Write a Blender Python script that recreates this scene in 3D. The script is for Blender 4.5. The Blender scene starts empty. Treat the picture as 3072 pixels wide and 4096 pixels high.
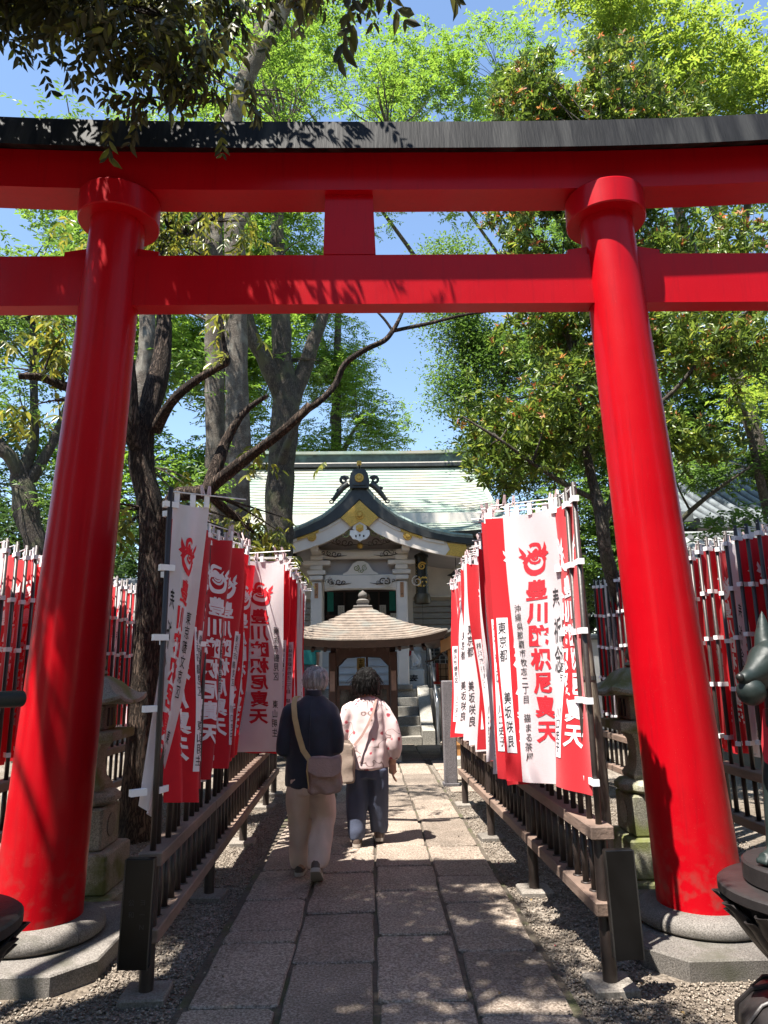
import bpy, bmesh, math, random
import numpy as np
from mathutils import Vector, Matrix, noise as mnoise
random.seed(7); RNG = np.random.default_rng(11)
R = math.radians
SC = bpy.context.scene
COL = SC.collection

# ------------------------------------------------------------------ camera
def make_camera():
    cd = bpy.data.cameras.new('camera'); o = bpy.data.objects.new('camera', cd); COL.objects.link(o)
    cd.sensor_fit = 'VERTICAL'; cd.sensor_height = 36.0; cd.lens = 24.97
    cd.clip_start = 0.05; cd.clip_end = 2000
    yaw, pitch, roll = R(1.13), R(12.27), R(0.9)
    fw = Vector((math.sin(yaw)*math.cos(pitch), math.cos(yaw)*math.cos(pitch), math.sin(pitch)))
    r0 = Vector((math.cos(yaw), -math.sin(yaw), 0)); u0 = r0.cross(fw)
    c, s = math.cos(roll), math.sin(roll)
    r = c*r0 - s*u0; u = s*r0 + c*u0
    m = Matrix((r, u, -fw)).transposed().to_4x4(); m.translation = (0, 0, 1.62)
    o.matrix_world = m
    SC.camera = o
make_camera()
# ------------------------------------------------------------------ sky and sun
SUN_EL, SUN_TO = 66.5, (-0.766, -0.643)      # elevation; horizontal direction towards the sun
w = bpy.data.worlds.new('World'); SC.world = w; w.use_nodes = True
nt = w.node_tree; bg = nt.nodes['Background']
sky = nt.nodes.new('ShaderNodeTexSky'); sky.sky_type = 'NISHITA'; sky.sun_disc = False
sky.sun_elevation = R(SUN_EL); sky.sun_rotation = math.atan2(SUN_TO[0], SUN_TO[1])
sky.air_density = 1.1; sky.dust_density = 0.1; sky.ozone_density = 1.6
nt.links.new(sky.outputs[0], bg.inputs[0]); bg.inputs[1].default_value = 0.088
sd = bpy.data.lights.new('sun', 'SUN'); sd.energy = 5.0; sd.angle = R(0.53); sd.color = (1.0, 0.945, 0.86)
so = bpy.data.objects.new('sun', sd); COL.objects.link(so)
ce = math.cos(R(SUN_EL))
so.rotation_euler = Vector((SUN_TO[0]*ce, SUN_TO[1]*ce, math.sin(R(SUN_EL)))).to_track_quat('Z', 'Y').to_euler()
SC.view_settings.view_transform = 'Standard'; SC.view_settings.look = 'None'
SC.view_settings.gamma = 1.0; SC.view_settings.exposure = 1.7
SC.render.engine = 'CYCLES'
try:
    SC.cycles.use_denoising = True; SC.cycles.denoiser = 'OPENIMAGEDENOISE'
    SC.cycles.max_bounces = 8; SC.cycles.transmission_bounces = 6; SC.cycles.transparent_max_bounces = 8
    SC.cycles.sample_clamp_indirect = 6.0
except Exception: pass

# ------------------------------------------------------------------ object helpers
ORIG = {}
def tag(o, label=None, cat=None, group=None, kind=None):
    if label: o['label'] = label
    if cat: o['category'] = cat
    if group: o['group'] = group
    if kind: o['kind'] = kind
    return o
def thing(name, loc, label, cat, group=None, rz=0.0):
    o = bpy.data.objects.new(name, None); COL.objects.link(o)
    o.location = loc; o.rotation_euler = (0, 0, rz); o.empty_display_size = 0.1
    ORIG[o] = Vector(loc)
    return tag(o, label, cat, group)
def link(name, me, parent=None, mat=None):
    o = bpy.data.objects.new(name, me); COL.objects.link(o)
    if mat is not None and not me.materials: me.materials.append(mat)
    if parent is not None:
        o.parent = parent; ORIG[o] = ORIG.get(parent, Vector())
    else: ORIG[o] = Vector()
    return o
def copy_tree(o, parent=None):
    c = o.copy(); COL.objects.link(c); c.parent = parent
    for ch in list(o.children): copy_tree(ch, c)
    return c
def np_mesh(name, V, F):
    """V (n,3) array, F (m,k) array of equal-size faces"""
    me = bpy.data.meshes.new(name); V = np.asarray(V, dtype=np.float32); F = np.asarray(F, dtype=np.int32)
    k = F.shape[1]
    me.vertices.add(len(V)); me.vertices.foreach_set('co', V.ravel())
    me.loops.add(F.size); me.loops.foreach_set('vertex_index', F.ravel())
    me.polygons.add(len(F)); me.polygons.foreach_set('loop_start', np.arange(0, F.size, k, dtype=np.int32))
    me.update(calc_edges=True)
    return me
def smooth(o, ang=40):
    me = o.data
    me.polygons.foreach_set('use_smooth', [True]*len(me.polygons))
    try: me.set_sharp_from_angle(angle=R(ang))
    except Exception: pass
    return o

class MB:
    def __init__(s): s.v = []; s.f = []
    def add(s, vs, fs):
        b = len(s.v); s.v += [tuple(p) for p in vs]; s.f += [tuple(i+b for i in f) for f in fs]; return s
    def box(s, c, d, rz=0.0, ch=0.0, rx=0.0, ry=0.0):
        """centre c, full size d, optional chamfer of the vertical edges and top"""
        hx, hy, hz = d[0]/2, d[1]/2, d[2]/2
        if ch <= 0:
            vs = [(-hx,-hy,-hz),(hx,-hy,-hz),(hx,hy,-hz),(-hx,hy,-hz),(-hx,-hy,hz),(hx,-hy,hz),(hx,hy,hz),(-hx,hy,hz)]
            fs = [(0,3,2,1),(4,5,6,7),(0,1,5,4),(1,2,6,5),(2,3,7,6),(3,0,4,7)]
        else:
            c8 = lambda a, b, z, k: [(-a+k,-b,z),(a-k,-b,z),(a,-b+k,z),(a,b-k,z),(a-k,b,z),(-a+k,b,z),(-a,b-k,z),(-a,-b+k,z)]
            vs = c8(hx-ch,hy-ch,-hz,ch) + c8(hx,hy,-hz+ch,ch) + c8(hx,hy,hz-ch,ch) + c8(hx-ch,hy-ch,hz,ch)
            fs = [tuple(range(7,-1,-1)), tuple(range(24,32))]
            for L in range(3):
                for i in range(8): fs.append((L*8+i, L*8+(i+1)%8, L*8+8+(i+1)%8, L*8+8+i))
        m = Matrix.Rotation(rz,3,'Z') @ Matrix.Rotation(ry,3,'Y') @ Matrix.Rotation(rx,3,'X')
        C = Vector(c)
        return s.add([m @ Vector(p) + C for p in vs], fs)
    def tube(s, pts, rad, n=8, cap=True, wob=0.0, squash=1.0):
        P = [Vector(p) for p in pts]
        if not hasattr(rad, '__len__'): rad = [rad]*len(P)
        vs = []; fs = []
        t0 = (P[1]-P[0]).normalized()
        ref = Vector((1,0,0)) if abs(t0.x) < 0.9 else Vector((0,1,0))
        a = (ref - t0*ref.dot(t0)).normalized()
        for i, p in enumerate(P):
            t = (P[min(i+1,len(P)-1)] - P[max(i-1,0)]).normalized()
            a = (a - t*a.dot(t)).normalized(); b = t.cross(a)
            for k in range(n):
                th = 2*math.pi*k/n; r = rad[i]
                if wob: r *= 1 + wob*mnoise.noise(Vector((p.x*3+math.cos(th)*2, p.y*3+math.sin(th)*2, p.z*2.2)))
                vs.append(p + a*(math.cos(th)*r) + b*(math.sin(th)*r*squash))
        for i in range(len(P)-1):
            for k in range(n): fs.append((i*n+k, i*n+(k+1)%n, (i+1)*n+(k+1)%n, (i+1)*n+k))
        if cap: fs.append(tuple(range(n-1,-1,-1))); fs.append(tuple(range((len(P)-1)*n, len(P)*n)))
        return s.add(vs, fs)
    def cyl(s, p0, p1, r0, r1=None, n=12): return s.tube([p0, p1], [r0, r0 if r1 is None else r1], n)
    def lathe(s, prof, c=(0,0,0), n=24, phase=0.0, sx=1.0, sy=1.0):
        """prof: (r,z) from bottom to top; r=0 ends close to a point"""
        vs = []; fs = []; C = Vector(c)
        for (r, z) in prof:
            for k in range(n):
                th = 2*math.pi*k/n + phase
                vs.append((C.x + r*math.cos(th)*sx, C.y + r*math.sin(th)*sy, C.z + z))
        for i in range(len(prof)-1):
            for k in range(n): fs.append((i*n+k, i*n+(k+1)%n, (i+1)*n+(k+1)%n, (i+1)*n+k))
        fs.append(tuple(range(n-1,-1,-1))); fs.append(tuple(range((len(prof)-1)*n, len(prof)*n)))
        return s.add(vs, fs)
    def sweep(s, sections, closed=True):
        """sections: list of equal-length 3D point loops"""
        n = len(sections[0]); vs = [p for q in sections for p in q]; fs = []
        for i in range(len(sections)-1):
            for k in range(n if closed else n-1):
                fs.append((i*n+k, i*n+(k+1)%n, (i+1)*n+(k+1)%n, (i+1)*n+k))
        if closed: fs.append(tuple(range(n-1,-1,-1))); fs.append(tuple(range((len(sections)-1)*n, len(sections)*n)))
        return s.add(vs, fs)
    def prism(s, poly, depth, M):
        """2D polygon (x,z) extruded by depth along local y; M maps (x,y,z) to the world"""
        n = len(poly)
        vs = [M(x, 0, z) for x, z in poly] + [M(x, depth, z) for x, z in poly]
        fs = [tuple(range(n)), tuple(range(2*n-1, n-1, -1))] + [(i, i+n, (i+1)%n+n, (i+1)%n) for i in range(n)]
        return s.add(vs, fs)
    def mesh(s, name, off=Vector()):
        me = bpy.data.meshes.new(name); me.from_pydata([tuple(Vector(p)-off) for p in s.v], [], s.f)
        me.update(); return me
    def build(s, name, mat, parent=None, sm=None, fix=True):
        off = ORIG.get(parent, Vector()) if parent is not None else Vector()
        me = s.mesh(name, off)
        if fix:
            bm = bmesh.new(); bm.from_mesh(me); bmesh.ops.recalc_face_normals(bm, faces=bm.faces); bm.to_mesh(me); bm.free()
        o = link(name, me, parent, mat)
        if sm is not None: smooth(o, sm)
        return o
def P3(x, y, z): return Vector((x, y, z))

# ------------------------------------------------------------------ materials
MATS = {}
def M(name, col, rough=0.7, var=0.12, scale=6.0, bump=0.0, bscale=40.0, metal=0.0, coat=0.0, spec=0.5,
      col2=None, thr=(0.45, 0.62), stretch=(1,1,1), trans=0.0, detail=4.0, world=False, sheen=0.0, objvar=0.0):
    if name in MATS: return MATS[name]
    m = bpy.data.materials.new(name); m.use_nodes = True; t = m.node_tree; N = t.nodes; L = t.links
    b = N['Principled BSDF']
    tc = N.new('ShaderNodeTexCoord'); mp = N.new('ShaderNodeMapping'); mp.inputs['Scale'].default_value = stretch
    if world:
        g = N.new('ShaderNodeNewGeometry'); L.new(g.outputs['Position'], mp.inputs[0])
    else:
        oi = N.new('ShaderNodeObjectInfo'); va = N.new('ShaderNodeVectorMath'); va.operation = 'MULTIPLY_ADD'
        cb = N.new('ShaderNodeCombineXYZ')
        for i in range(3): L.new(oi.outputs['Random'], cb.inputs[i])
        L.new(cb.outputs[0], va.inputs[0]); va.inputs[1].default_value = (37, 53, 71); L.new(tc.outputs['Object'], va.inputs[2])
        L.new(va.outputs[0], mp.inputs[0])
    n1 = N.new('ShaderNodeTexNoise'); n1.inputs['Scale'].default_value = scale; n1.inputs['Detail'].default_value = detail
    n1.inputs['Roughness'].default_value = 0.65
    L.new(mp.outputs[0], n1.inputs['Vector'])
    rp = N.new('ShaderNodeValToRGB'); L.new(n1.outputs['Fac'], rp.inputs[0])
    c = Vector(col); a = c*(1-var); d = c*(1+var)
    rp.color_ramp.elements[0].position = 0.3; rp.color_ramp.elements[1].position = 0.72
    rp.color_ramp.elements[0].color = (*a, 1); rp.color_ramp.elements[1].color = (*[min(x, 1) for x in d], 1)
    out = rp.outputs[0]
    if col2 is not None:
        n2 = N.new('ShaderNodeTexNoise'); n2.inputs['Scale'].default_value = scale*0.37; n2.inputs['Detail'].default_value = 6
        L.new(mp.outputs[0], n2.inputs['Vector'])
        mr = N.new('ShaderNodeMapRange'); mr.inputs[1].default_value = thr[0]; mr.inputs[2].default_value = thr[1]
        L.new(n2.outputs['Fac'], mr.inputs[0])
        mx = N.new('ShaderNodeMix'); mx.data_type = 'RGBA'; L.new(mr.outputs[0], mx.inputs[0])
        L.new(out, mx.inputs[6]); mx.inputs[7].default_value = (*col2, 1); out = mx.outputs[2]
    if objvar:
        oj = N.new('ShaderNodeObjectInfo'); rg = N.new('ShaderNodeMapRange'); rg.inputs[3].default_value = 1-objvar; rg.inputs[4].default_value = 1+objvar*0.4; L.new(oj.outputs['Random'], rg.inputs[0])
        mv = N.new('ShaderNodeMix'); mv.data_type = 'RGBA'; mv.blend_type = 'MULTIPLY'; mv.inputs[0].default_value = 1.0; L.new(out, mv.inputs[6]); L.new(rg.outputs[0], mv.inputs[7]); out = mv.outputs[2]
    L.new(out, b.inputs['Base Color'])
    b.inputs['Roughness'].default_value = rough; b.inputs['Metallic'].default_value = metal
    b.inputs['Specular IOR Level'].default_value = spec
    if coat: b.inputs['Coat Weight'].default_value = coat; b.inputs['Coat Roughness'].default_value = 0.12
    if sheen: b.inputs['Sheen Weight'].default_value = sheen
    if bump:
        n3 = N.new('ShaderNodeTexNoise'); n3.inputs['Scale'].default_value = bscale; n3.inputs['Detail'].default_value = 5
        L.new(mp.outputs[0], n3.inputs['Vector'])
        bp = N.new('ShaderNodeBump'); bp.inputs['Strength'].default_value = bump; bp.inputs['Distance'].default_value = 0.02
        L.new(n3.outputs['Fac'], bp.inputs['Height']); L.new(bp.outputs[0], b.inputs['Normal'])
    if trans:
        tr = N.new('ShaderNodeBsdfTranslucent'); L.new(out, tr.inputs[0])
        ms = N.new('ShaderNodeMixShader'); ms.inputs[0].default_value = trans
        o = N['Material Output']; L.new(b.outputs[0], ms.inputs[1]); L.new(tr.outputs[0], ms.inputs[2]); L.new(ms.outputs[0], o.inputs[0])
    MATS[name] = m; return m

def leaf_mat(name, cols, rough=0.45, trans=0.45, tcol=None, spec=0.4):
    """leaf: colour picked per leaf (random per island), part of the light passes through"""
    m = bpy.data.materials.new(name); m.use_nodes = True; t = m.node_tree; N = t.nodes; L = t.links
    b = N['Principled BSDF']; g = N.new('ShaderNodeNewGeometry')
    rp = N.new('ShaderNodeValToRGB'); L.new(g.outputs['Random Per Island'], rp.inputs[0])
    e = rp.color_ramp.elements
    while len(e) < len(cols): e.new(0.5)
    for i, (p, c) in enumerate(cols): e[i].position = p; e[i].color = (*c, 1)
    L.new(rp.outputs[0], b.inputs['Base Color']); b.inputs['Roughness'].default_value = rough
    b.inputs['Specular IOR Level'].default_value = spec
    hs = N.new('ShaderNodeHueSaturation'); hs.inputs['Hue'].default_value = 0.49; hs.inputs['Saturation'].default_value = 1.0
    hs.inputs['Value'].default_value = 1.7; L.new(rp.outputs[0], hs.inputs['Color'])
    tr = N.new('ShaderNodeBsdfTranslucent'); L.new(hs.outputs[0], tr.inputs[0])
    ms = N.new('ShaderNodeMixShader'); ms.inputs[0].default_value = trans
    o = N['Material Output']; L.new(b.outputs[0], ms.inputs[1]); L.new(tr.outputs[0], ms.inputs[2]); L.new(ms.outputs[0], o.inputs[0])
    return m

def bark_mat(name, c1, c2, sc=14.0, ridge=1.0, lich=None, vz=0.10):
    m = bpy.data.materials.new(name); m.use_nodes = True; t = m.node_tree; N = t.nodes; L = t.links
    b = N['Principled BSDF']; b.inputs['Roughness'].default_value = 0.92; b.inputs['Specular IOR Level'].default_value = 0.2
    tc = N.new('ShaderNodeTexCoord')
    nz = N.new('ShaderNodeTexNoise'); nz.inputs['Scale'].default_value = 2.2; nz.inputs['Detail'].default_value = 4; L.new(tc.outputs['Object'], nz.inputs['Vector'])
    ad = N.new('ShaderNodeVectorMath'); ad.operation = 'MULTIPLY_ADD'; L.new(nz.outputs['Color'], ad.inputs[0]); ad.inputs[1].default_value = (0.12,)*3; L.new(tc.outputs['Object'], ad.inputs[2])
    mp = N.new('ShaderNodeMapping'); mp.inputs['Scale'].default_value = (1, 1, vz); L.new(ad.outputs[0], mp.inputs[0])
    n1 = N.new('ShaderNodeTexNoise'); n1.inputs['Scale'].default_value = sc*2.4; n1.inputs['Detail'].default_value = 5; n1.inputs['Roughness'].default_value = 0.6; L.new(mp.outputs[0], n1.inputs['Vector'])
    sb = N.new('ShaderNodeMath'); sb.operation = 'SUBTRACT'; L.new(n1.outputs['Fac'], sb.inputs[0]); sb.inputs[1].default_value = 0.5
    ab = N.new('ShaderNodeMath'); ab.operation = 'ABSOLUTE'; L.new(sb.outputs[0], ab.inputs[0])
    mr = N.new('ShaderNodeMapRange'); mr.inputs[1].default_value = 0.0; mr.inputs[2].default_value = 0.11; L.new(ab.outputs[0], mr.inputs[0])
    n2 = N.new('ShaderNodeTexNoise'); n2.inputs['Scale'].default_value = 6; n2.inputs['Detail'].default_value = 6; L.new(tc.outputs['Object'], n2.inputs['Vector'])
    mul = N.new('ShaderNodeMath'); mul.operation = 'MULTIPLY'; L.new(mr.outputs[0], mul.inputs[0]); L.new(n2.outputs['Fac'], mul.inputs[1])
    rp = N.new('ShaderNodeValToRGB'); rp.color_ramp.elements[0].color = (*c1, 1); rp.color_ramp.elements[1].color = (*c2, 1)
    rp.color_ramp.elements[1].position = 0.6; L.new(mul.outputs[0], rp.inputs[0]); out = rp.outputs[0]
    if lich:
        n4 = N.new('ShaderNodeTexNoise'); n4.inputs['Scale'].default_value = 3.0; n4.inputs['Detail'].default_value = 8; L.new(tc.outputs['Object'], n4.inputs['Vector'])
        m4 = N.new('ShaderNodeMapRange'); m4.inputs[1].default_value = 0.5; m4.inputs[2].default_value = 0.66; L.new(n4.outputs['Fac'], m4.inputs[0])
        mx = N.new('ShaderNodeMix'); mx.data_type = 'RGBA'; L.new(m4.outputs[0], mx.inputs[0]); L.new(out, mx.inputs[6]); mx.inputs[7].default_value = (*lich, 1); out = mx.outputs[2]
    L.new(out, b.inputs['Base Color'])
    bp = N.new('ShaderNodeBump'); bp.inputs['Strength'].default_value = 0.8*ridge; bp.inputs['Distance'].default_value = 0.02
    L.new(mr.outputs[0], bp.inputs['Height']); L.new(bp.outputs[0], b.inputs['Normal'])
    return m
# ================================================================== the ground and the path
def gravel_mat():
    m = bpy.data.materials.new('gravel'); m.use_nodes = True; t = m.node_tree; N = t.nodes; L = t.links
    b = N['Principled BSDF']; b.inputs['Roughness'].default_value = 0.9; b.inputs['Specular IOR Level'].default_value = 0.25
    g = N.new('ShaderNodeNewGeometry')
    vo = N.new('ShaderNodeTexVoronoi'); vo.inputs['Scale'].default_value = 46; L.new(g.outputs['Position'], vo.inputs['Vector'])
    rp = N.new('ShaderNodeValToRGB'); e = rp.color_ramp.elements
    e[0].color = (0.10, 0.085, 0.07, 1); e[1].color = (0.29, 0.25, 0.21, 1)
    sp = N.new('ShaderNodeSeparateColor'); L.new(vo.outputs['Color'], sp.inputs[0]); L.new(sp.outputs[0], rp.inputs[0])
    n = N.new('ShaderNodeTexNoise'); n.inputs['Scale'].default_value = 0.9; n.inputs['Detail'].default_value = 5; L.new(g.outputs['Position'], n.inputs['Vector'])
    mr = N.new('ShaderNodeMapRange'); mr.inputs[1].default_value = 0.42; mr.inputs[2].default_value = 0.7; L.new(n.outputs['Fac'], mr.inputs[0])
    mx = N.new('ShaderNodeMix'); mx.data_type = 'RGBA'; L.new(mr.outputs[0], mx.inputs[0]); L.new(rp.outputs[0], mx.inputs[6]); mx.inputs[7].default_value = (0.12, 0.095, 0.07, 1)
    L.new(mx.outputs[2], b.inputs['Base Color'])
    bp = N.new('ShaderNodeBump'); bp.inputs['Strength'].default_value = 0.9; bp.inputs['Distance'].default_value = 0.02; bp.invert = True
    L.new(vo.outputs['Distance'], bp.inputs['Height']); L.new(bp.outputs[0], b.inputs['Normal'])
    return m
GRAVEL = gravel_mat()
g = MB(); g.add([(-150,-60,0),(150,-60,0),(150,240,0),(-150,240,0)], [(0,1,2,3)])
ground = tag(g.build('ground', GRAVEL), kind='structure')
# loose pebbles of the gravel strips near the camera
def pebbles():
    base = np.array([(1,0,0),(-1,0,0),(0,1,0),(0,-1,0),(0,0,1),(0,0,-0.6)], dtype=float)
    fc = np.array([(0,2,4),(2,1,4),(1,3,4),(3,0,4),(2,0,5),(1,2,5),(3,1,5),(0,3,5)])
    n = 120000
    y = 3.2 + 7.2*RNG.random(n)**1.45; x = RNG.uniform(-3.4, 3.4, n)
    keep = (np.abs(x) > 0.955) | ((np.abs(x) > 0.80) & (RNG.random(n) < 0.03))
    for cx in (-2.0, 1.965): keep &= ~((np.abs(x-cx) < 0.51) & (np.abs(y-4.66) < 0.60))
    for cx, cy in ((-2.10,5.57),(2.07,5.67)): keep &= ~((np.abs(x-cx) < 0.33) & (np.abs(y-cy) < 0.33))
    x, y = x[keep], y[keep]; n = len(x)
    s = RNG.uniform(0.0045, 0.0105, n)
    S = np.stack([s*RNG.uniform(0.8,1.5,n), s*RNG.uniform(0.7,1.1,n), s*RNG.uniform(0.45,0.8,n)], 1)
    a = RNG.uniform(0, 6.28, n); tl = RNG.uniform(-0.5, 0.5, n)
    V = base[None]*S[:,None,:]*RNG.uniform(0.75,1.25,(n,6,1))
    Z = V[:,:,2] + V[:,:,0]*tl[:,None]
    X = V[:,:,0]*np.cos(a)[:,None] - V[:,:,1]*np.sin(a)[:,None] + x[:,None]
    Y = V[:,:,0]*np.sin(a)[:,None] + V[:,:,1]*np.cos(a)[:,None] + y[:,None]
    Z = Z + (s*0.35 + RNG.random(n)*0.008 + np.where(np.abs(x) < 0.93, 0.034, 0.0))[:,None]
    return np_mesh('gravel', np.stack([X,Y,Z],2).reshape(-1,3), (fc[None] + 6*np.arange(n)[:,None,None]).reshape(-1,3))
pm = leaf_mat('pebble', [(0.0,(0.10,0.078,0.06)),(0.5,(0.205,0.168,0.134)),(0.9,(0.28,0.236,0.19)),(1.0,(0.34,0.30,0.25))], rough=0.85, trans=0.0)
o = link('gravel', pebbles(), None, pm); tag(o, 'loose grey gravel beside the stone path', 'gravel', kind='stuff')
smooth(o, 180)

def stone_speckle(name, dark, mid, light, sc=95.0, bump=0.55, moss=None):
    m = bpy.data.materials.new(name); m.use_nodes = True; t = m.node_tree; N = t.nodes; L = t.links
    b = N['Principled BSDF']; b.inputs['Roughness'].default_value = 0.82; b.inputs['Specular IOR Level'].default_value = 0.3
    g = N.new('ShaderNodeNewGeometry'); oi = N.new('ShaderNodeObjectInfo')
    n = N.new('ShaderNodeTexNoise'); n.inputs['Scale'].default_value = sc; n.inputs['Detail'].default_value = 3; n.inputs['Roughness'].default_value = 0.75
    L.new(g.outputs['Position'], n.inputs['Vector'])
    rp = N.new('ShaderNodeValToRGB'); e = rp.color_ramp.elements; e[0].position = 0.36; e[0].color = (*dark,1); e[1].position = 0.66; e[1].color = (*light,1)
    q = e.new(0.5); q.color = (*mid,1); L.new(n.outputs['Fac'], rp.inputs[0])
    n2 = N.new('ShaderNodeTexNoise'); n2.inputs['Scale'].default_value = 2.3; n2.inputs['Detail'].default_value = 7; L.new(g.outputs['Position'], n2.inputs['Vector'])
    ad = N.new('ShaderNodeMath'); ad.operation = 'MULTIPLY_ADD'; L.new(oi.outputs['Random'], ad.inputs[0]); ad.inputs[1].default_value = 0.42; L.new(n2.outputs['Fac'], ad.inputs[2])
    mr = N.new('ShaderNodeMapRange'); mr.inputs[1].default_value = 0.3; mr.inputs[2].default_value = 1.0; mr.inputs[3].default_value = 0.52; mr.inputs[4].default_value = 1.22
    L.new(ad.outputs[0], mr.inputs[0])
    mx = N.new('ShaderNodeMix'); mx.data_type = 'RGBA'; mx.blend_type = 'MULTIPLY'; mx.inputs[0].default_value = 1.0
    L.new(rp.outputs[0], mx.inputs[6]); L.new(mr.outputs[0], mx.inputs[7]); out = mx.outputs[2]
    if moss:
        n4 = N.new('ShaderNodeTexNoise'); n4.inputs['Scale'].default_value = 4.0; n4.inputs['Detail'].default_value = 8; L.new(g.outputs['Position'], n4.inputs['Vector'])
        m4 = N.new('ShaderNodeMapRange'); m4.inputs[1].default_value = moss[1]; m4.inputs[2].default_value = moss[1]+0.16; L.new(n4.outputs['Fac'], m4.inputs[0])
        m5 = N.new('ShaderNodeMix'); m5.data_type = 'RGBA'; L.new(m4.outputs[0], m5.inputs[0]); L.new(out, m5.inputs[6]); m5.inputs[7].default_value = (*moss[0],1); out = m5.outputs[2]
    L.new(out, b.inputs['Base Color'])
    bp = N.new('ShaderNodeBump'); bp.inputs['Strength'].default_value = bump; bp.inputs['Distance'].default_value = 0.006
    L.new(n.outputs['Fac'], bp.inputs['Height']); L.new(bp.outputs[0], b.inputs['Normal'])
    return m
PAVE = stone_speckle('paving', (0.105,0.082,0.064), (0.22,0.176,0.14), (0.385,0.325,0.272), sc=75, bump=0.9)
BED = M('path_bed', (0.075,0.06,0.045), 0.95, 0.4, 9, bump=0.5, bscale=60, world=True, col2=(0.06,0.065,0.025), thr=(0.52,0.66))
g = MB()
def pathx(y): return -0.012*max(0.0, y-8.0)
ys = [2.2, 8, 15.6]
g.sweep([[(-0.96+pathx(y), y, 0.004),(0.97+pathx(y), y, 0.004),(0.97+pathx(y), y, 0.018),(-0.96+pathx(y), y, 0.018)] for y in ys])
path = tag(g.build('path', BED), kind='structure')
def slab(x0, x1, y0, y1, h):
    gp = 0.011
    def edge(a, b, n=4):
        return [Vector(a).lerp(Vector(b), i/n) for i in range(n)]
    j = lambda: random.uniform(-0.012, 0.012)
    c = [(x0+gp+j(), y0+gp+j(), 0), (x1-gp+j(), y0+gp+j(), 0), (x1-gp+j(), y1-gp+j(), 0), (x0+gp+j(), y1-gp+j(), 0)]
    lp = []
    for i in range(4):
        k0, k1 = Vector(c[i]), Vector(c[(i+1)%4]); d = (k1-k0).normalized(); r = min(0.03, (k1-k0).length*0.2)
        lp += [k0 + d*r*random.uniform(0.5,1.2)] + [p + Vector((random.uniform(-0.005,0.005), random.uniform(-0.005,0.005), 0)) for p in edge(k0, k1, 4)[1:]] + [k1 - d*r*random.uniform(0.5,1.2)]
    cen = sum(lp, Vector())/len(lp); n = len(lp)
    tilt = (random.uniform(-0.006,0.006), random.uniform(-0.006,0.006))
    def lift(p, z, ins): q = p + (cen-p).normalized()*ins; return (q.x, q.y, z + (q.x-cen.x)*tilt[0] + (q.y-cen.y)*tilt[1])
    vs = [lift(p, 0.008, 0) for p in lp] + [lift(p, h-0.008, 0.0) for p in lp] + [lift(p, h, 0.010) for p in lp]
    fs = [tuple(range(2*n, 3*n))]
    for L_ in (0, 1):
        for i in range(n): fs.append((L_*n+i, L_*n+(i+1)%n, L_*n+n+(i+1)%n, L_*n+n+i))
    return vs, fs
cols = [-0.92, -0.465, 0.005, 0.475, 0.94]
first = [[2.9, 3.84, 4.66, 4.86, 5.47, 6.2], [2.7, 3.5, 4.335, 5.15, 6.09], [3.0, 3.86, 4.73, 5.6, 6.25], [2.85, 3.7, 4.46, 5.32, 5.95]]
for ci in range(4):
    yy = list(first[ci])
    while yy[-1] < 15.3: yy.append(yy[-1] + random.choice([0.55, 0.7, 0.8, 0.95, 1.1])*random.uniform(0.92, 1.08))
    yy[-1] = 15.36
    if yy[-1]-yy[-2] < 0.2: yy.pop(-2)
    for a, b in zip(yy[:-1], yy[1:]):
        dx = pathx((a+b)/2)
        vs, fs = slab(cols[ci]+dx, cols[ci+1]+dx, a, b, 0.036 + random.uniform(-0.004, 0.004))
        MB().add(vs, fs).build('paving_stone', PAVE, path, sm=30)
# broad irregular slabs that widen the path before the hall
for (x0, x1, y0, y1) in [(0.98,1.75,10.75,11.7),(0.98,1.6,11.75,12.9),(1.0,1.7,9.75,10.1),(0.86,1.7,13.0,14.1),(-1.9,-1.1,13.6,15.0),(0.86,1.9,14.15,15.3)]:
    vs, fs = slab(x0, x1, y0, y1, 0.03); MB().add(vs, fs).build('paving_stone', PAVE, path, sm=30)

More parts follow.
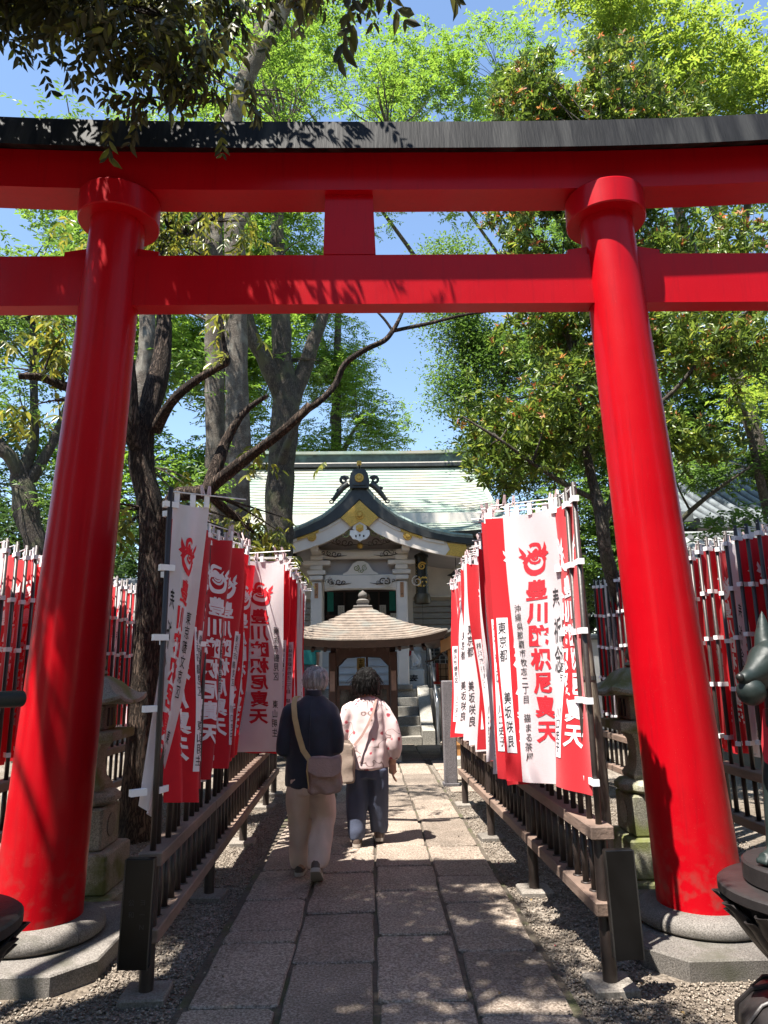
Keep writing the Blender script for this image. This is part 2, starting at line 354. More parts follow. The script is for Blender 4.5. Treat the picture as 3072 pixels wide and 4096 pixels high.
# ================================================================== torii gate
def red_paint():
    m = bpy.data.materials.new('torii_red'); m.use_nodes = True; t = m.node_tree; N = t.nodes; L = t.links
    b = N['Principled BSDF']; b.inputs['Roughness'].default_value = 0.38; b.inputs['Coat Weight'].default_value = 0.10; b.inputs['Specular IOR Level'].default_value = 0.12; b.inputs['Coat Roughness'].default_value = 0.16
    tc = N.new('ShaderNodeTexCoord'); n = N.new('ShaderNodeTexNoise'); n.inputs['Scale'].default_value = 1.7; n.inputs['Detail'].default_value = 5; L.new(tc.outputs['Object'], n.inputs['Vector'])
    rp = N.new('ShaderNodeValToRGB'); rp.color_ramp.elements[0].color = (0.34,0.0010,0.0055,1); rp.color_ramp.elements[1].color = (0.46,0.0015,0.0075,1); L.new(n.outputs['Fac'], rp.inputs[0])
    n2 = N.new('ShaderNodeTexNoise'); n2.inputs['Scale'].default_value = 260; n2.inputs['Detail'].default_value = 1; L.new(tc.outputs['Object'], n2.inputs['Vector'])
    mr = N.new('ShaderNodeMapRange'); mr.inputs[1].default_value = 0.74; mr.inputs[2].default_value = 0.8; L.new(n2.outputs['Fac'], mr.inputs[0])
    mx = N.new('ShaderNodeMix'); mx.data_type = 'RGBA'; L.new(mr.outputs[0], mx.inputs[0]); L.new(rp.outputs[0], mx.inputs[6]); mx.inputs[7].default_value = (0.62,0.12,0.10,1)
    mp = N.new('ShaderNodeMapping'); mp.inputs['Scale'].default_value = (9, 9, 0.7); L.new(tc.outputs['Object'], mp.inputs[0])
    n5 = N.new('ShaderNodeTexNoise'); n5.inputs['Scale'].default_value = 3.0; n5.inputs['Detail'].default_value = 7; n5.inputs['Roughness'].default_value = 0.7; L.new(mp.outputs[0], n5.inputs['Vector'])
    m5 = N.new('ShaderNodeMapRange'); m5.inputs[1].default_value = 0.52; m5.inputs[2].default_value = 0.74; m5.inputs[4].default_value = 0.55; L.new(n5.outputs['Fac'], m5.inputs[0])
    x5 = N.new('ShaderNodeMix'); x5.data_type = 'RGBA'; L.new(m5.outputs[0], x5.inputs[0]); L.new(mx.outputs[2], x5.inputs[6]); x5.inputs[7].default_value = (0.24,0.004,0.009,1)
    sg = N.new('ShaderNodeSeparateXYZ'); L.new(tc.outputs['Object'], sg.inputs[0])
    m6 = N.new('ShaderNodeMapRange'); m6.inputs[1].default_value = 0.75; m6.inputs[2].default_value = 0.25; m6.inputs[4].default_value = 0.6; L.new(sg.outputs[2], m6.inputs[0])
    n6 = N.new('ShaderNodeTexNoise'); n6.inputs['Scale'].default_value = 14; n6.inputs['Detail'].default_value = 8; L.new(tc.outputs['Object'], n6.inputs['Vector'])
    m7 = N.new('ShaderNodeMapRange'); m7.inputs[1].default_value = 0.48; m7.inputs[2].default_value = 0.68; L.new(n6.outputs['Fac'], m7.inputs[0])
    mu = N.new('ShaderNodeMath'); mu.operation = 'MULTIPLY'; L.new(m6.outputs[0], mu.inputs[0]); L.new(m7.outputs[0], mu.inputs[1])
    x6 = N.new('ShaderNodeMix'); x6.data_type = 'RGBA'; L.new(mu.outputs[0], x6.inputs[0]); L.new(x5.outputs[2], x6.inputs[6]); x6.inputs[7].default_value = (0.20,0.055,0.045,1)
    L.new(x6.outputs[2], b.inputs['Base Color'])
    n3 = N.new('ShaderNodeTexNoise'); n3.inputs['Scale'].default_value = 3.0; n3.inputs['Detail'].default_value = 2; L.new(tc.outputs['Object'], n3.inputs['Vector'])
    bp = N.new('ShaderNodeBump'); bp.inputs['Strength'].default_value = 0.12; bp.inputs['Distance'].default_value = 0.03; L.new(n3.outputs['Fac'], bp.inputs['Height'])
    L.new(bp.outputs[0], b.inputs['Normal']); L.new(bp.outputs[0], b.inputs['Coat Normal'])
    mr2 = N.new('ShaderNodeMapRange'); mr2.inputs[3].default_value = 0.28; mr2.inputs[4].default_value = 0.5; L.new(n.outputs['Fac'], mr2.inputs[0]); L.new(mr2.outputs[0], b.inputs['Roughness'])
    return m
RED = red_paint()
KASA = M('kasagi_black', (0.009,0.009,0.0095), 0.6, 0.5, 26, spec=0.12, bump=0.15, bscale=60, stretch=(1,0.15,0.10), col2=(0.030,0.030,0.029), thr=(0.5,0.66), detail=6)
STONE = stone_speckle('grey_stone', (0.085,0.076,0.068), (0.155,0.14,0.126), (0.235,0.215,0.195), sc=130, bump=0.5, moss=((0.075,0.072,0.055), 0.52))
MOSSY = stone_speckle('mossy_stone', (0.15,0.14,0.11), (0.26,0.245,0.19), (0.38,0.36,0.29), sc=110, bump=0.8, moss=((0.125,0.135,0.045), 0.48))
torii = thing('torii_gate', (-0.03, 4.65, 0), 'large red wooden shrine gate with black top beam spanning the stone path', 'gate')
Yt = 4.65
for sx, xb, xt in ((-1, -1.995, -1.815), (1, 1.962, 1.765)):
    zs = np.linspace(0.14, 4.85, 24)
    pts = [(xb + (xt-xb)*(z-0.26)/(4.77-0.26), Yt, z) for z in zs]
    rad = [0.253 - 0.066*(max(0.0, z-0.14)/4.71)**0.9 for z in zs]
    p = MB().tube(pts, rad, 64).build('pillar', RED, torii, sm=40)
    # ring capital under the beams
    xr = pts[-1][0] + 0.003
    MB().lathe([(0.15,4.785),(0.276,4.785),(0.283,4.795),(0.283,4.975),(0.277,4.984),(0.15,4.984)], (xr, Yt, 0), 64).build('capital_ring', RED, torii, sm=22)
    # stone ring round the pillar foot, cut in two halves
    prof = [(0.20,0.106),(0.355,0.106),(0.378,0.122),(0.384,0.145),(0.374,0.172),(0.345,0.194),(0.31,0.204),(0.264,0.207),(0.20,0.207)]
    for h in (0, 1):
        vs = []; n = 28
        sec = []
        for k in range(n+1):
            th = math.pi*(h + k/n) + 0.55*sx + (0.006 if k == 0 else -0.006 if k == n else 0)
            sec.append([(xb + r*math.cos(th), Yt + r*math.sin(th), z) for r, z in prof])
        MB().sweep(sec).build('base_ring', STONE, torii, sm=40)
    # octagonal plinth
    a, c = 0.60, 0.20
    oc = [(x*0.84, y) for x, y in [(-a+c,-a),(a-c,-a),(a,-a+c),(a,a-c),(a-c,a),(-a+c,a),(-a,a-c),(-a,-a+c)]]
    MB().sweep([[(xb+0.0+x, Yt+0.02+y, -0.05) for x,y in oc], [(xb+x, Yt+0.02+y, 0.096) for x,y in oc], [(xb+x*0.985, Yt+0.02+y*0.985, 0.105) for x,y in oc]]).build('plinth', STONE, torii, sm=20)
def curve_up(x, k): return k*(min(abs(x+0.03),3.4)/2.85)**3
def beam(name, prof, x0, x1, k, mat, flare=0.0):
    xs = np.linspace(x0, x1, 61)
    sec = []
    for x in xs:
        tz = curve_up(x, k)
        sec.append([(x + flare*(z-5.0)*(1 if x > 0 else -1)*(abs(x)/3.4)**8, Yt + y, z + tz) for y, z in prof])
    return MB().sweep(sec).build(name, mat, torii, sm=30)
beam('top_beam', [(-0.315,5.185),(-0.137,5.292),(0.137,5.292),(0.315,5.185),(0.25,5.455),(0.0,5.53),(-0.25,5.455)], -3.45, 3.4, 0.062, KASA, 0.25)
beam('upper_beam', [(-0.130,4.988),(0.130,4.988),(0.140,5.288),(-0.140,5.288)], -3.2, 3.15, 0.052, RED, 0.2)
MB().box((-0.03, Yt, 4.312), (6.5, 0.135, 0.385)).build('tie_beam', RED, torii)
MB().sweep([[(-0.315,Yt-0.074,4.507),(0.06,Yt-0.074,4.507),(0.06,Yt+0.074,4.507),(-0.315,Yt+0.074,4.507)],[(-0.302,Yt-0.074,4.985),(0.045,Yt-0.074,4.985),(0.045,Yt+0.074,4.985),(-0.302,Yt+0.074,4.985)]]).build('centre_strut', RED, torii)
for xc, dirs in ((-1.828, (-1,1)), (1.785, (-1,1))):
    for d in dirs:
        x0 = xc + d*0.17; x1 = xc + d*0.335
        MB().sweep([[(x0,Yt-0.05,4.508),(x0,Yt+0.05,4.508),(x0,Yt+0.05,4.575),(x0,Yt-0.05,4.575)],[(x1,Yt-0.05,4.508),(x1,Yt+0.05,4.508),(x1,Yt+0.05,4.548),(x1,Yt-0.05,4.548)]]).build('wedge', RED, torii)
# ================================================================== fences that carry the prayer banners
PIPE = M('brown_pipe', (0.030,0.021,0.018), 0.45, 0.25, 14, bump=0.06, bscale=40, spec=0.5)
RAIL = M('rail_board', (0.175,0.118,0.09), 0.75, 0.3, 9, col2=(0.10,0.07,0.055), thr=(0.5,0.72), bump=0.25, bscale=50, stretch=(1,0.25,1), world=True)
CONC = stone_speckle('concrete', (0.12,0.105,0.09), (0.18,0.16,0.14), (0.25,0.228,0.20), sc=80, bump=0.3)
def fence(name, p0, p1, zu, zl, sp, post_y, label, group=None, rail_w=0.125, rail_h=0.068):
    o = thing(name, (p0[0], p0[1], 0), label, 'fence', group)
    L = math.hypot(p1[0]-p0[0], p1[1]-p0[1]); d = ((p1[0]-p0[0])/L, (p1[1]-p0[1])/L); n = (-d[1], d[0])
    at = lambda s, k=0.0: (p0[0]+d[0]*s+n[0]*k, p0[1]+d[1]*s+n[1]*k)
    ang = math.atan2(d[1], d[0])
    # each rail is a row of boards butted end to end
    nb = max(2, round(L/1.55)); seg = L/nb
    for z in (zu, zl):
        for i in range(nb):
            c = at(seg*(i+0.5)); MB().box((c[0], c[1], z-rail_h/2 + random.uniform(-0.003,0.003)), (seg-0.006, rail_w, rail_h), rz=ang, ch=0.006).build('rail', RAIL, o, sm=20)
    me = None; mc = None
    N = int((L-0.08)/sp)
    for i in range(N):
        x, y = at(0.06+sp*i)
        if me is None:
            b = MB(); b.cyl((0,0,zl-0.002),(0,0,zu-rail_h+0.002),0.0185,n=12); b.lathe([(0.02,zl+0.0005),(0.031,zl+0.0005),(0.029,zl+0.006),(0.02,zl+0.006)],n=12)
            me = b.mesh('baluster'); me.materials.append(PIPE)
        q = bpy.data.objects.new('baluster', me); COL.objects.link(q); q.parent = o; q.location = (x-p0[0], y-p0[1], 0)
        for pl in me.polygons: pl.use_smooth = True
    for s in post_y:
        x, y = at(s)
        MB().cyl((x,y,0.02),(x,y,zu-rail_h+0.004),0.037,n=20).build('post', PIPE, o, sm=40)
        MB().box((x,y,0.016),(0.23,0.23,0.05),rz=ang+random.uniform(-0.1,0.1),ch=0.008).build('footing', CONC, o, sm=20)
    return [at(0.06+sp*i) for i in range(N)]
FL = fence('fence', (-1.16,3.98), (-1.30,9.9), 0.695, 0.335, 0.147, [0.06,1.65,3.25,5.0,5.85], 'brown rail fence with banners on the left of the stone path', 'fences lining the path')
FR = fence('fence', (1.195,3.96), (1.075,8.95), 0.785, 0.42, 0.147, [0.06,1.62,3.27,4.9], 'brown rail fence with banners on the right of the stone path', 'fences lining the path')
OL = fence('fence', (-2.87,4.7), (-2.87,9.8), 0.80, 0.43, 0.165, [0.1,1.7,3.3,4.9], 'outer banner fence on the far left, behind the left gate pillar', 'outer banner fences')
OR = fence('fence', (2.93,4.5), (2.90,9.5), 0.80, 0.43, 0.165, [0.1,1.7,3.3,4.85], 'outer banner fence on the far right, behind the right gate pillar', 'outer banner fences')

# ================================================================== lettering
GL = {}
def glyph(ch, bold=0.02):
    k = (ch, bold)
    if k in GL: return GL[k]
    c = bpy.data.curves.new('t', 'FONT'); c.body = ch; c.resolution_u = 2; c.offset = bold
    o = bpy.data.objects.new('t', c); COL.objects.link(o)
    m = o.to_mesh(); vs = [(v.co.x, v.co.y+0.12) for v in m.vertices]; fs = [tuple(p.vertices) for p in m.polygons]
    o.to_mesh_clear(); bpy.data.objects.remove(o); bpy.data.curves.remove(c)
    if vs:
        x0, x1 = min(v[0] for v in vs), max(v[0] for v in vs)
        cx = (x0+x1)/2; vs = [(x-cx+0.5, y) for x, y in vs]
    GL[k] = (vs, fs); return GL[k]
def arc_strip(cx, cy, r0, r1, a0, a1, n=20, off=(0,0)):
    vs = []; fs = []
    for i in range(n+1):
        a = a0 + (a1-a0)*i/n
        vs += [(cx+r0*math.cos(a), cy+r0*math.sin(a)), (cx+off[0]+r1*math.cos(a), cy+off[1]+r1*math.sin(a))]
    for i in range(n): fs.append((2*i, 2*i+1, 2*i+3, 2*i+2))
    return vs, fs
def emblem():
    """flaming jewel: heavy open ring, nested arcs inside, tongues of flame round it and a crest swirl"""
    V = []; F = []
    def add(v, f):
        b = len(V); V.extend(v); F.extend([tuple(i+b for i in q) for q in f])
    def strip(L_, R_):
        n = len(L_); add(list(L_)+list(R_), [(i, i+1, n+i+1, n+i) for i in range(n-1)])
    add(*arc_strip(0.52,0.36,0.36,0.26,math.pi*0.80,math.pi*2.26,34,(0.01,0.05)))
    for r, w_, o_ in ((0.215,0.055,0.0),(0.135,0.04,0.03),(0.07,0.03,0.05)):
        add(*arc_strip(0.50,0.52+o_,r,r-w_,math.pi*1.02,math.pi*1.86,12,(0.01,0.02)))
    strip([(0.27,0.60),(0.38,0.68),(0.50,0.64),(0.62,0.70),(0.75,0.62)], [(0.27,0.47),(0.38,0.52),(0.50,0.50),(0.62,0.53),(0.75,0.48)])
    add(*arc_strip(0.53,0.74,0.22,0.145,-0.5,2.5,16,(-0.025,-0.035)))
    strip([(0.42,0.60),(0.45,0.70),(0.53,0.78),(0.60,0.76)], [(0.52,0.58),(0.56,0.66),(0.60,0.70),(0.64,0.70)])
    for poly in ([(0.24,0.30),(0.13,0.40),(0.20,0.46),(0.05,0.56),(0.14,0.62),(0.07,0.74),(0.05,0.86),(0.18,0.74),(0.25,0.62),(0.20,0.56),(0.31,0.46)],
                 [(0.80,0.36),(0.92,0.42),(0.86,0.50),(0.99,0.58),(0.90,0.66),(0.93,0.78),(0.88,0.92),(0.82,0.76),(0.74,0.66),(0.80,0.58),(0.73,0.48)],
                 [(0.27,0.56),(0.33,0.66),(0.29,0.76),(0.38,0.70),(0.41,0.60)], [(0.70,0.58),(0.76,0.68),(0.74,0.78),(0.66,0.70),(0.62,0.60)]):
        add(poly, [tuple(range(len(poly)))])
    return V, F
EMB = emblem()

FW, FH, ZT = 0.43, 1.66, 2.58      # banner width, height, top of the cloth
NU, NV = 12, 26
def cloth_fn(p):
    A, f, ph, ga, wi, be, sag = p['A'], p['f'], p['ph'], p['ga'], p['wi'], p['be'], p['sag']
    def fn(u, v, off=0.0):
        def pos(u, v):
            env = min(1.0, u*2.6+0.12)
            x = FW*u*(1 - ga*(0.35+0.65*v))*(1 - p.get('gb',0.0)*v)*p['w0'] + 0.025
            y = env*A*(0.35+0.65*v)*math.sin(2*math.pi*(f*u*(1-0.25*v)+ph+0.30*v+0.05*math.sin(4*v+6*ph))) + be*u*u + wi*v*v*(0.25+0.75*u) + 0.012*math.sin(9*v+5*u+7*ph)
            z = ZT - FH*v - sag*math.sin(math.pi*u)*(1-v)**6 - p['dr']*u*v
            return Vector((x + p['wx']*v*v, y, z))
        q = pos(u, v)
        if off:
            e = 0.004; du = pos(u+e, v)-pos(u-e, v); dv = pos(u, v+e)-pos(u, v-e)
            q = q + du.cross(dv).normalized()*off
        return q
    return fn
def cloth_mesh(fn, mat):
    vs = []; fs = []
    for j in range(NV+1):
        for i in range(NU+1): vs.append(fn(i/NU, j/NV))
    for j in range(NV):
        for i in range(NU):
            a = j*(NU+1)+i; fs.append((a, a+1, a+NU+2, a+NU+1))
    me = bpy.data.meshes.new('cloth'); me.from_pydata([tuple(v) for v in vs], [], fs); me.materials.append(mat)
    me.polygons.foreach_set('use_smooth', [True]*len(fs)); me.update(); return me
def print_mesh(name, fn, shapes, off, mat):
    """flat shapes in (u,v) cut along the cloth grid and laid on both faces of the cloth"""
    bm = bmesh.new()
    for vs, fs in shapes:
        bv = [bm.verts.new((x, y, 0)) for x, y in vs]
        for f in fs:
            try: bm.faces.new([bv[i] for i in f])
            except ValueError: pass
    for i in range(1, NU):
        bmesh.ops.bisect_plane(bm, geom=bm.verts[:]+bm.edges[:]+bm.faces[:], plane_co=(i/NU,0,0), plane_no=(1,0,0), dist=1e-6)
    for j in range(1, NV):
        bmesh.ops.bisect_plane(bm, geom=bm.verts[:]+bm.edges[:]+bm.faces[:], plane_co=(0,j/NV,0), plane_no=(0,1,0), dist=1e-6)
    bm.verts.index_update()
    P = [(v.co.x, v.co.y) for v in bm.verts]; Fc = [[v.index for v in f.verts] for f in bm.faces]; n = len(P); bm.free()
    vs = [tuple(fn(u, v, off)) for u, v in P] + [tuple(fn(u, v, -off)) for u, v in P]
    me = bpy.data.meshes.new(name); me.from_pydata(vs, [], Fc + [[i+n for i in reversed(f)] for f in Fc]); me.materials.append(mat)
    me.update(); return me
def place(g, cx, top, w_, h_, rot=0.0):
    """glyph (unit box) into (u,v), mirrored in u because the pole is at u=0 on the reader's right"""
    vs, fs = g; out = []; sd = random.uniform(0, 50)
    for x, y in vs:      # brush-like wobble and slant
        x, y = x + 0.045*mnoise.noise(Vector((x*3.2, y*3.2, sd))) + 0.06*(y-0.5), y + 0.045*mnoise.noise(Vector((x*3.2, y*3.2, sd+9))) + 0.05*(x-0.5)
        dx, dy = (x-0.5)*w_, (0.5-y)*h_
        out.append((1-(cx + dx*math.cos(rot) - dy*math.sin(rot)*0.25), top + h_/2 + dy*math.cos(rot) + dx*math.sin(rot)*0.25))
    return out, fs
def column(text, cx, v0, v1, wu, bold, fill=0.94):
    n = len(text); h = (v1-v0)/n; out = []
    for i, ch in enumerate(text):
        if ch == ' ': continue
        out.append(place(glyph(ch, bold), cx+random.uniform(-0.01,0.01), v0+h*i, wu, h*fill, random.uniform(-0.05,0.05)))
    return out
CRED = M('banner_red', (0.60,0.005,0.016), 0.8, 0.08, 5, objvar=0.22, bump=0.1, bscale=150, trans=0.38, sheen=0.2)
CWHT = M('banner_white', (0.78,0.72,0.745), 0.8, 0.04, 5, objvar=0.15, bump=0.1, bscale=150, trans=0.34, sheen=0.2)
IRED = M('print_red', (0.60,0.008,0.02), 0.85, 0.10, 9)
IWHT = M('print_white', (0.68,0.61,0.63), 0.85, 0.05, 9)
IBLK = M('print_black', (0.020,0.018,0.020), 0.8, 0.2, 9)
TAB = M('tape_white', (0.74,0.73,0.74), 0.7, 0.05, 20)
RODM = M('white_rod', (0.66,0.65,0.64), 0.4, 0.05, 20)
PIN = M('pin_pink', (0.55,0.40,0.40), 0.4, 0.1, 20)
MAIN = '豊川陀枳尼真天'
DON = ['東京都  美坂咲良', '横浜市鶴見区  東山明生', '沖縄県那覇市牧志二丁目 猫まる茶屋', '埼玉県新座市  川口史子', '東京都文京区  東山明生', '横浜市鶴見区  川口史子']
def flag_meshes(color, donor, p):
    fn = cloth_fn(p); out = []
    out.append(('cloth', cloth_mesh(fn, CRED if color == 'red' else CWHT)))
    ink = IWHT if color == 'red' else IRED
    main = [place(EMB, 0.5, 0.112, 0.60, 0.138)] + column(MAIN, 0.5, 0.265, 0.865, 0.40, 0.035)
    out.append(('lettering', print_mesh('lettering', fn, main, 0.0025, ink)))
    if color == 'red':
        strip = [([(1-0.05,0.40),(1-0.23,0.40),(1-0.23,0.90),(1-0.05,0.90)], [(0,1,2,3)])]
        out.append(('name_strip', print_mesh('name_strip', fn, strip, 0.0025, IWHT)))
        out.append(('name_writing', print_mesh('name_writing', fn, column(donor, 0.14, 0.415, 0.885, 0.13, 0.004), 0.0042, IBLK)))
    else:
        out.append(('name_writing', print_mesh('name_writing', fn, column(donor, 0.15, 0.36, 0.93, 0.125, 0.006), 0.0025, IBLK)))
        out.append(('side_writing', print_mesh('side_writing', fn, column('奉祈念', 0.86, 0.30, 0.62, 0.14, 0.004), 0.0025, IBLK)))
    return fn, out
def rp_params(flat=False):
    return dict(A=random.uniform(0.012,0.022) if flat else random.uniform(0.03,0.06), f=random.uniform(0.8,1.2) if flat else random.uniform(1.2,2.2), ph=random.random(),
        ga=random.uniform(0.02,0.08) if flat else random.uniform(0.12,0.38), wi=random.uniform(-0.10,0.12), be=random.uniform(-0.05,0.06), sag=random.uniform(0.0,0.04), w0=1.0, wx=0.0, dr=random.uniform(-0.04,0.09))
def boxmesh(name, d, mat, ch=0.0):
    me = MB().box((0,0,0), d, ch=ch).mesh(name); me.materials.append(mat); return me
TABM = boxmesh('tie_loop', (0.085,0.037,0.034), TAB); LOOPM = boxmesh('top_loop', (0.030,0.012,0.075), TAB)
pm_ = MB(); pm_.box((-0.006,0,0.012),(0.008,0.011,0.07),ry=0.09); pm_.box((0.006,0,0.012),(0.008,0.011,0.07),ry=-0.09); pm_.box((0,0,0.0),(0.012,0.013,0.008)); PINM = pm_.mesh('clothespin'); PINM.materials.append(PIN)
POLEM = MB().tube([(0,0,0.72-0.06),(0,0,1.2),(0,0,2.66)],[0.0165,0.0165,0.0145],10).mesh('pole'); POLEM.materials.append(PIPE)
for pl in POLEM.polygons: pl.use_smooth = True
RODME = MB().cyl((-0.02,0,2.635),(0.49,0,2.655),0.0042,n=6).mesh('top_rod'); RODME.materials.append(RODM)
def addc(name, me, root, loc=(0,0,0), rot=(0,0,0)):
    q = bpy.data.objects.new(name, me); COL.objects.link(q); q.parent = root; q.location = loc; q.rotation_euler = rot; return q
CACHE = {}
def flag(pos, dirv, color, label, group, var=None, donor=None, p=None, lean=0.0, dz=0.0):
    root = thing('prayer_banner', (pos[0], pos[1], dz), label, 'banner', group, rz=math.atan2(dirv[1], dirv[0]))
    root.rotation_euler[0] = lean
    if p is None:
        k = (color, var)
        if k not in CACHE:
            CACHE[k] = flag_meshes(color, DON[(var*5+(2 if color == 'red' else 0)) % len(DON)], rp_params(var == 0))
        fn, ms = CACHE[k]
    else: fn, ms = flag_meshes(color, donor, p)
    addc('pole', POLEM, root); addc('top_rod', RODME, root)
    for nm, me in ms: addc(nm, me, root)
    for v in (0.012, 0.235, 0.47, 0.70, 0.955):
        q = fn(0.05, v); addc('tie_loop', TABM, root, (q.x-0.030, q.y*0.4, q.z))
    for u in (0.08, 0.5, 0.92):
        q = fn(u, 0.0); addc('top_loop', LOOPM, root, (q.x, q.y*0.6, q.z+0.032))
    for u in (0.80, 0.97):
        q = fn(u, 0.0); addc('clothespin', PINM, root, (q.x, q.y*0.5, q.z+0.075+random.uniform(-0.01,0.015)), (random.uniform(-0.3,0.3), random.uniform(-0.35,0.35), random.uniform(-0.6,0.6)))
    return root
ORD = ['first','second','third','fourth','fifth','sixth','seventh','eighth','ninth','tenth','eleventh','twelfth','thirteenth','fourteenth','fifteenth','sixteenth','seventeenth','eighteenth','nineteenth','twentieth']
TENS = {2:'twenty',3:'thirty',4:'forty'}
def ordw(i):
    n = i+1
    if n <= 20: return ORD[n-1]
    if n % 10 == 0: return {30:'thirtieth',40:'fortieth'}[n]
    return TENS[n//10] + '-' + ORD[n%10-1]
hero = dict(A=0.016, f=0.9, ph=0.1, ga=0.02, wi=0.05, be=0.02, sag=0.015, w0=1.0, wx=0.0, dr=0.0)
# right of the path
RC = {0:'red',1:'red',2:'white',3:'red',4:'red',5:'red',6:'red',7:'white',8:'red',9:'red',10:'white'}
for i, q in enumerate(FR):
    c = RC.get(i, random.choice(['red','white','red']) )
    lab = f'{c} prayer banner, {ordw(i)} from the near end of the right fence'
    if i == 0:
        flag(q, (0.02,1), c, 'red prayer banner nearest the camera on the right fence', 'banners right of the path', p=dict(hero, A=0.018, ga=0.0, wi=0.10, be=0.03, ph=0.4, w0=0.8), donor=DON[3])
    elif i == 1:
        flag(q, (-0.06,1), c, lab, 'banners right of the path', p=dict(hero, A=0.025, ga=0.1, wi=0.04, be=0.03, ph=0.8, w0=0.7), donor=DON[1])
    elif i == 2:
        flag(q, (-0.36,0.29), c, 'broad white prayer banner facing the camera, third on the right fence', 'banners right of the path', p=dict(hero, A=0.022, f=1.2, w0=0.86, dr=-0.02, gb=0.22), donor=DON[2])
    elif i == 3:
        flag(q, (-0.42,0.24), c, lab, 'banners right of the path', p=dict(hero, A=0.022, ph=0.6, w0=1.02, gb=0.15), donor=DON[0])
    elif i == 4:
        flag(q, (-0.42,0.20), c, lab, 'banners right of the path', p=dict(hero, A=0.03, f=1.4, ph=0.2, w0=1.0, gb=0.1), donor=DON[5])
    else:
        rc = max(0.10, 0.345-0.095*(q[1]-4.5))*random.uniform(0.75,1.15)/0.40; flag(q, (-rc, math.sqrt(max(0.05,1-rc*rc))), c, lab, 'banners right of the path', var=random.randint(1,9), lean=random.uniform(-0.03,0.03), dz=random.uniform(-0.07,0.02))
# left of the path
LC = {0:'white',1:'red',2:'red',3:'white',4:'red',5:'red',6:'red',7:'white',8:'red',9:'red',10:'white',11:'red',12:'red',13:'white',14:'red',15:'red',16:'white',17:'red',18:'red',19:'red',20:'white'}
for i, q in enumerate(FL):
    c = LC.get(i, random.choice(['red','white','red']))
    lab = f'{c} prayer banner, {ordw(i)} from the near end of the left fence'
    if i == 0:
        flag(q, (0.75,0.60), c, 'white prayer banner nearest the camera on the left fence', 'banners left of the path', p=dict(hero, A=0.045, f=1.5, w0=0.62, ga=0.45, wi=0.16, be=0.03, wx=-0.10, dr=0.10), donor=DON[4])
    elif i == 16:
        flag(q, (1,-0.06), c, 'broad white prayer banner facing the camera, seventeenth on the left fence', 'banners left of the path', p=dict(hero, ph=0.7, w0=0.96), donor=DON[1])
    elif i < 16:
        a = R(random.uniform(66, 94))
        flag(q, (math.cos(a), math.sin(a)), c, lab, 'banners left of the path', var=random.randint(1,9), lean=random.uniform(-0.03,0.03), dz=random.uniform(-0.07,0.01))
    else:
        a = random.uniform(-0.1, 0.5); flag(q, (math.cos(a), math.sin(a)), c, lab, 'banners left of the path', var=random.randint(0,6), lean=random.uniform(-0.015,0.015), dz=random.uniform(-0.05,0.02))
for row, name, s in ((OL, 'left', -1), (OR, 'right', 1)):
    for i, q in enumerate(row):
        c = random.choice(['red','red','white','red'])
        a = random.uniform(0.45, 1.0)
        flag(q, (s*math.cos(a), math.sin(a)), c, f'{c} prayer banner, {ordw(i)} from the near end of the outer {name} fence', f'banners on the outer {name} fence', var=random.randint(1,6), dz=random.uniform(-0.02,0.03))
# black notice boards at the near ends of the two path fences
BLACK = M('black_board', (0.004,0.004,0.0045), 0.35, 0.3, 8, spec=0.25)
BEDGE = M('board_edge', (0.05,0.05,0.05), 0.35, 0.2, 8, metal=0.6)
for x, y, ry, txt, lab in ((-1.175, 3.88, 0.02, ('ヨーN','公和'), 'tall narrow black notice board at the near end of the left fence'), (1.238, 3.86, -0.02, (), 'tall narrow black notice board at the near end of the right fence')):
    t = thing('notice_board', (x, y, 0), lab, 'sign', 'black boards at the fence ends')
    MB().box((x, y, 0.448), (0.145, 0.05, 0.50), ry=ry, ch=0.004).build('board', BLACK, t, sm=20)
    for s in (-1, 1): MB().box((x+s*0.071, y-0.0245, 0.448), (0.006, 0.006, 0.50), ry=ry).build('edge_strip', BEDGE, t)
    MB().cyl((x, y+0.032, 0.25), (x, y+0.05, 0.60), 0.012, n=8).build('bracket', PIPE, t)
    for j, col_ in enumerate(txt):
        b = MB()
        for i, ch in enumerate(col_):
            vs, fs = glyph(ch, 0.0); b.add([(x+0.03-0.055*j+(vx-0.5)*0.032, y-0.0262, 0.50-i*0.055+(vy-0.5)*0.032) for vx, vy in vs], fs)
        b.build('lettering', M('board_ink', (0.022,0.022,0.024), 0.6, 0.1, 8), t, fix=False)
# ================================================================== main hall
WHITE = M('white_paint', (0.70,0.63,0.56), 0.6, 0.06, 3, col2=(0.50,0.47,0.44), thr=(0.5,0.75))
WHITE2 = M('white_board', (0.56,0.55,0.535), 0.6, 0.08, 4, world=True)
LILAC = M('gable_panel', (0.40,0.36,0.35), 0.7, 0.06, 3)
COPG = M('copper_green', (0.25,0.315,0.27), 0.75, 0.2, 2.6, bump=0.1, bscale=14, col2=(0.335,0.305,0.25), thr=(0.42,0.70), spec=0.25, world=True)
COPD = M('copper_dark', (0.055,0.075,0.068), 0.5, 0.4, 5, col2=(0.11,0.17,0.15), thr=(0.52,0.68), world=True)
COPV = M('copper_verge', (0.20,0.25,0.235), 0.5, 0.25, 3, world=True)
BLKC = M('black_copper', (0.024,0.025,0.025), 0.45, 0.4, 6, col2=(0.07,0.07,0.065), thr=(0.55,0.7), world=True)
GOLD = M('gilt', (0.60,0.36,0.075), 0.38, 0.3, 40, bump=0.6, bscale=55, metal=0.55, world=True)
DKW = M('dark_wood', (0.045,0.022,0.017), 0.5, 0.3, 8, bump=0.1, bscale=40, world=True)
INT = M('interior', (0.012,0.012,0.012), 0.8, 0.2, 5)
CARVE = M('carving_dark', (0.06,0.042,0.032), 0.6, 0.2, 10)
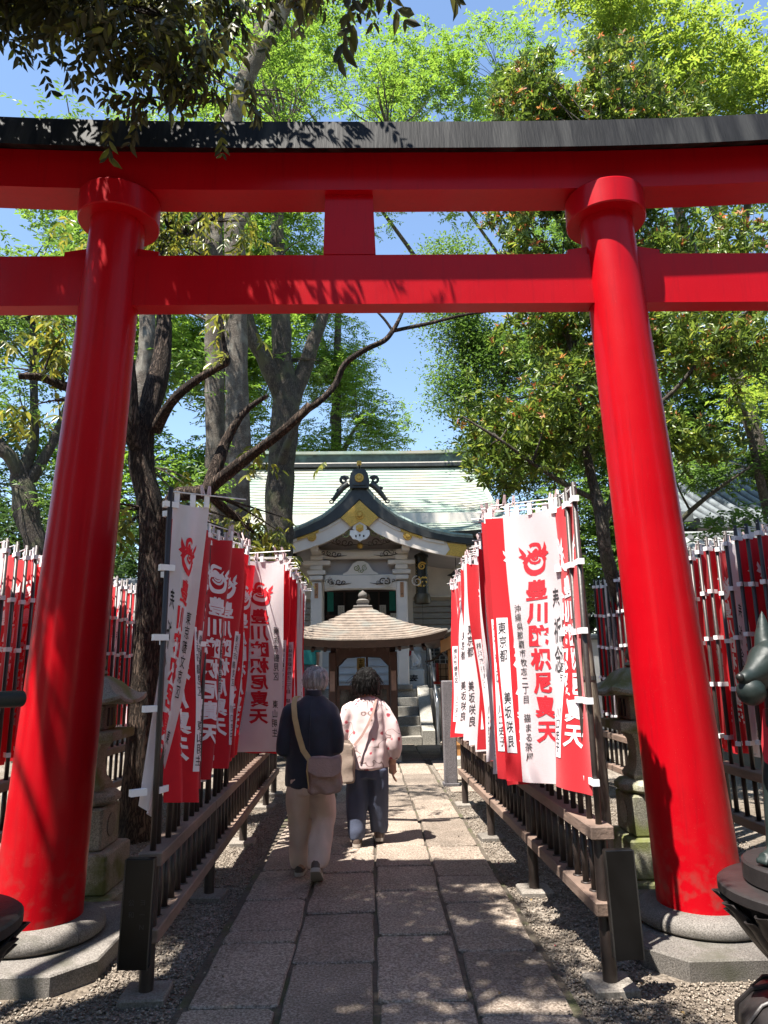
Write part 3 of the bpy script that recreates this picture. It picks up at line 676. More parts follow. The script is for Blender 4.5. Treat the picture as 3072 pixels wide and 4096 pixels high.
CGREEN = M('carving_green', (0.22,0.24,0.10), 0.6, 0.2, 10)
TEAL = M('teal_curtain', (0.01,0.17,0.13), 0.8, 0.2, 12)
PAPER = M('paper', (0.62,0.60,0.55), 0.8, 0.05, 10)
INK = M('ink', (0.015,0.015,0.015), 0.8, 0.1, 10)
WSLAT = M('grey_slat', (0.30,0.29,0.275), 0.6, 0.12, 6, world=True)
STEPM = stone_speckle('step_stone', (0.17,0.16,0.14), (0.27,0.255,0.225), (0.38,0.36,0.32), sc=70, bump=0.4)
XC = -0.25
def text_flat(txt, x, y, z, size, mat, parent, name='lettering', vertical=True, bold=0.01, pitch=None):
    b = MB(); pitch = pitch or size*1.05
    for i, ch in enumerate(txt):
        if ch == ' ': continue
        vs, fs = glyph(ch, bold); ox, oz = (0, -i*pitch) if vertical else (i*pitch, 0)
        b.add([(x+ox+(vx-0.5)*size, y, z+oz+(vy-0.5)*size) for vx, vy in vs], fs)
    return b.build(name, mat, parent, fix=False)
def scribble(x, y, z, w_, h_, parent, cols=2):
    """columns of short brush strokes too small to read"""
    rg = random.Random(int(abs(x*977+z*131))); b = MB()
    for c in range(cols):
        cx = x + w_*(c-(cols-1)/2)
        for i in range(int(h_/0.045)):
            zc = z + h_/2 - 0.045*(i+0.5)
            for k in range(3): b.box((cx+rg.uniform(-0.006,0.006), y, zc+rg.uniform(-0.013,0.013)), (rg.uniform(0.006,0.03),0.002,0.005), ry=rg.choice((0,0,1.2,-0.7)))
    return tag(b.build('lettering', INK, parent, fix=False), kind='stuff')
def spiral(b, cx, y, cz, r, turns=1.4, dirn=1, a0=0.0, t=0.022, tail=None):
    pts = []; rad = []
    for i in range(22):
        k = i/21; a = a0 + dirn*turns*2*math.pi*k; rr = r*(1-0.82*k)
        pts.append((cx+rr*math.cos(a), y, cz+rr*math.sin(a))); rad.append(t*(1-0.45*k))
    if tail: pts = [tail] + pts; rad = [t*0.35] + rad
    b.tube(pts, rad, 6, squash=0.6)
hall = thing('main_hall', (XC, 19.5, 0), 'white shrine hall with green copper roof and curved gilded porch gable', 'building')
# stone terrace and steps
for i in range(6):
    y0 = 15.4 + 0.30*i; z1 = 0.185*(i+1)
    x0, x1 = -1.75, 1.02
    MB().box(((x0+x1)/2, y0+0.17, z1-0.0925-0.001), (x1-x0, 0.36, 0.185), ch=0.008).build('stone_step', STEPM, hall, sm=20)
MB().box((-0.2, 18.8, 0.552), (9.6, 3.4, 1.104), ch=0.01).build('terrace', STEPM, hall, sm=20)
for s, xx in ((1, 1.16), (-1, -1.9)):
    prof = [(15.35,0),(15.35,0.30),(15.75,0.40),(16.75,1.12),(17.05,1.18),(17.09,1.18),(17.09,0)]
    MB().sweep([[(xx-0.13,y,z) for y,z in prof],[(xx+0.13,y,z) for y,z in prof]]).build('stringer', STEPM, hall, sm=20)
# white wooden stairs up to the doorway
for i in range(6):
    MB().box((XC, 17.75+0.2*i, 1.104+0.09+0.18*i), (3.0, 0.215, 0.176), ch=0.006).build('wooden_step', WHITE2, hall, sm=20)
    MB().box((XC, 17.63+0.2*i, 1.104+0.172+0.18*i), (3.02, 0.03, 0.02)).build('step_nosing', WHITE2, hall)
# body of the hall: boards below, slats beside the doorway, plaster above
MB().box((XC, 20.9, 3.3), (7.2, 3.6, 4.4)).build('wall', WHITE, hall)
MB().box((XC, 19.02, 2.95), (1.98, 0.05, 1.72)).build('doorway', INT, hall)
for side, xa, xb in ((-1, -3.75, -1.27), (1, 0.77, 3.25)):
    for i in range(7): MB().box(((xa+xb)/2, 19.03, 2.28+0.16*i), (xb-xa, 0.05, 0.135), ch=0.006).build('slat', WSLAT, hall)
    for i in range(6): MB().box(((xa+xb)/2, 19.0-0.02, 1.20+0.17*i), (xb-xa, 0.04, 0.150)).build('siding_board', WHITE2, hall)
    MB().box(((xa+xb)/2, 19.02, 3.9), (xb-xa, 0.06, 0.9)).build('upper_panel', WHITE, hall)
    MB().box(((xa+xb)/2, 18.97, 3.43), (xb-xa, 0.10, 0.06)).build('sill_beam', WHITE, hall)
    for xv in (xa+0.25, xa+1.55, xb-0.06): MB().box((xv, 18.96, 2.9), (0.16, 0.14, 2.9)).build('wall_post', WHITE, hall)
# dark doorway: lattice doors, teal hangings, notices
for i, xv in enumerate((-1.15,-0.72,-0.27,0.2,0.64)): MB().box((xv, 18.985, 2.9), (0.05, 0.04, 1.7)).build('door_stile', DKW, hall)
for zz in (2.35, 2.95, 3.6): MB().box((XC, 18.975, zz), (1.95, 0.03, 0.05)).build('door_rail', DKW, hall)
for xv in (-1.06, 0.55): MB().box((xv, 18.5, 3.28), (0.16, 0.02, 0.50)).build('hanging', TEAL, hall)
for xv, zv, w_, h_ in ((-0.80,3.08,0.17,0.27),(0.30,3.08,0.17,0.27),(-0.5,2.98,0.14,0.22),(0.05,3.0,0.16,0.2)):
    q = MB().box((xv, 18.93, zv), (w_, 0.012, h_)).build('notice', PAPER, hall); scribble(xv, 18.922, zv, 0.05, h_*0.8, q)
q = MB().box((0.62, 18.45, 2.75), (0.26, 0.012, 0.42)).build('notice', PAPER, hall); scribble(0.62, 18.442, 2.75, 0.07, 0.34, q, 3)
# porch columns, beams and brackets
for xv in (-1.30, 0.73):
    c = MB().box((xv, 17.0, 2.36), (0.27, 0.27, 2.5), ch=0.03).build('porch_column', WHITE, hall, sm=20)
    MB().box((xv, 17.0, 1.10+0.05), (0.4, 0.4, 0.12), ch=0.02).build('column_base', STEPM, hall)
    pq = MB().box((xv, 16.855, 3.40), (0.085, 0.02, 0.36)).build('name_plaque', M('plaque_wood', (0.36,0.17,0.075), 0.6, 0.2, 10), hall)
    scribble(xv, 16.843, 3.45, 0.05, 0.22, pq, 1); text_flat('大', xv, 16.843, 3.30, 0.065, INK, pq)
    for k, (w_, z_) in enumerate(((0.33,3.70),(0.44,3.83),(0.30,3.945),(0.66,4.06),(0.30,4.18),(0.24,4.32))):
        MB().box((xv, 17.0, z_), (w_, 0.36, 0.11), ch=0.015).build('bracket', WHITE, hall, sm=20)
    for s in (-1, 1):
        b = MB(); spiral(b, xv+s*0.36, 16.78, 3.58, 0.13, 1.5, s, math.pi/2, 0.03); b.build('cloud_carving', WHITE, hall, sm=60)
        b = MB(); spiral(b, xv+s*0.36, 16.745, 3.58, 0.075, 1.2, s, math.pi/2, 0.012); b.build('cloud_line', CARVE, hall, sm=60)
MB().box((XC+0.0, 17.0, 3.60), (1.72, 0.24, 0.34), ch=0.02).build('porch_beam', WHITE, hall, sm=20)
# cusped lower edge of the beam
MB().sweep([[(x, 16.9, 3.43-0.05*math.cos((x-XC)/0.86*math.pi/2)*0-0.03*(abs(x-XC)/0.86)**4),(x,17.1,3.43-0.03*(abs(x-XC)/0.86)**4),(x,17.1,3.44),(x,16.9,3.44)] for x in np.linspace(XC-0.86,XC+0.86,15)]).build('beam_edge', WHITE, hall)
def scroll_leaf(cx, cz, s, y=16.865, k=1.0, mat=CARVE, name='carved_scroll'):
    b = MB()
    spiral(b, cx, y, cz, 0.085*k, 1.3, s, 0.2, 0.014*k); spiral(b, cx+s*0.13*k, y, cz+0.02*k, 0.06*k, 1.2, -s, 2.0, 0.012*k); spiral(b, cx-s*0.12*k, y, cz-0.02*k, 0.055*k, 1.2, s, 4.0, 0.011*k)
    spiral(b, cx+s*0.26*k, y, cz+0.03*k, 0.045*k, 1.1, s, 3.0, 0.010*k); b.tube([(cx-s*0.30*k,y,cz-0.03*k),(cx-s*0.1*k,y,cz-0.06*k),(cx+s*0.12*k,y,cz-0.05*k),(cx+s*0.40*k,y,cz+0.035*k)],[0.004,0.012*k,0.012*k,0.003],6)
    return b.build(name, mat, hall, sm=60)
for s in (-1, 1): scroll_leaf(XC+s*0.52, 3.60, s)
MB().box((XC, 16.98, 4.27), (2.3, 0.2, 0.22), ch=0.05).build('rainbow_beam', WHITE, hall, sm=20)
for s in (-1, 1): scroll_leaf(XC+s*0.62, 4.27, s, 16.865)
# frog-leg strut between the beams
fr = [(-0.42,3.80),(-0.30,3.86),(-0.18,4.04),(-0.07,4.10),(0.07,4.10),(0.18,4.04),(0.30,3.86),(0.42,3.80),(0.42,3.775),(-0.42,3.775)]
MB().prism([(XC+x, z) for x, z in fr], 0.12, lambda x,y,z: (x, 16.9+y, z)).build('frog_leg_strut', WHITE, hall)
b = MB(); [spiral(b, XC+s*0.10, 16.89, 3.93, 0.075, 1.5, s, 1.2, 0.013) for s in (-1,1)]; [spiral(b, XC+s*0.02, 16.89, 3.86, 0.05, 1.2, -s, 1.2, 0.011) for s in (-1,1)]; b.build('carved_flower', CGREEN, hall, sm=60)
MB().box((XC, 17.15, 3.95), (2.3, 0.04, 0.5)).build('panel', LILAC, hall)
# porch gable
VT = [(0.0,5.74),(0.15,5.70),(0.39,5.40),(0.62,5.19),(0.88,4.99),(1.28,4.80),(1.72,4.64),(2.16,4.545),(2.66,4.50)]
DB = [(0.0,5.46),(0.21,5.24),(0.45,5.02),(0.77,4.83),(1.16,4.66),(1.57,4.52),(2.01,4.43),(2.46,4.365),(2.70,4.36)]
BB = [(0.0,4.98),(0.21,4.80),(0.38,4.66),(0.82,4.44),(1.27,4.29),(1.71,4.165),(2.09,4.085),(2.48,4.05)]
def interp(tab, x):
    xs = [p[0] for p in tab]; return float(np.interp(abs(x), xs, [p[1] for p in tab]))
def gable_band(name, top, bot, y0, y1, x0, x1, mat, n=49):
    sec = []
    for x in np.linspace(x0, x1, n):
        a, c = top(x), bot(x)
        sec.append([(XC+x, y0, c), (XC+x, y0, a), (XC+x, y1, a), (XC+x, y1, c)])
    return MB().sweep(sec).build(name, mat, hall, sm=30)
vt = lambda x: interp(VT, x); db = lambda x: interp(DB, x); bb = lambda x: interp(BB, x)
gable_band('gable_edge', lambda x: vt(x)-0.01, db, 16.16, 16.5, -2.66, 2.66, BLKC, 61)
for s in (-1, 1):
    gable_band('bargeboard', lambda x: db(x)-0.004, bb, 16.24, 16.36, s*0.0 + (0.001 if s > 0 else -2.46), (2.46 if s > 0 else -0.001), WHITE, 40)
    gable_band('barge_moulding', lambda x: db(x)-0.006, lambda x: db(x)-0.075, 16.205, 16.24, 0.45 if s > 0 else -1.95, 1.95 if s > 0 else -0.45, WHITE, 30)
    gable_band('gilt_strip', lambda x: db(x)-0.008, lambda x: db(x)-0.07, 16.195, 16.204, 0.95 if s > 0 else -1.45, 1.45 if s > 0 else -0.95, GOLD, 12)
    # rolled copper verge in short lengths
    xs = np.linspace(0.17, 2.62, 15)
    for a, c in zip(xs[:-1], xs[1:]):
        sec = []
        for x in np.linspace(a+0.004, c-0.004, 4):
            z = vt(x); sec.append([(XC+s*x, 16.17, z-0.01),(XC+s*x, 16.15, z+0.05),(XC+s*x, 16.24, z+0.13-0.012*x),(XC+s*x, 16.48, z+0.15-0.012*x),(XC+s*x, 16.55, z+0.02),(XC+s*x, 16.5, z-0.01)])
        MB().sweep(sec).build('verge_roll', COPV, hall, sm=40)
    # porch roof running back into the main roof
    sec = [[(XC+s*x, 16.5, vt(x)-0.03),(XC+s*x, 16.5, vt(x)+0.06),(XC+s*x, 20.5, vt(x)+0.10),(XC+s*x, 20.5, vt(x)-0.03)] for x in np.linspace(0.0, 2.62, 24)]
    MB().sweep(sec).build('porch_roof', COPG, hall, sm=40)
    # underside boarding of the porch
    sec = [[(XC+s*x, 16.36, bb(x)+0.10),(XC+s*x, 19.0, bb(x)+0.10),(XC+s*x, 19.0, bb(x)+0.14),(XC+s*x, 16.36, bb(x)+0.14)] for x in np.linspace(0.0, 2.46, 24)]
    MB().sweep(sec).build('soffit', LILAC, hall, sm=40)
    d = MB(); d.lathe([(0.0,0),(0.105,0),(0.105,0.02),(0.09,0.035),(0.06,0.03),(0.055,0.05),(0.0,0.055)], n=24)
    d.v = [(XC+s*1.11+vx, 16.235-vz, 4.60+vy-0.02) for vx, vy, vz in d.v]; d.build('gilt_disc', GOLD, hall, sm=40)
    MB().prism([(XC+s*2.02,4.40),(XC+s*2.46,4.345),(XC+s*2.50,4.035),(XC+s*1.98,4.12),(XC+s*2.08,4.25)], 0.03, lambda x,y,z: (x, 16.205+y, z)).build('gilt_end_plate', GOLD, hall)
    MB().box((XC+s*1.07, 16.5, 4.44), (0.20, 0.20, 0.10), ch=0.01).build('gilt_cap', GOLD, hall)
    MB().box((XC+s*1.07, 16.8, 4.34), (0.18, 0.8, 0.12), ch=0.01).build('gable_bracket', WHITE, hall)
MB().box((XC, 17.2, 4.75), (2.2, 0.05, 0.9)).build('gable_panel', LILAC, hall)
MB().prism([(XC+x, z) for x, z in [(0,5.42),(-0.44,5.01),(-0.36,4.95),(-0.21,4.80),(-0.1,4.86),(0,4.92),(0.1,4.86),(0.21,4.80),(0.36,4.95),(0.44,5.01)]], 0.05, lambda x,y,z: (x, 16.165+y, z)).build('gilt_apex_plate', GOLD, hall)
for (zz, rr, nm, yy) in ((5.08,0.11,'gilt_crest',16.165),):
    d = MB(); d.lathe([(0.0,0),(rr,0),(rr,0.02),(rr*0.8,0.03),(rr*0.55,0.02),(rr*0.5,0.05),(0,0.055)], n=24); d.v = [(XC+vx, yy-vz, zz+vy) for vx,vy,vz in d.v]; d.build(nm, GOLD, hall, sm=40)
# pendant below the apex
pen = [(0,4.93),(0.14,4.84),(0.17,4.76),(0.12,4.72),(0.22,4.72),(0.235,4.62),(0.16,4.52),(0.07,4.50),(0,4.455)]
poly = [(XC+x, z) for x, z in pen] + [(XC-x, z) for x, z in reversed(pen[1:-1])]
MB().prism(poly, 0.07, lambda x,y,z: (x, 16.20+y, z)).build('pendant', M('pendant_white', (0.72,0.71,0.69), 0.55, 0.04, 5), hall)
d = MB(); d.lathe([(0.0,0),(0.10,0),(0.10,0.02),(0.05,0.03),(0.045,0.05),(0,0.055)], n=6); d.v = [(XC+vy, 16.20-vz, 4.77+vx) for vx,vy,vz in d.v]; d.build('gilt_hexagon', GOLD, hall)
for dx, dz in ((0,4.60),(-0.09,4.58),(0.09,4.58)): MB().box((XC+dx, 16.196, dz), (0.035,0.01,0.05), ch=0.004).build('pendant_cut', CARVE, hall)
for s in (-1, 1):
    b = MB(); spiral(b, XC+s*0.34, 16.30, 4.66, 0.10, 1.3, s, 1.0, 0.024); spiral(b, XC+s*0.52, 16.30, 4.60, 0.08, 1.3, -s, 1.0, 0.02); b.tube([(XC+s*0.30,16.3,4.72),(XC+s*0.5,16.3,4.69),(XC+s*0.72,16.3,4.56),(XC+s*0.68,16.3,4.50)],[0.03,0.026,0.018,0.006],6); b.build('green_fin', CGREEN, hall, sm=60)
    scroll_leaf(XC+s*0.36, 4.50, s, 16.6, 1.15)
b = MB(); b.lathe([(0,-0.07),(0.05,-0.06),(0.08,0),(0.05,0.06),(0,0.07)], (XC,16.6,4.42), 12); b.build('gilt_boss', GOLD, hall, sm=60)
# ridge ornament on the porch gable
orn = thing('ridge_ornament', (XC,16.2,5.7), 'black scrolled roof ornament with gilded disc on top of the porch gable', 'ornament')
blk = [(-0.22,5.70),(0.22,5.70),(0.24,5.86),(0.20,6.05),(0.12,6.16),(-0.12,6.16),(-0.20,6.05),(-0.24,5.86)]
MB().prism([(XC+x,z) for x,z in blk], 0.26, lambda x,y,z: (x,16.06+y,z)).build('block', BLKC, orn)
MB().prism([(XC+x*0.72,5.91+(z-5.91)*0.72) for x,z in blk], 0.03, lambda x,y,z: (x,16.03+y,z)).build('face_panel', BLKC, orn)
d = MB(); d.lathe([(0,0),(0.105,0),(0.105,0.02),(0.085,0.03),(0.05,0.02),(0.045,0.035),(0,0.04)], n=24); d.v = [(XC+vx,16.03-vz,5.93+vy) for vx,vy,vz in d.v]; d.build('gilt_disc', GOLD, orn, sm=40)
for s in (-1,1):
    b = MB(); spiral(b, XC+s*0.36, 16.15, 5.90, 0.105, 1.3, -s, math.pi/2 + s*1.2, 0.042); b.tube([(XC+s*0.26,16.15,5.82),(XC+s*0.40,16.15,5.72),(XC+s*0.52,16.15,5.56),(XC+s*0.62,16.15,5.42)],[0.07,0.075,0.06,0.045],8)
    spiral(b, XC+s*0.66, 16.15, 5.40, 0.07, 1.2, s, math.pi/2, 0.034); spiral(b, XC+s*0.47, 16.13, 5.66, 0.075, 1.2, s, 0.3, 0.03); b.build('scroll_fin', BLKC, orn, sm=60)
b = MB(); b.cyl((XC,16.3,6.14),(XC,16.1,6.27),0.03,n=10); b.build('spike', BLKC, orn)
b = MB(); b.lathe([(0,-0.06),(0.05,-0.05),(0.06,0.0),(0.055,0.05),(0,0.07)], (XC,16.1,6.30), 14); b.build('gilt_finial', GOLD, orn, sm=60)
# main copper roof in courses
EY, EZ, RY, RZ = 17.75, 4.93, 21.9, 7.86
NC = 26
def roofp(t): return EY + (RY-EY)*t, EZ + (RZ-EZ)*(0.72*t + 0.28*t*t)
def halfw(t): return 3.62 + 0.28*(1-t)**2
for i in range(NC):
    y0, z0 = roofp(i/NC); y1, z1 = roofp((i+1)/NC)
    w0, w1 = halfw(i/NC), halfw((i+1)/NC)
    cu = lambda x, w_: 0.20*(abs(x)/w_)**6*(1-i/NC)
    sec = []
    for k in np.linspace(-1, 1, 25):
        xa, xb2 = XC+k*w0, XC+k*w1; za = z0+cu(k*w0,w0); zb = z1+cu(k*w1,w1)
        sec.append([(xa,y0,za),(xa,y0-0.004,za+0.022),(xb2,y1+0.03,zb+0.012),(xb2,y1+0.03,zb-0.03),(xa,y0+0.05,za-0.03)])
    MB().sweep(sec).build('roof_course', COPG, hall, sm=25)
sec = []
for k in np.linspace(-1, 1, 25):
    x = XC+k*halfw(0); cz = 0.20*abs(k)**6
    sec.append([(x,EY-0.02,EZ+cz+0.02),(x,EY+0.02,EZ+cz-0.13),(x,EY+0.7,EZ+cz-0.02),(x,EY+0.7,EZ+cz+0.1)])
MB().sweep(sec).build('eave', BLKC, hall, sm=25)
for i in range(44):
    x = XC-3.7+7.4*i/43
    if abs(x-XC) > 2.3: MB().box((x, EY+0.72, EZ-0.10+0.05), (0.07, 1.3, 0.075), rx=0.42).build('rafter', WHITE, hall)
MB().box((XC, 20.1, 5.35), (6.9, 3.3, 0.5)).build('attic', WHITE, hall)
# the back slope and the gable ends close the roof
MB().sweep([[(XC-3.62,RY,RZ),(XC-3.62,26.0,4.9),(XC-3.62,25.9,4.8),(XC-3.62,RY,RZ-0.1)],[(XC+3.62,RY,RZ),(XC+3.62,26.0,4.9),(XC+3.62,25.9,4.8),(XC+3.62,RY,RZ-0.1)]]).build('rear_slope', COPG, hall)
for s in (-1,1): MB().prism([(17.9,4.8),(RY,RZ-0.15),(25.9,4.8)], 0.06, lambda x,y,z: (XC+s*(3.40+y), x, z)).build('gable_end', WHITE, hall)
# ridge
zr = RZ
def ridge(name, y0, y1, za, zb, hw, mat, lift=0.0):
    sec = []
    for k in np.linspace(-1,1,21):
        l = lift*abs(k)**5; sec.append([(XC+k*hw,y0,za+l),(XC+k*hw,y0,zb+l),(XC+k*hw,y1,zb+l),(XC+k*hw,y1,za+l)])
    MB().sweep(sec).build(name, mat, hall, sm=25)
ridge('ridge_base', 21.66, 22.1, zr-0.05, zr+0.06, 3.7, BLKC, 0.03)
ridge('ridge_band', 21.69, 22.07, zr+0.062, zr+0.10, 3.72, WHITE, 0.03)
ridge('ridge_body', 21.72, 22.04, zr+0.10, zr+0.36, 3.7, COPD, 0.05)
ridge('ridge_cap', 21.62, 22.14, zr+0.362, zr+0.45, 3.95, COPG, 0.13)
for s in (-1,1):
    b = MB()
    for k,(dz,r_) in enumerate(((0.25,0.17),(0.02,0.14),(-0.20,0.12),(-0.38,0.09))): b.lathe([(0,-r_),(r_*0.8,-r_*0.6),(r_,0),(r_*0.8,r_*0.6),(0,r_)], (XC+s*3.80, 21.78-0.02*k, zr+dz), 12)
    b.build('ridge_end_scroll', COPG, hall, sm=60)
# verge at the hall's roof ends
for s in (-1,1):
    sec = []
    for t in np.linspace(0,1,14):
        y,z = roofp(t); x = XC+s*(halfw(t)+0.02); sec.append([(x-0.10,y,z+0.03),(x-0.08,y,z+0.13),(x+0.06,y,z+0.13),(x+0.10,y,z-0.12)])
    MB().sweep(sec).build('roof_verge', COPG, hall, sm=40)

# handrails on the steps
STEEL = M('stainless', (0.55,0.56,0.57), 0.28, 0.1, 20, metal=0.9)
DKST = M('dark_steel', (0.10,0.10,0.10), 0.4, 0.2, 20, metal=0.5)
for xx, lab in ((1.36,'steel handrail on the right of the stone steps'), (-2.1,'steel handrail on the left of the stone steps')):
    t = thing('handrail', (xx,15.6,0), lab, 'handrail', 'handrails of the steps')
    MB().tube([(xx,15.40,0.02),(xx,15.42,0.85),(xx,15.55,0.98),(xx,17.0,2.02),(xx,17.2,2.08),(xx,17.9,2.08)],[0.026]*6,10).build('top_rail', STEEL, t, sm=60)
    MB().tube([(xx,15.42,0.55),(xx,17.0,1.62),(xx,17.9,1.65)],[0.018]*3,8).build('mid_rail', STEEL, t, sm=60)
    for y,z0,z1 in ((16.3,0.0,1.50),(17.2,1.1,2.08),(17.9,1.1,2.08)): MB().cyl((xx,y,z0),(xx,y,z1),0.022,n=10).build('post', DKST, t, sm=60)
t = thing('terrace_railing', (2.2,17.3,1.1), 'horizontal steel railing along the terrace right of the steps', 'handrail')
MB().cyl((1.40,17.25,2.05),(2.9,17.25,2.05),0.028,n=10).build('top_rail', STEEL, t, sm=60)
for x in (1.9,2.5,2.88): MB().cyl((x,17.25,1.1),(x,17.25,2.05),0.022,n=10).build('post', DKST, t, sm=60)

# hanging tube lanterns with pierced black sides
BLKM = M('black_metal', (0.020,0.019,0.017), 0.42, 0.3, 12, metal=0.3)
for xx, lab in ((1.22,'long black and gold tube lantern hanging right of the porch'), (-1.86,'long black and gold tube lantern hanging left of the porch')):
    t = thing('tube_lantern', (xx,17.0,3.6), lab, 'lantern', 'tube lanterns of the porch')
    MB().lathe([(0.0,3.30),(0.15,3.30),(0.15,4.18),(0.0,4.18)], (xx,17,0), 24).build('tube', BLKM, t, sm=40)
    MB().lathe([(0.15,3.06),(0.19,3.08),(0.20,3.22),(0.17,3.30),(0.10,3.30),(0.10,3.06)], (xx,17,0), 24).build('base_ring', M('bronze_lantern',(0.08,0.06,0.035),0.45,0.3,12,metal=0.5), t, sm=40)
    MB().lathe([(0.0,4.18),(0.18,4.18),(0.17,4.24),(0.05,4.30),(0,4.30)], (xx,17,0), 24).build('cap', BLKM, t, sm=40)
    b = MB()
    for i in range(22):
        for k in range(12):
            th = 2*math.pi*(k+0.5*(i%2))/12; z = 3.34+0.037*i
            if math.cos(th+math.pi/2) > 0.55: continue
            b.box((xx+0.151*math.cos(th),17+0.151*math.sin(th),z),(0.006,0.022,0.018),rz=th)
    tag(b.build('pierced_dots', M('lantern_gold',(0.35,0.26,0.10),0.5,0.2,12), t), kind='stuff')
    text_flat('講', xx, 16.838, 3.58, 0.25, GOLD, t, bold=0.03); b = MB(); spiral(b, xx, 16.842, 3.95, 0.10, 1.6, 1, 0.5, 0.022); b.build('gilt_scroll', GOLD, t, sm=60)
    MB().cyl((xx,17,2.2),(xx,17,3.08),0.005,n=6).build('cord', BLKM, t)
    MB().cyl((xx,17,4.28),(xx,17,4.75),0.01,n=6).build('hook', BLKM, t)
for xx,yy,zz,lab in ((2.0,16.6,3.55,'lower black iron lantern hanging at the right corner of the porch'),(2.28,16.8,3.85,'upper black iron lantern hanging at the right corner of the porch')):
    t = thing('iron_lantern', (xx,yy,zz), lab, 'lantern', 'iron lanterns at the porch corner')
    MB().lathe([(0.0,0.28),(0.03,0.27),(0.10,0.20),(0.20,0.15),(0.21,0.13),(0.0,0.13)][::-1], (xx,yy,zz), 6).build('roof', BLKM, t)
    MB().lathe([(0,-0.12),(0.12,-0.12),(0.125,0.13),(0,0.13)], (xx,yy,zz), 6).build('body', BLKM, t)
    for k in range(6):
        th = math.pi/3*k+math.pi/6; d = MB(); d.lathe([(0.035,0),(0.05,0),(0.05,0.006),(0.035,0.006)],n=12); m = Matrix.Rotation(th,3,'Z')@Matrix.Rotation(math.pi/2,3,'Y'); d.v=[tuple(m@Vector(v)+Vector((xx+0.107*math.cos(th),yy+0.107*math.sin(th),zz))) for v in d.v]; d.build('round_window', PAPER, t)
    MB().lathe([(0,-0.18),(0.10,-0.17),(0.15,-0.12),(0,-0.12)], (xx,yy,zz), 6).build('base', BLKM, t)
    MB().cyl((xx,yy,zz+0.26),(xx,yy,zz+0.9),0.008,n=6).build('chain', BLKM, t)
# ================================================================== incense hut
HX, HY = -0.16, 13.3
hut = thing('incense_hut', (HX,HY,0), 'small dark timber pavilion with shingled pyramid roof and stone finial before the steps', 'pavilion')
SHING = M('shingle', (0.185,0.145,0.115), 0.85, 0.4, 7, bump=0.4, bscale=40, col2=(0.16,0.155,0.135), thr=(0.5,0.68), world=True)
for sx in (-1,1):
    for sy in (-1,1):
        MB().box((HX+sx*0.535,HY+sy*0.5,0.99),(0.13,0.13,1.78),ch=0.012).build('post', DKW, hut, sm=20)
        MB().box((HX+sx*0.535,HY+sy*0.5,0.07),(0.24,0.24,0.14),ch=0.015).build('post_base', STEPM, hut, sm=20)
def arch_beam(y0, y1):
    n = 25; top = 1.97; sec = []
    for k in np.linspace(-1,1,n):
        a = abs(k); z = 1.80 - 0.03*a - 0.14*max(0,(a-0.72)/0.28)**0.7
        x = HX+k*0.47; sec.append([(x,y0,z),(x,y0,top),(x,y1,top),(x,y1,z)])
    return sec
for y in (HY-0.5, HY+0.5): MB().sweep(arch_beam(y-0.04,y+0.04)).build('arched_beam', DKW, hut)
for x in (HX-0.535, HX+0.535): MB().box((x,HY,1.86),(0.08,0.87,0.2)).build('side_beam', DKW, hut)
for sx in (-1,1): MB().box((HX+sx*0.535,HY-0.572,1.38),(0.085,0.012,0.34)).build('name_board', M('faded_board',(0.22,0.15,0.13),0.8,0.2,10), hut)
# low doors with glazed panel below
for sx in (-1,1):
    x = HX+sx*0.235
    f = MB(); f.box((x,HY-0.5,1.27),(0.45,0.05,0.07)); f.box((x,HY-0.5,0.30),(0.45,0.05,0.07)); f.box((x-0.2,HY-0.5,0.785),(0.05,0.05,0.90)); f.box((x+0.2,HY-0.5,0.785),(0.05,0.05,0.90)); f.build('door_frame', DKW, hut)
    MB().box((x,HY-0.495,0.80),(0.36,0.012,0.88)).build('door_pane', M('dim_glass',(0.02,0.02,0.02),0.08,0.1,4,spec=0.7), hut)
MB().box((HX,HY+0.1,0.55),(0.7,0.6,0.7),ch=0.03).build('incense_burner', STEPM, hut)
def hut_roof(t, half=1.43):
    """t 0 at the eave, 1 at the top; returns half width and height"""
    return half*(1-t)**1.0*0.93+0.09, 2.05 + 0.66*(0.70*t+0.30*t**2)
NR = 13
for i in range(NR):
    h0, z0 = hut_roof(i/NR); h1, z1 = hut_roof((i+1)/NR)
    lift0 = 0.15*(1-i/NR)**2.2; lift1 = 0.15*(1-(i+1)/NR)**2.2
    vs0=[];vs1=[];vs2=[]
    for side in range(4):
        for k in np.linspace(-1,1,11)[:-1]:
            def pt(h, lf, z): 
                p = Vector((k*h,-h,z + lf*abs(k)**3.2)); p = Matrix.Rotation(side*math.pi/2,3,'Z')@p; return (HX+p.x,HY+p.y,p.z)
            vs0.append(pt(h0,lift0,z0)); vs1.append(pt(h0-0.004,lift0,z0+0.024)); vs2.append(pt(h1-0.015,lift1,z1+0.008))
    MB().sweep([vs0,vs1,vs2]).build('roof_course', SHING, hut, sm=25)
vs=[]
for zz, hh in ((1.93,1.27),(1.93,1.36),(2.052,1.415),(2.052,0.6),(1.97,0.55)):
    lp=[]
    for side in range(4):
        for k in np.linspace(-1,1,11)[:-1]:
            p = Vector((k*hh,-hh,zz+(0.15*abs(k)**3.2 if hh>1.0 else 0))); p = Matrix.Rotation(side*math.pi/2,3,'Z')@p; lp.append((HX+p.x,HY+p.y,p.z))
    vs.append(lp)
MB().sweep(vs).build('eave', DKW, hut, sm=25)
for i in range(11):
    x = HX-1.05+0.21*i; MB().box((x,HY-0.85,1.95),(0.045,0.6,0.06),rx=0.16).build('rafter', DKW, hut)
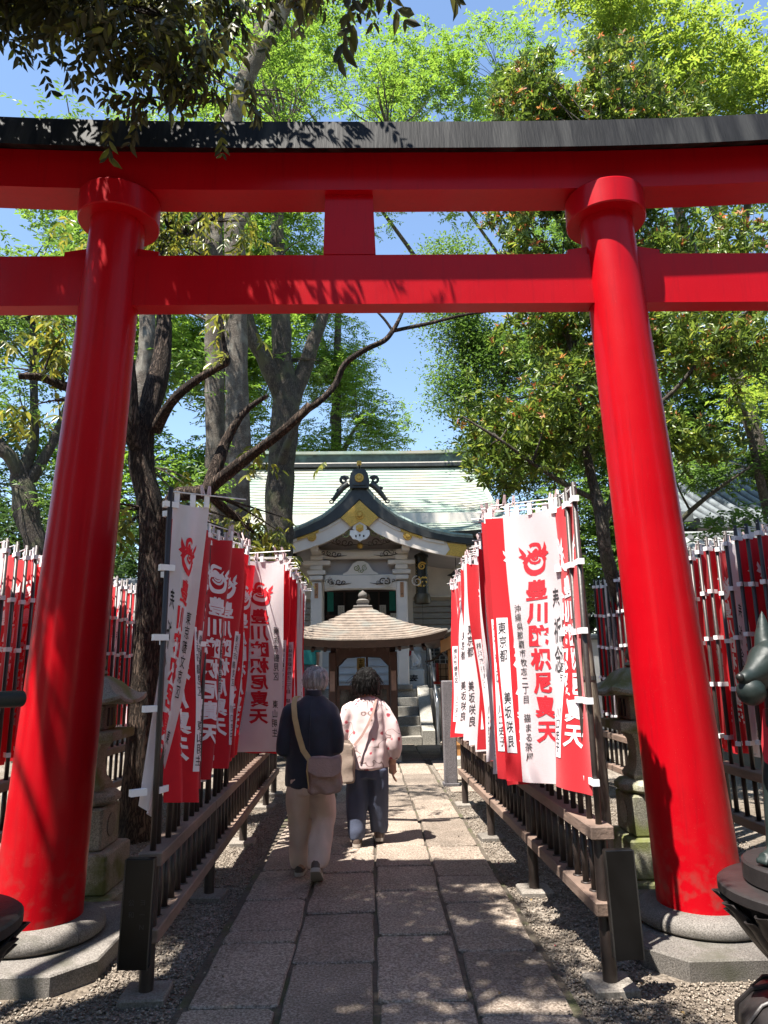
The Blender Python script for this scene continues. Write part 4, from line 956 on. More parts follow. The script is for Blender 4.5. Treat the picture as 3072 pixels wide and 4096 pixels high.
b = MB(); b.lathe([(0.24,2.69),(0.25,2.71),(0.23,2.725),(0.15,2.73),(0.15,2.78),(0.165,2.785),(0.165,2.80),(0,2.80)], (HX,HY,0), 4, phase=math.pi/4); b.build('finial_base', STONE, hut)
b = MB(); b.lathe([(0.0,2.79),(0.10,2.80),(0.115,2.825),(0.08,2.855),(0.055,2.86),(0.05,2.87),(0.075,2.885),(0.088,2.92),(0.07,2.965),(0.025,3.0),(0,3.02)], (HX,HY,0), 20); b.build('finial', STONE, hut, sm=60)
# yellow notice hanging inside
t = thing('hanging_notice', (HX-0.05,14.2,1.6), 'yellow notice with black characters hanging behind the pavilion', 'sign')
MB().box((HX-0.06,14.2,1.60),(0.155,0.015,0.38)).build('board', M('yellow_board',(0.50,0.38,0.12),0.6,0.1,8), t)
text_flat('土足禁止', HX-0.06, 14.19, 1.73, 0.09, INK, t, bold=0.02)
MB().cyl((HX-0.06,14.2,1.78),(HX-0.06,14.2,2.0),0.006,n=6).build('cord', DKW, t)
b = MB(); b.tube([(HX+0.06,14.2,1.95),(HX+0.06,14.2,1.40)],[0.02,0.028],8); b.build('tassel', M('brown_rope',(0.12,0.06,0.03),0.9,0.2,30), t)
# bell rope at the doorway
t = thing('bell_rope', (XC,17.6,2.2), 'green bell rope with a round wooden bell hanging at the doorway', 'rope')
MB().tube([(XC-0.02,17.6,3.5),(XC-0.06,17.6,3.0),(XC-0.05,17.6,2.3)],[0.03,0.04,0.05],8).build('rope', M('green_rope',(0.03,0.11,0.06),0.9,0.3,40), t, sm=60)
MB().lathe([(0,3.10),(0.09,3.14),(0.13,3.24),(0.10,3.36),(0.03,3.42),(0,3.42)],(XC+0.10,17.55,0),16).build('bell', M('bell_wood',(0.13,0.08,0.05),0.6,0.2,10), t, sm=60)
# ================================================================== small timber shrine on the right
TIMB = M('orange_timber', (0.38,0.185,0.062), 0.6, 0.2, 5, bump=0.1, bscale=40, stretch=(1,1,0.2), world=True)
ROOFS = M('roof_shingle_grey', (0.15,0.14,0.13), 0.7, 0.3, 8, bump=0.3, bscale=30, world=True)
sh = thing('timber_shrine', (2.25,12.9,0), 'small orange timber shrine with a curved grey roof right of the path', 'shrine')
for x in (1.55,2.95):
    for y in (12.4,13.6): MB().box((x,y,1.0),(0.13,0.13,1.9),ch=0.01).build('post', TIMB, sh)
MB().box((2.25,12.4,1.90),(1.75,0.16,0.18)).build('beam', TIMB, sh); MB().box((1.5,12.95,1.90),(0.16,1.5,0.18)).build('beam', TIMB, sh)
MB().box((2.25,13.0,1.0),(1.3,1.1,1.75)).build('wall', TIMB, sh); MB().box((2.25,12.9,0.08),(2.0,1.8,0.16),ch=0.02).build('stone_base', STEPM, sh)
for s, nm in ((1,'gable_board'),):
    sec=[]
    for k in np.linspace(-1,1,25): 
        a=abs(k); z=2.05+0.95*(1-a)**1.35; x=2.25+k*1.10; sec.append([(x,12.05,z-0.22),(x,12.05,z-0.02),(x,12.13,z-0.02),(x,12.13,z-0.22)])
    MB().sweep(sec).build(nm, TIMB, sh)
NCs=10
for i in range(NCs):
    for s in (-1,1):
        sec=[]
        for y in (11.98,12.4,13.2,14.0):
            a0,a1=1-i/NCs,1-(i+1)/NCs; z0=2.03+0.97*(1-a0)**1.35; z1=2.03+0.97*(1-a1)**1.35; lf=0.06*max(0,(12.3-y)/0.3)
            sec.append([(2.25+s*a0*1.16,y,z0+lf),(2.25+s*a0*1.16,y,z0+0.035+lf),(2.25+s*(a1*1.16-0.02),y,z1+0.012+lf),(2.25+s*(a1*1.16-0.02),y,z1-0.02+lf)])
        MB().sweep(sec).build('roof_course', ROOFS, sh, sm=25)
MB().box((2.25,13.0,3.06),(0.26,2.1,0.16),ch=0.03).build('ridge', ROOFS, sh)
b=MB(); b.lathe([(0,0),(0.14,0.0),(0.16,0.1),(0.09,0.16),(0.12,0.26),(0.05,0.34),(0,0.34)],(2.25,12.02,3.02),10); b.build('ridge_end', ROOFS, sh, sm=60)
b=MB(); b.tube([(1.62,12.02,2.0),(1.66,11.98,1.9),(1.72,12.0,1.72)],[0.03,0.05,0.012],8); b.build('paper_tassel', PAPER, sh)
# timber gate leaf standing open beside it
gl = thing('timber_gate_leaf', (1.36,12.6,0), 'open orange timber gate leaf with slatted upper part behind the granite post', 'gate')
GX, GY = 1.33, 12.30
for dx in (0.0,0.46): MB().box((GX+dx,GY,0.98),(0.075,0.06,1.80),ch=0.006).build('stile', TIMB, gl)
for z in (0.12,0.36,0.72,1.20,1.34,1.62,1.84): MB().box((GX+0.23,GY,z),(0.385,0.045,0.06)).build('rail', TIMB, gl)
for k in range(6): MB().box((GX+0.07+0.064*k,GY,1.48),(0.022,0.025,0.22)).build('slat', TIMB, gl)
for z,h in ((0.24,0.18),(0.54,0.30),(0.96,0.42),(1.27,0.08)): MB().box((GX+0.23,GY+0.006,z),(0.385,0.018,h)).build('panel', M('timber_panel',(0.33,0.155,0.05),0.6,0.2,5,world=True), gl)
# granite post
gp = thing('granite_post', (1.07,10.35,0), 'square dark granite post standing at the far end of the right fence', 'post')
GRAN = stone_speckle('granite_dark',(0.05,0.045,0.048),(0.105,0.095,0.10),(0.19,0.175,0.18),sc=160,bump=0.3)
MB().box((1.07,10.35,0.70),(0.175,0.17,1.42),ch=0.01).build('shaft', GRAN, gp, sm=20); MB().box((1.07,10.35,0.02),(0.22,0.22,0.05),ch=0.006).build('foot', GRAN, gp)
# red votive lantern
rl = thing('red_lantern', (1.32,13.6,0), 'small red lacquer lantern on a post right of the steps', 'lantern')
RLAC = M('red_lacquer',(0.26,0.018,0.014),0.4,0.15,8); DRF = M('dark_roof',(0.05,0.03,0.025),0.5,0.2,8)
RX,RY_=1.32,13.6
MB().box((RX,RY_,0.65),(0.10,0.10,1.30)).build('post', RLAC, rl); MB().box((RX,RY_,1.31),(0.36,0.36,0.05)).build('tray', RLAC, rl)
for sx in (-1,1):
    for sy in (-1,1): MB().box((RX+sx*0.105,RY_+sy*0.105,1.50),(0.035,0.035,0.33)).build('corner_post', RLAC, rl)
MB().box((RX,RY_,1.50),(0.18,0.18,0.30)).build('lamp_box', M('lamp_paper',(0.30,0.26,0.20),0.8,0.1,8), rl)
for k in (-0.05,0.05): MB().box((RX+k,RY_-0.096,1.50),(0.012,0.01,0.30)).build('lattice_bar', INK, rl)
for k in (1.42,1.56): MB().box((RX,RY_-0.097,k),(0.18,0.01,0.012)).build('lattice_bar', INK, rl)
for s in (-1,1): MB().sweep([[(RX+s*x,RY_-0.26,z),(RX+s*x,RY_+0.26,z),(RX+s*x,RY_+0.26,z+0.03),(RX+s*x,RY_-0.26,z+0.03)] for x,z in ((0.0,1.87),(0.10,1.76),(0.20,1.70),(0.31,1.68))]).build('roof_slope', DRF, rl)
MB().box((RX,RY_,1.90),(0.05,0.5,0.05)).build('ridge', DRF, rl)
# white fox statue on its plinth
MARB = M('white_stone',(0.58,0.57,0.55),0.6,0.06,6)
def remesh_obj(mb, name, mat, parent, vox=0.012, sm_it=4, sub=0):
    off = ORIG.get(parent, Vector()); me = mb.mesh('tmp'); o = bpy.data.objects.new('tmp', me); COL.objects.link(o)
    r = o.modifiers.new('r','REMESH'); r.mode='VOXEL'; r.voxel_size=vox
    s = o.modifiers.new('s','SMOOTH'); s.iterations=sm_it; s.factor=0.5
    dg = bpy.context.evaluated_depsgraph_get(); ev = o.evaluated_get(dg); m2 = bpy.data.meshes.new_from_object(ev)
    bpy.data.objects.remove(o); bpy.data.meshes.remove(me)
    m2.transform(Matrix.Translation(-off)); m2.name = name; m2.materials.clear()
    q = link(name, m2, parent, mat); m2.polygons.foreach_set('use_smooth',[True]*len(m2.polygons)); return q
def fox_shape(T, k=1.0):
    """sitting fox facing local +x, height about 1.2; T maps local to world"""
    b = MB(); t = lambda P: [T(*p) for p in P]
    b.tube(t([(-0.24,0,0.10),(-0.22,0,0.26),(-0.10,0,0.46),(0.03,0,0.66),(0.07,0,0.80),(0.085,0,0.93)]),[0.13*k,0.19*k,0.165*k,0.135*k,0.095*k,0.085*k],16)
    for s in (-1,1):
        b.tube(t([(-0.20,s*0.12,0.22),(-0.08,s*0.16,0.24),(0.03,s*0.15,0.14),(-0.06,s*0.14,0.05),(0.10,s*0.14,0.035)]),[0.13*k,0.11*k,0.07*k,0.045*k,0.04*k],12)   # haunch and hind paw
        b.tube(t([(0.05,s*0.085,0.58),(0.10,s*0.09,0.36),(0.115,s*0.09,0.18),(0.12,s*0.09,0.06),(0.135,s*0.09,0.035),(0.20,s*0.09,0.03)]),[0.075*k,0.058*k,0.046*k,0.044*k,0.046*k,0.034*k],12)
    b.tube(t([(0.03,0,0.99),(0.10,0,1.01),(0.17,0,0.995),(0.25,0,0.965),(0.33,0,0.945),(0.365,0,0.94)]),[0.085*k,0.105*k,0.095*k,0.062*k,0.042*k,0.032*k],16)
    b.tube(t([(0.18,0,0.95),(0.26,0,0.915),(0.31,0,0.90)]),[0.06*k,0.035*k,0.022*k],12)
    for s in (-1,1):
        b.tube(t([(0.07,s*0.058,1.05),(0.05,s*0.075,1.14),(0.04,s*0.080,1.22),(0.035,s*0.082,1.275)]),[0.052*k,0.043*k,0.024*k,0.006*k],10)
    return b
fx = thing('fox_statue', (0.98,17.35,1.104), 'white stone fox statue with a red bib on a carved plinth above the steps', 'statue')
MB().box((0.98,17.35,1.104+0.22),(0.50,0.42,0.44),ch=0.02).build('plinth', M('pale_plinth',(0.42,0.44,0.44),0.7,0.08,6), fx)
text_flat('奉', 0.98, 17.135, 1.32, 0.22, INK, fx, bold=0.02)
sc=0.50
T = lambda x,y,z: Vector((0.98-(x*0.8+y*0.45)*sc, 17.35-(x*0.45-y*0.8)*sc*0.9, 1.545+z*sc))
remesh_obj(fox_shape(T, sc), 'body', MARB, fx, 0.009, 3)
b = MB(); b.tube([T(-0.25,0.05,0.12),T(-0.36,0.05,0.28),T(-0.40,0.05,0.50),T(-0.36,0.05,0.70)],[0.03,0.055,0.06,0.012],10); b.build('tail', MARB, fx, sm=60)
RBIB = M('red_bib',(0.42,0.01,0.02),0.85,0.1,10)
b = MB(); q=[T(0.14,-0.10,0.86),T(0.20,0,0.88),T(0.14,0.10,0.86),T(0.19,0.10,0.66),T(0.235,0,0.60),T(0.19,-0.10,0.66)]; b.add([tuple(v) for v in q]+[tuple(v+Vector((0,-0.012,0))) for v in q],[(0,1,2,3,4,5),(11,10,9,8,7,6)]+[(i,(i+1)%6,(i+1)%6+6,i+6) for i in range(6)]); b.build('bib', RBIB, fx)
# black lattice screen right of the steps
ls = thing('lattice_screen', (1.75,17.9,1.1), 'black iron grid of tablets hung on the white wall right of the porch', 'screen')
for i in range(9):
    for k in range(5): MB().box((1.48+0.14*k,18.05,1.62+0.095*i),(0.118,0.03,0.075)).build('tablet', BLKM, ls)
MB().box((1.76,18.09,2.0),(0.76,0.02,0.95)).build('backing', PAPER, ls)
# ================================================================== stone lanterns beside the torii
def stone_lantern(cx, cy, label):
    t = thing('stone_lantern', (cx,cy,0), label, 'lantern', 'stone lanterns beside the gate')
    def blk(name, c, d, ch=0.014): 
        o = MB().box(c, d, ch=ch).build(name, MOSSY, t, sm=20); return o
    blk('base_step', (cx,cy,0.05),(0.64,0.64,0.13)); blk('lower_block', (cx,cy,0.248),(0.51,0.51,0.265)); blk('upper_block', (cx,cy,0.525),(0.37,0.37,0.285))
    for sx in (0,1,-1):
        d = MB(); d.lathe([(0.065,0),(0.080,0),(0.080,0.008),(0.065,0.008)],n=20)
        if sx == 0: d.v = [(cx+a_, cy-0.184-c_, 0.53+b_) for a_,b_,c_ in d.v]
        else: d.v = [(cx+sx*(0.184+c_), cy+a_, 0.53+b_) for a_,b_,c_ in d.v]
        d.build('crest_ring', MOSSY, t, sm=40)
    # lotus cushion with petals
    n=48; prof=[(0.10,0.668),(0.175,0.672),(0.215,0.70),(0.215,0.735),(0.18,0.765),(0.12,0.775)]
    pet = lambda k: 1+0.10*abs(math.sin(4*2*math.pi*k/n))
    MB().sweep([[(cx+r*pet(k)*math.cos(2*math.pi*k/n), cy+r*pet(k)*math.sin(2*math.pi*k/n), z) for k in range(n)] for r,z in prof]).build('lotus_cushion', MOSSY, t, sm=50)
    MB().sweep([[(cx+x*h,cy+y*h,z) for x,y in ((-1,-1),(1,-1),(1,1),(-1,1))] for h,z in ((0.13,0.772),(0.135,0.80),(0.10,0.86),(0.085,0.95),(0.09,1.04),(0.125,1.10))]).build('shaft', MOSSY, t, sm=40)
    MB().sweep([[(cx+x*h,cy+y*h,z) for x,y in ((-1,-1),(1,-1),(1,1),(-1,1))] for h,z in ((0.14,1.10),(0.235,1.125),(0.24,1.135),(0.24,1.185),(0.232,1.192))]).build('platform', MOSSY, t)
    fb = MB().box((cx,cy,1.285),(0.27,0.27,0.19),ch=0.014).build('fire_box', MOSSY, t, sm=20)
    for s in (-1,1):
        MB().box((cx,cy+s*0.136,1.285),(0.14,0.008,0.13)).build('window', INT, fb); MB().box((cx+s*0.136,cy,1.285),(0.008,0.14,0.13)).build('window', INT, fb)
        for k in (-0.035,0.035):
            MB().box((cx+k,cy+s*0.141,1.285),(0.010,0.006,0.13)).build('window_bar', MOSSY, fb); MB().box((cx+s*0.141,cy+k,1.285),(0.006,0.010,0.13)).build('window_bar', MOSSY, fb)
    # roof with swelling slopes and upturned corners
    rings=[]
    for h,z,lf in ((0.15,1.378,0.0),(0.29,1.372,0.030),(0.305,1.385,0.042),(0.30,1.405,0.046),(0.25,1.425,0.03),(0.20,1.475,0.012),(0.155,1.535,0.004),(0.10,1.575,0.0),(0.06,1.585,0.0)):
        lp=[]
        for side in range(4):
            for k in np.linspace(-1,1,9)[:-1]:
                q=Matrix.Rotation(side*math.pi/2,3,'Z')@Vector((k*h,-h,z+lf*abs(k)**2.2)); lp.append((cx+q.x,cy+q.y,q.z+0.006*mnoise.noise(Vector((q.x*20,q.y*20,z*20)))))
        rings.append(lp)
    MB().sweep(rings).build('roof', MOSSY, t, sm=50)
    MB().lathe([(0.06,1.58),(0.09,1.60),(0.08,1.62),(0.05,1.63),(0.075,1.66),(0.075,1.70),(0.04,1.76),(0,1.78)],(cx,cy,0),16).build('jewel', MOSSY, t, sm=60)
stone_lantern(-2.10,5.57,'mossy stone lantern between the left gate pillar and the leaning tree'); stone_lantern(2.07,5.67,'mossy stone lantern half hidden behind the right gate pillar')
# grey wooden pole behind the right banners
t = thing('wooden_pole', (1.60,5.3,0), 'weathered grey wooden pole standing behind the near right banners', 'pole')
MB().tube([(1.62,5.3,-0.05),(1.60,5.3,1.2),(1.56,5.3,2.0),(1.545,5.3,2.95)],[0.055,0.05,0.046,0.042],14,wob=0.08).build('shaft', bark_mat('weathered_wood',(0.13,0.105,0.08),(0.30,0.26,0.21),6,0.3), t, sm=60)
b=MB(); b.lathe([(0.046,1.5),(0.052,1.5),(0.052,1.53),(0.046,1.53)],(1.583,5.3,0),14); b.build('wire_band', DKST, t)
# ================================================================== buildings beyond
TILE = M('grey_tile',(0.13,0.145,0.155),0.45,0.3,6,bump=0.1,bscale=20,world=True)
TILE2 = M('pale_tile',(0.24,0.25,0.255),0.5,0.2,6,world=True)
DARKW = M('dark_eave',(0.030,0.026,0.022),0.7,0.3,8,world=True)
def tiled_roof(t, x0, x1, ye, ze, yr, zr_, mat, n, nm='roof_tile_row', curve=0.25, across=0.0):
    """sloping roof facing the camera, built of round tile rows running from eave to ridge"""
    f = lambda s: (ye+(yr-ye)*s, ze+(zr_-ze)*((1-curve)*s+curve*s*s))
    sec=[[(x0,*f(s)),(x1,*f(s)),(x1,f(s)[0],f(s)[1]-0.12),(x0,f(s)[0],f(s)[1]-0.12)] for s in np.linspace(0,1,9)]
    MB().sweep(sec).build('roof_slope', mat, t, sm=30)
    for i in range(n):
        x = x0+(x1-x0)*(i+0.5)/n
        MB().tube([(x,f(s)[0]-0.01,f(s)[1]+0.02) for s in np.linspace(0,1,7)],[(x1-x0)/n*0.30]*7,8).build(nm, mat, t, sm=60)
tb = thing('temple_building', (9.0,15.5,0), 'temple building with dark tiled roof on the right beyond the outer fence', 'building')
tiled_roof(tb, 6.3, 13.5, 13.6, 4.30, 16.5, 6.1, TILE, 30)
for z,d_,m_ in ((6.05,0.5,TILE),(6.25,0.42,TILE),(6.45,0.5,COPV)): MB().box((9.9,16.5,z),(7.5,d_,0.18),ch=0.03).build('ridge', m_, tb)
MB().box((9.9,13.75,4.10),(7.3,0.35,0.18)).build('eave_board', DARKW, tb); MB().box((10.0,15.0,2.0),(6.4,2.4,4.0)).build('wall', WHITE, tb)
for i in range(26): MB().box((6.5+0.27*i,14.1,4.12),(0.08,1.1,0.10),rx=0.45).build('rafter', DARKW, tb)
MB().sweep([[(6.32,13.5,4.30),(6.32,13.5,4.5),(6.1,13.5,4.5),(6.1,13.5,4.30)],[(6.32,16.5,6.05),(6.32,16.5,6.3),(6.1,16.5,6.3),(6.1,16.5,6.05)]]).build('verge', TILE, tb)
t2 = thing('low_building', (6.6,11.0,0), 'low building with pale tiled roof in front of the temple building on the right', 'building')
tiled_roof(t2, 4.9, 9.5, 10.2, 2.75, 12.0, 3.7, TILE2, 24); MB().box((7.2,11.8,1.4),(4.2,1.8,2.8)).build('wall', M('dim_wall',(0.16,0.15,0.13),0.8,0.1,5), t2); MB().box((7.2,12.0,3.72),(4.7,0.3,0.16),ch=0.03).build('ridge', TILE2, t2)
t3 = thing('left_building', (-8,15.5,0), 'long low dark building with grey roof edge behind the left banners', 'building')
MB().box((-8.6,16.2,1.55),(9.6,1.8,3.1)).build('wall', M('dark_wall',(0.05,0.05,0.055),0.7,0.2,4), t3); MB().box((-8.6,16.0,3.24),(10.0,2.6,0.16),ch=0.03).build('roof_edge', M('grey_flashing',(0.19,0.20,0.21),0.45,0.1,4), t3); MB().box((-8.6,16.05,3.42),(9.8,2.2,0.2),ch=0.05).build('roof', TILE, t3)
fb_ = thing('distant_block', (16.5,30,0), 'pale distant apartment block with rooftop frame at the far right', 'building')
MB().box((17.5,31,4.2),(3.4,3.0,8.4)).build('wall', M('pale_wall',(0.45,0.46,0.47),0.7,0.06,3), fb_)
for i in range(4):
    for k in range(4): MB().box((16.3+0.8*k,29.48,2.2+1.8*i),(0.45,0.06,0.8)).build('window', M('dim_window',(0.05,0.07,0.09),0.15,0.1,3), fb_)
for x in (16.1,17.0,17.9,18.8): MB().cyl((x,30,8.4),(x,30,9.6),0.03,n=6).build('frame_post', DKST, fb_)
for z in (9.0,9.6): MB().cyl((16.1,30,z),(18.8,30,z),0.03,n=6).build('frame_rail', DKST, fb_)
# far wall that closes the precinct on both sides
for nm,x0,x1,y,lab in (('wall',3.9,12.0,18.2,'plain pale precinct wall right of the hall'),):
    t = thing('precinct_wall',((x0+x1)/2,y,0),lab,'wall'); MB().box(((x0+x1)/2,y,1.1),(x1-x0,0.25,2.2)).build('wall_face',WHITE2,t); MB().box(((x0+x1)/2,y,2.27),(x1-x0+0.1,0.5,0.14),ch=0.04).build('coping',TILE,t)
# ================================================================== trees
def leaf_array(C, D, Nn, L, W, fold=0.25):
    """one folded two-triangle leaf per row: base C, direction D, normal Nn"""
    n = len(C); S = np.cross(D, Nn); S /= np.linalg.norm(S, axis=1, keepdims=True)+1e-9
    U = np.cross(S, D)
    L = L[:,None]; W = W[:,None]
    a = C; b = C + D*L*0.45 + S*W*0.5 + U*W*fold; c = C + D*L - U*L*0.10; d = C + D*L*0.45 - S*W*0.5 + U*W*fold
    V = np.stack([a,b,c,d],1).reshape(-1,3)
    i = 4*np.arange(n)[:,None]
    F = np.concatenate([i+np.array([[0,1,2]]), i+np.array([[0,2,3]])], 1).reshape(-1,3)
    return V, F
def leaf_fine(C, D, Nn, L, W, fold=0.22):
    """near leaves: six-point blade folded along the midrib, drawn-out tip that curls down"""
    n = len(C); S = np.cross(D, Nn); S /= np.linalg.norm(S, axis=1, keepdims=True)+1e-9
    U = np.cross(S, D); L = L[:,None]; W = W[:,None]
    a = C; t = C + D*L - U*L*0.16
    l1 = C + D*L*0.22 + S*W*0.40 + U*W*fold; l2 = C + D*L*0.58 + S*W*0.46 + U*(W*fold-L*0.03)
    r1 = C + D*L*0.22 - S*W*0.40 + U*W*fold; r2 = C + D*L*0.58 - S*W*0.46 + U*(W*fold-L*0.03)
    V = np.stack([a,l1,l2,t,r2,r1],1).reshape(-1,3); i = 6*np.arange(n)[:,None]
    F = np.concatenate([i+np.array([[0,1,2,3]]), i+np.array([[0,3,4,5]])], 1).reshape(-1,4)
    return V, F
def unit(v): return v/(np.linalg.norm(v, axis=1, keepdims=True)+1e-9)
def blob_points(rng, blobs, ncl, gap=0.5, freq=0.55, shell=0.5):
    out = []
    vol = [b[3]*b[4]*b[5] for b in blobs]; tot = sum(vol)
    for b, v in zip(blobs, vol):
        k = int(ncl*v/tot*(b[6] if len(b) > 6 else 1.0)); got = 0; tries = 0
        while got < k and tries < k*30:
            tries += 1
            d = rng.normal(size=3); d /= np.linalg.norm(d); r = rng.random()**shell
            p = Vector((b[0]+d[0]*r*b[3], b[1]+d[1]*r*b[4], b[2]+d[2]*r*b[5]))
            if mnoise.noise(p*freq)*0.7 + mnoise.noise(p*freq*2.7)*0.45 < gap-0.5 : continue
            out.append(p); got += 1
    return out
def sprays(rng, cl, per, spread, L, W, kind, fine=False):
    """leaves of every cluster. kind: 'spray' flat sprays, 'whorl' rosettes pointing up and out, 'hang' drooping pairs along a twig, 'loose' random"""
    cl = np.array([tuple(p) for p in cl]); n = len(cl)
    if kind == 'hang' or kind == 'spray':
        ax = rng.normal(size=(n,3)); ax[:,2] = (rng.uniform(-1.3,-0.25,n) if kind == 'hang' else rng.normal(-0.1,0.25,n)); ax = unit(ax)
        up = np.tile([0,0,1.0],(n,1)) + rng.normal(scale=0.25,size=(n,3)); sd = unit(np.cross(ax, up)); nm = unit(np.cross(sd, ax))
        k = np.arange(per); t = ((k//2)/(max(per//2,1))); s = np.where(k%2==0,1,-1)
        C = cl[:,None,:] + ax[:,None,:]*(t*spread)[None,:,None]
        D = ax[:,None,:]*0.75 + sd[:,None,:]*(s*0.8)[None,:,None] + rng.normal(scale=0.22,size=(n,per,3))
        if kind == 'hang': D[:,:,2] -= 0.35
        Nn = nm[:,None,:] + rng.normal(scale=0.3,size=(n,per,3))
    elif kind == 'whorl':
        ax = unit(rng.normal(size=(n,3))*np.array([1,1,0.5]) + np.array([0,0,0.65]))
        ref = unit(np.cross(ax, rng.normal(size=(n,3)))); r2 = np.cross(ax, ref)
        a = (np.arange(per)*2.4)[None,:] + rng.uniform(0,6.28,(n,1))
        rad = ref[:,None,:]*np.cos(a)[:,:,None] + r2[:,None,:]*np.sin(a)[:,:,None]
        C = cl[:,None,:] - ax[:,None,:]*(rng.random((n,per,1))*spread) + rad*0.006
        D = rad + ax[:,None,:]*rng.uniform(0.1,0.9,(n,per,1)) + rng.normal(scale=0.15,size=(n,per,3))
        Nn = ax[:,None,:] - rad*0.4 + rng.normal(scale=0.2,size=(n,per,3))
    else:
        C = cl[:,None,:] + rng.normal(scale=spread*0.5,size=(n,per,3))*np.array([1,1,0.6])
        D = rng.normal(size=(n,per,3)); D[:,:,2] = D[:,:,2]*0.45-0.15
        Nn = np.array([0,0,1.0]) + rng.normal(scale=0.45,size=(n,per,3))
    C = C.reshape(-1,3); D = unit(D.reshape(-1,3)); Nn = unit(Nn.reshape(-1,3)); m = len(C)
    sc = rng.uniform(0.5,1.22,m)
    return (leaf_fine if fine else leaf_array)(C, D, Nn, L*sc, W*sc*rng.uniform(0.85,1.15,m))
def limb_points(limbs):
    return [(Vector(p[:3]), p[3]) for L in limbs for p in L[len(L)//3:]]
def smooth_line(pts, k=4):
    """Catmull-Rom through (x,y,z,r)"""
    P = [np.array(p, float) for p in pts]; out = []
    for i in range(len(P)-1):
        p0, p1, p2, p3 = P[max(i-1,0)], P[i], P[i+1], P[min(i+2,len(P)-1)]
        for j in range(k):
            t = j/k; out.append(0.5*((2*p1)+(-p0+p2)*t+(2*p0-5*p1+4*p2-p3)*t*t+(-p0+3*p1-3*p2+p3)*t**3))
    out.append(P[-1]); return out
def tree(name, loc, label, bark, leaf, limbs, blobs, ncl=600, per=10, spread=0.25, L=0.1, W=0.04, kind='spray', gap=0.5, freq=0.55, shell=0.5,
         nbr=40, group=None, seed=1, extra=None, n_side=12, wob=0.25, trunk_n=1, tips=None, fine=False):
    rng = np.random.default_rng(seed); random.seed(seed)
    t = thing(name, loc, label, 'tree', group)
    for li, Lb in enumerate(limbs):
        q = smooth_line(Lb); MB().tube([p[:3] for p in q], [max(p[3],0.004) for p in q], n_side if li < trunk_n else max(7, n_side-4), wob=wob).build('trunk' if li < trunk_n else 'limb', bark, t, sm=60)
    cl = blob_points(rng, blobs, ncl, gap, freq, shell)
    # branches from the limbs out to some of the leaf clusters
    lp = limb_points(limbs); br = MB()
    for p in random.sample(cl, min(nbr, len(cl))):
        b, r = min(lp, key=lambda e: (e[0]-p).length + max(0, e[0].z-p.z)*0.8)
        mid = b.lerp(p, 0.5) + Vector((rng.normal()*0.12, rng.normal()*0.12, 0.10))*(p-b).length*0.6
        rr = min(r*0.6, 0.012 + 0.012*(p-b).length)
        q = smooth_line([(*b, rr), (*mid, rr*0.6), (*p, rr*0.18)], 3)
        br.tube([e[:3] for e in q], [max(e[3],0.0025) for e in q], 5, cap=False)
    if br.v: tag(br.build('branches', bark, t, sm=60, fix=False), kind='stuff')
    V, F = sprays(rng, cl + (extra or []), per, spread, L, W, kind, fine)
    V = V - np.array(loc)
    o = link('crown', np_mesh('crown', V, F), t, leaf); tag(o, kind='stuff')
    if tips:
        tm, frac, zmin, TL = tips; sel = [p for p in cl if p.z > zmin and rng.random() < frac]
        if sel:
            V, F = sprays(rng, [p+Vector((0,0,0.03)) for p in sel], 7, 0.02, TL, TL*0.36, 'whorl'); o = link('new_leaves', np_mesh('new_leaves', V-np.array(loc), F), t, tm); tag(o, kind='stuff')
    return t
BK1 = bark_mat('bark_dark', (0.020,0.014,0.011), (0.115,0.082,0.062), 15, 1.3, vz=0.16)
BK2 = bark_mat('bark_pale', (0.065,0.053,0.043), (0.165,0.14,0.115), 10, 0.6, vz=1.6, lich=(0.20,0.185,0.155))
BK3 = bark_mat('bark_grey', (0.045,0.038,0.032), (0.125,0.105,0.087), 12, 0.9, vz=0.3, lich=(0.10,0.10,0.06))
LF_LIME = leaf_mat('leaf_lime', [(0,(0.075,0.15,0.016)),(0.5,(0.115,0.215,0.024)),(1,(0.18,0.28,0.036))], trans=0.5)
LF_MID = leaf_mat('leaf_mid', [(0,(0.04,0.085,0.015)),(0.6,(0.075,0.145,0.022)),(1,(0.125,0.21,0.032))], trans=0.46)
LF_DARK = leaf_mat('leaf_dark', [(0,(0.018,0.042,0.012)),(0.7,(0.035,0.075,0.016)),(1,(0.065,0.115,0.024))], trans=0.3, rough=0.38)
LF_YEL = leaf_mat('leaf_yellow', [(0,(0.055,0.075,0.012)),(0.5,(0.12,0.145,0.02)),(1,(0.26,0.24,0.03))], trans=0.4, rough=0.35, spec=0.5)
LF_PHO = leaf_mat('leaf_glossy', [(0,(0.042,0.072,0.012)),(0.45,(0.09,0.145,0.02)),(0.85,(0.15,0.215,0.03)),(1,(0.24,0.25,0.04))], trans=0.42, rough=0.36, spec=0.4)
LF_TIP = leaf_mat('leaf_new', [(0,(0.30,0.085,0.03)),(0.5,(0.40,0.16,0.05)),(1,(0.30,0.24,0.05))], trans=0.4)
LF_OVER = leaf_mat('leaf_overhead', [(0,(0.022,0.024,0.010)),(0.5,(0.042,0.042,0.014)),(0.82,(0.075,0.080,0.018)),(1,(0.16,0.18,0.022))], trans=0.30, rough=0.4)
LF_MAPLE = leaf_mat('leaf_maple', [(0,(0.11,0.18,0.02)),(0.5,(0.16,0.24,0.028)),(1,(0.22,0.28,0.035))], trans=0.5)

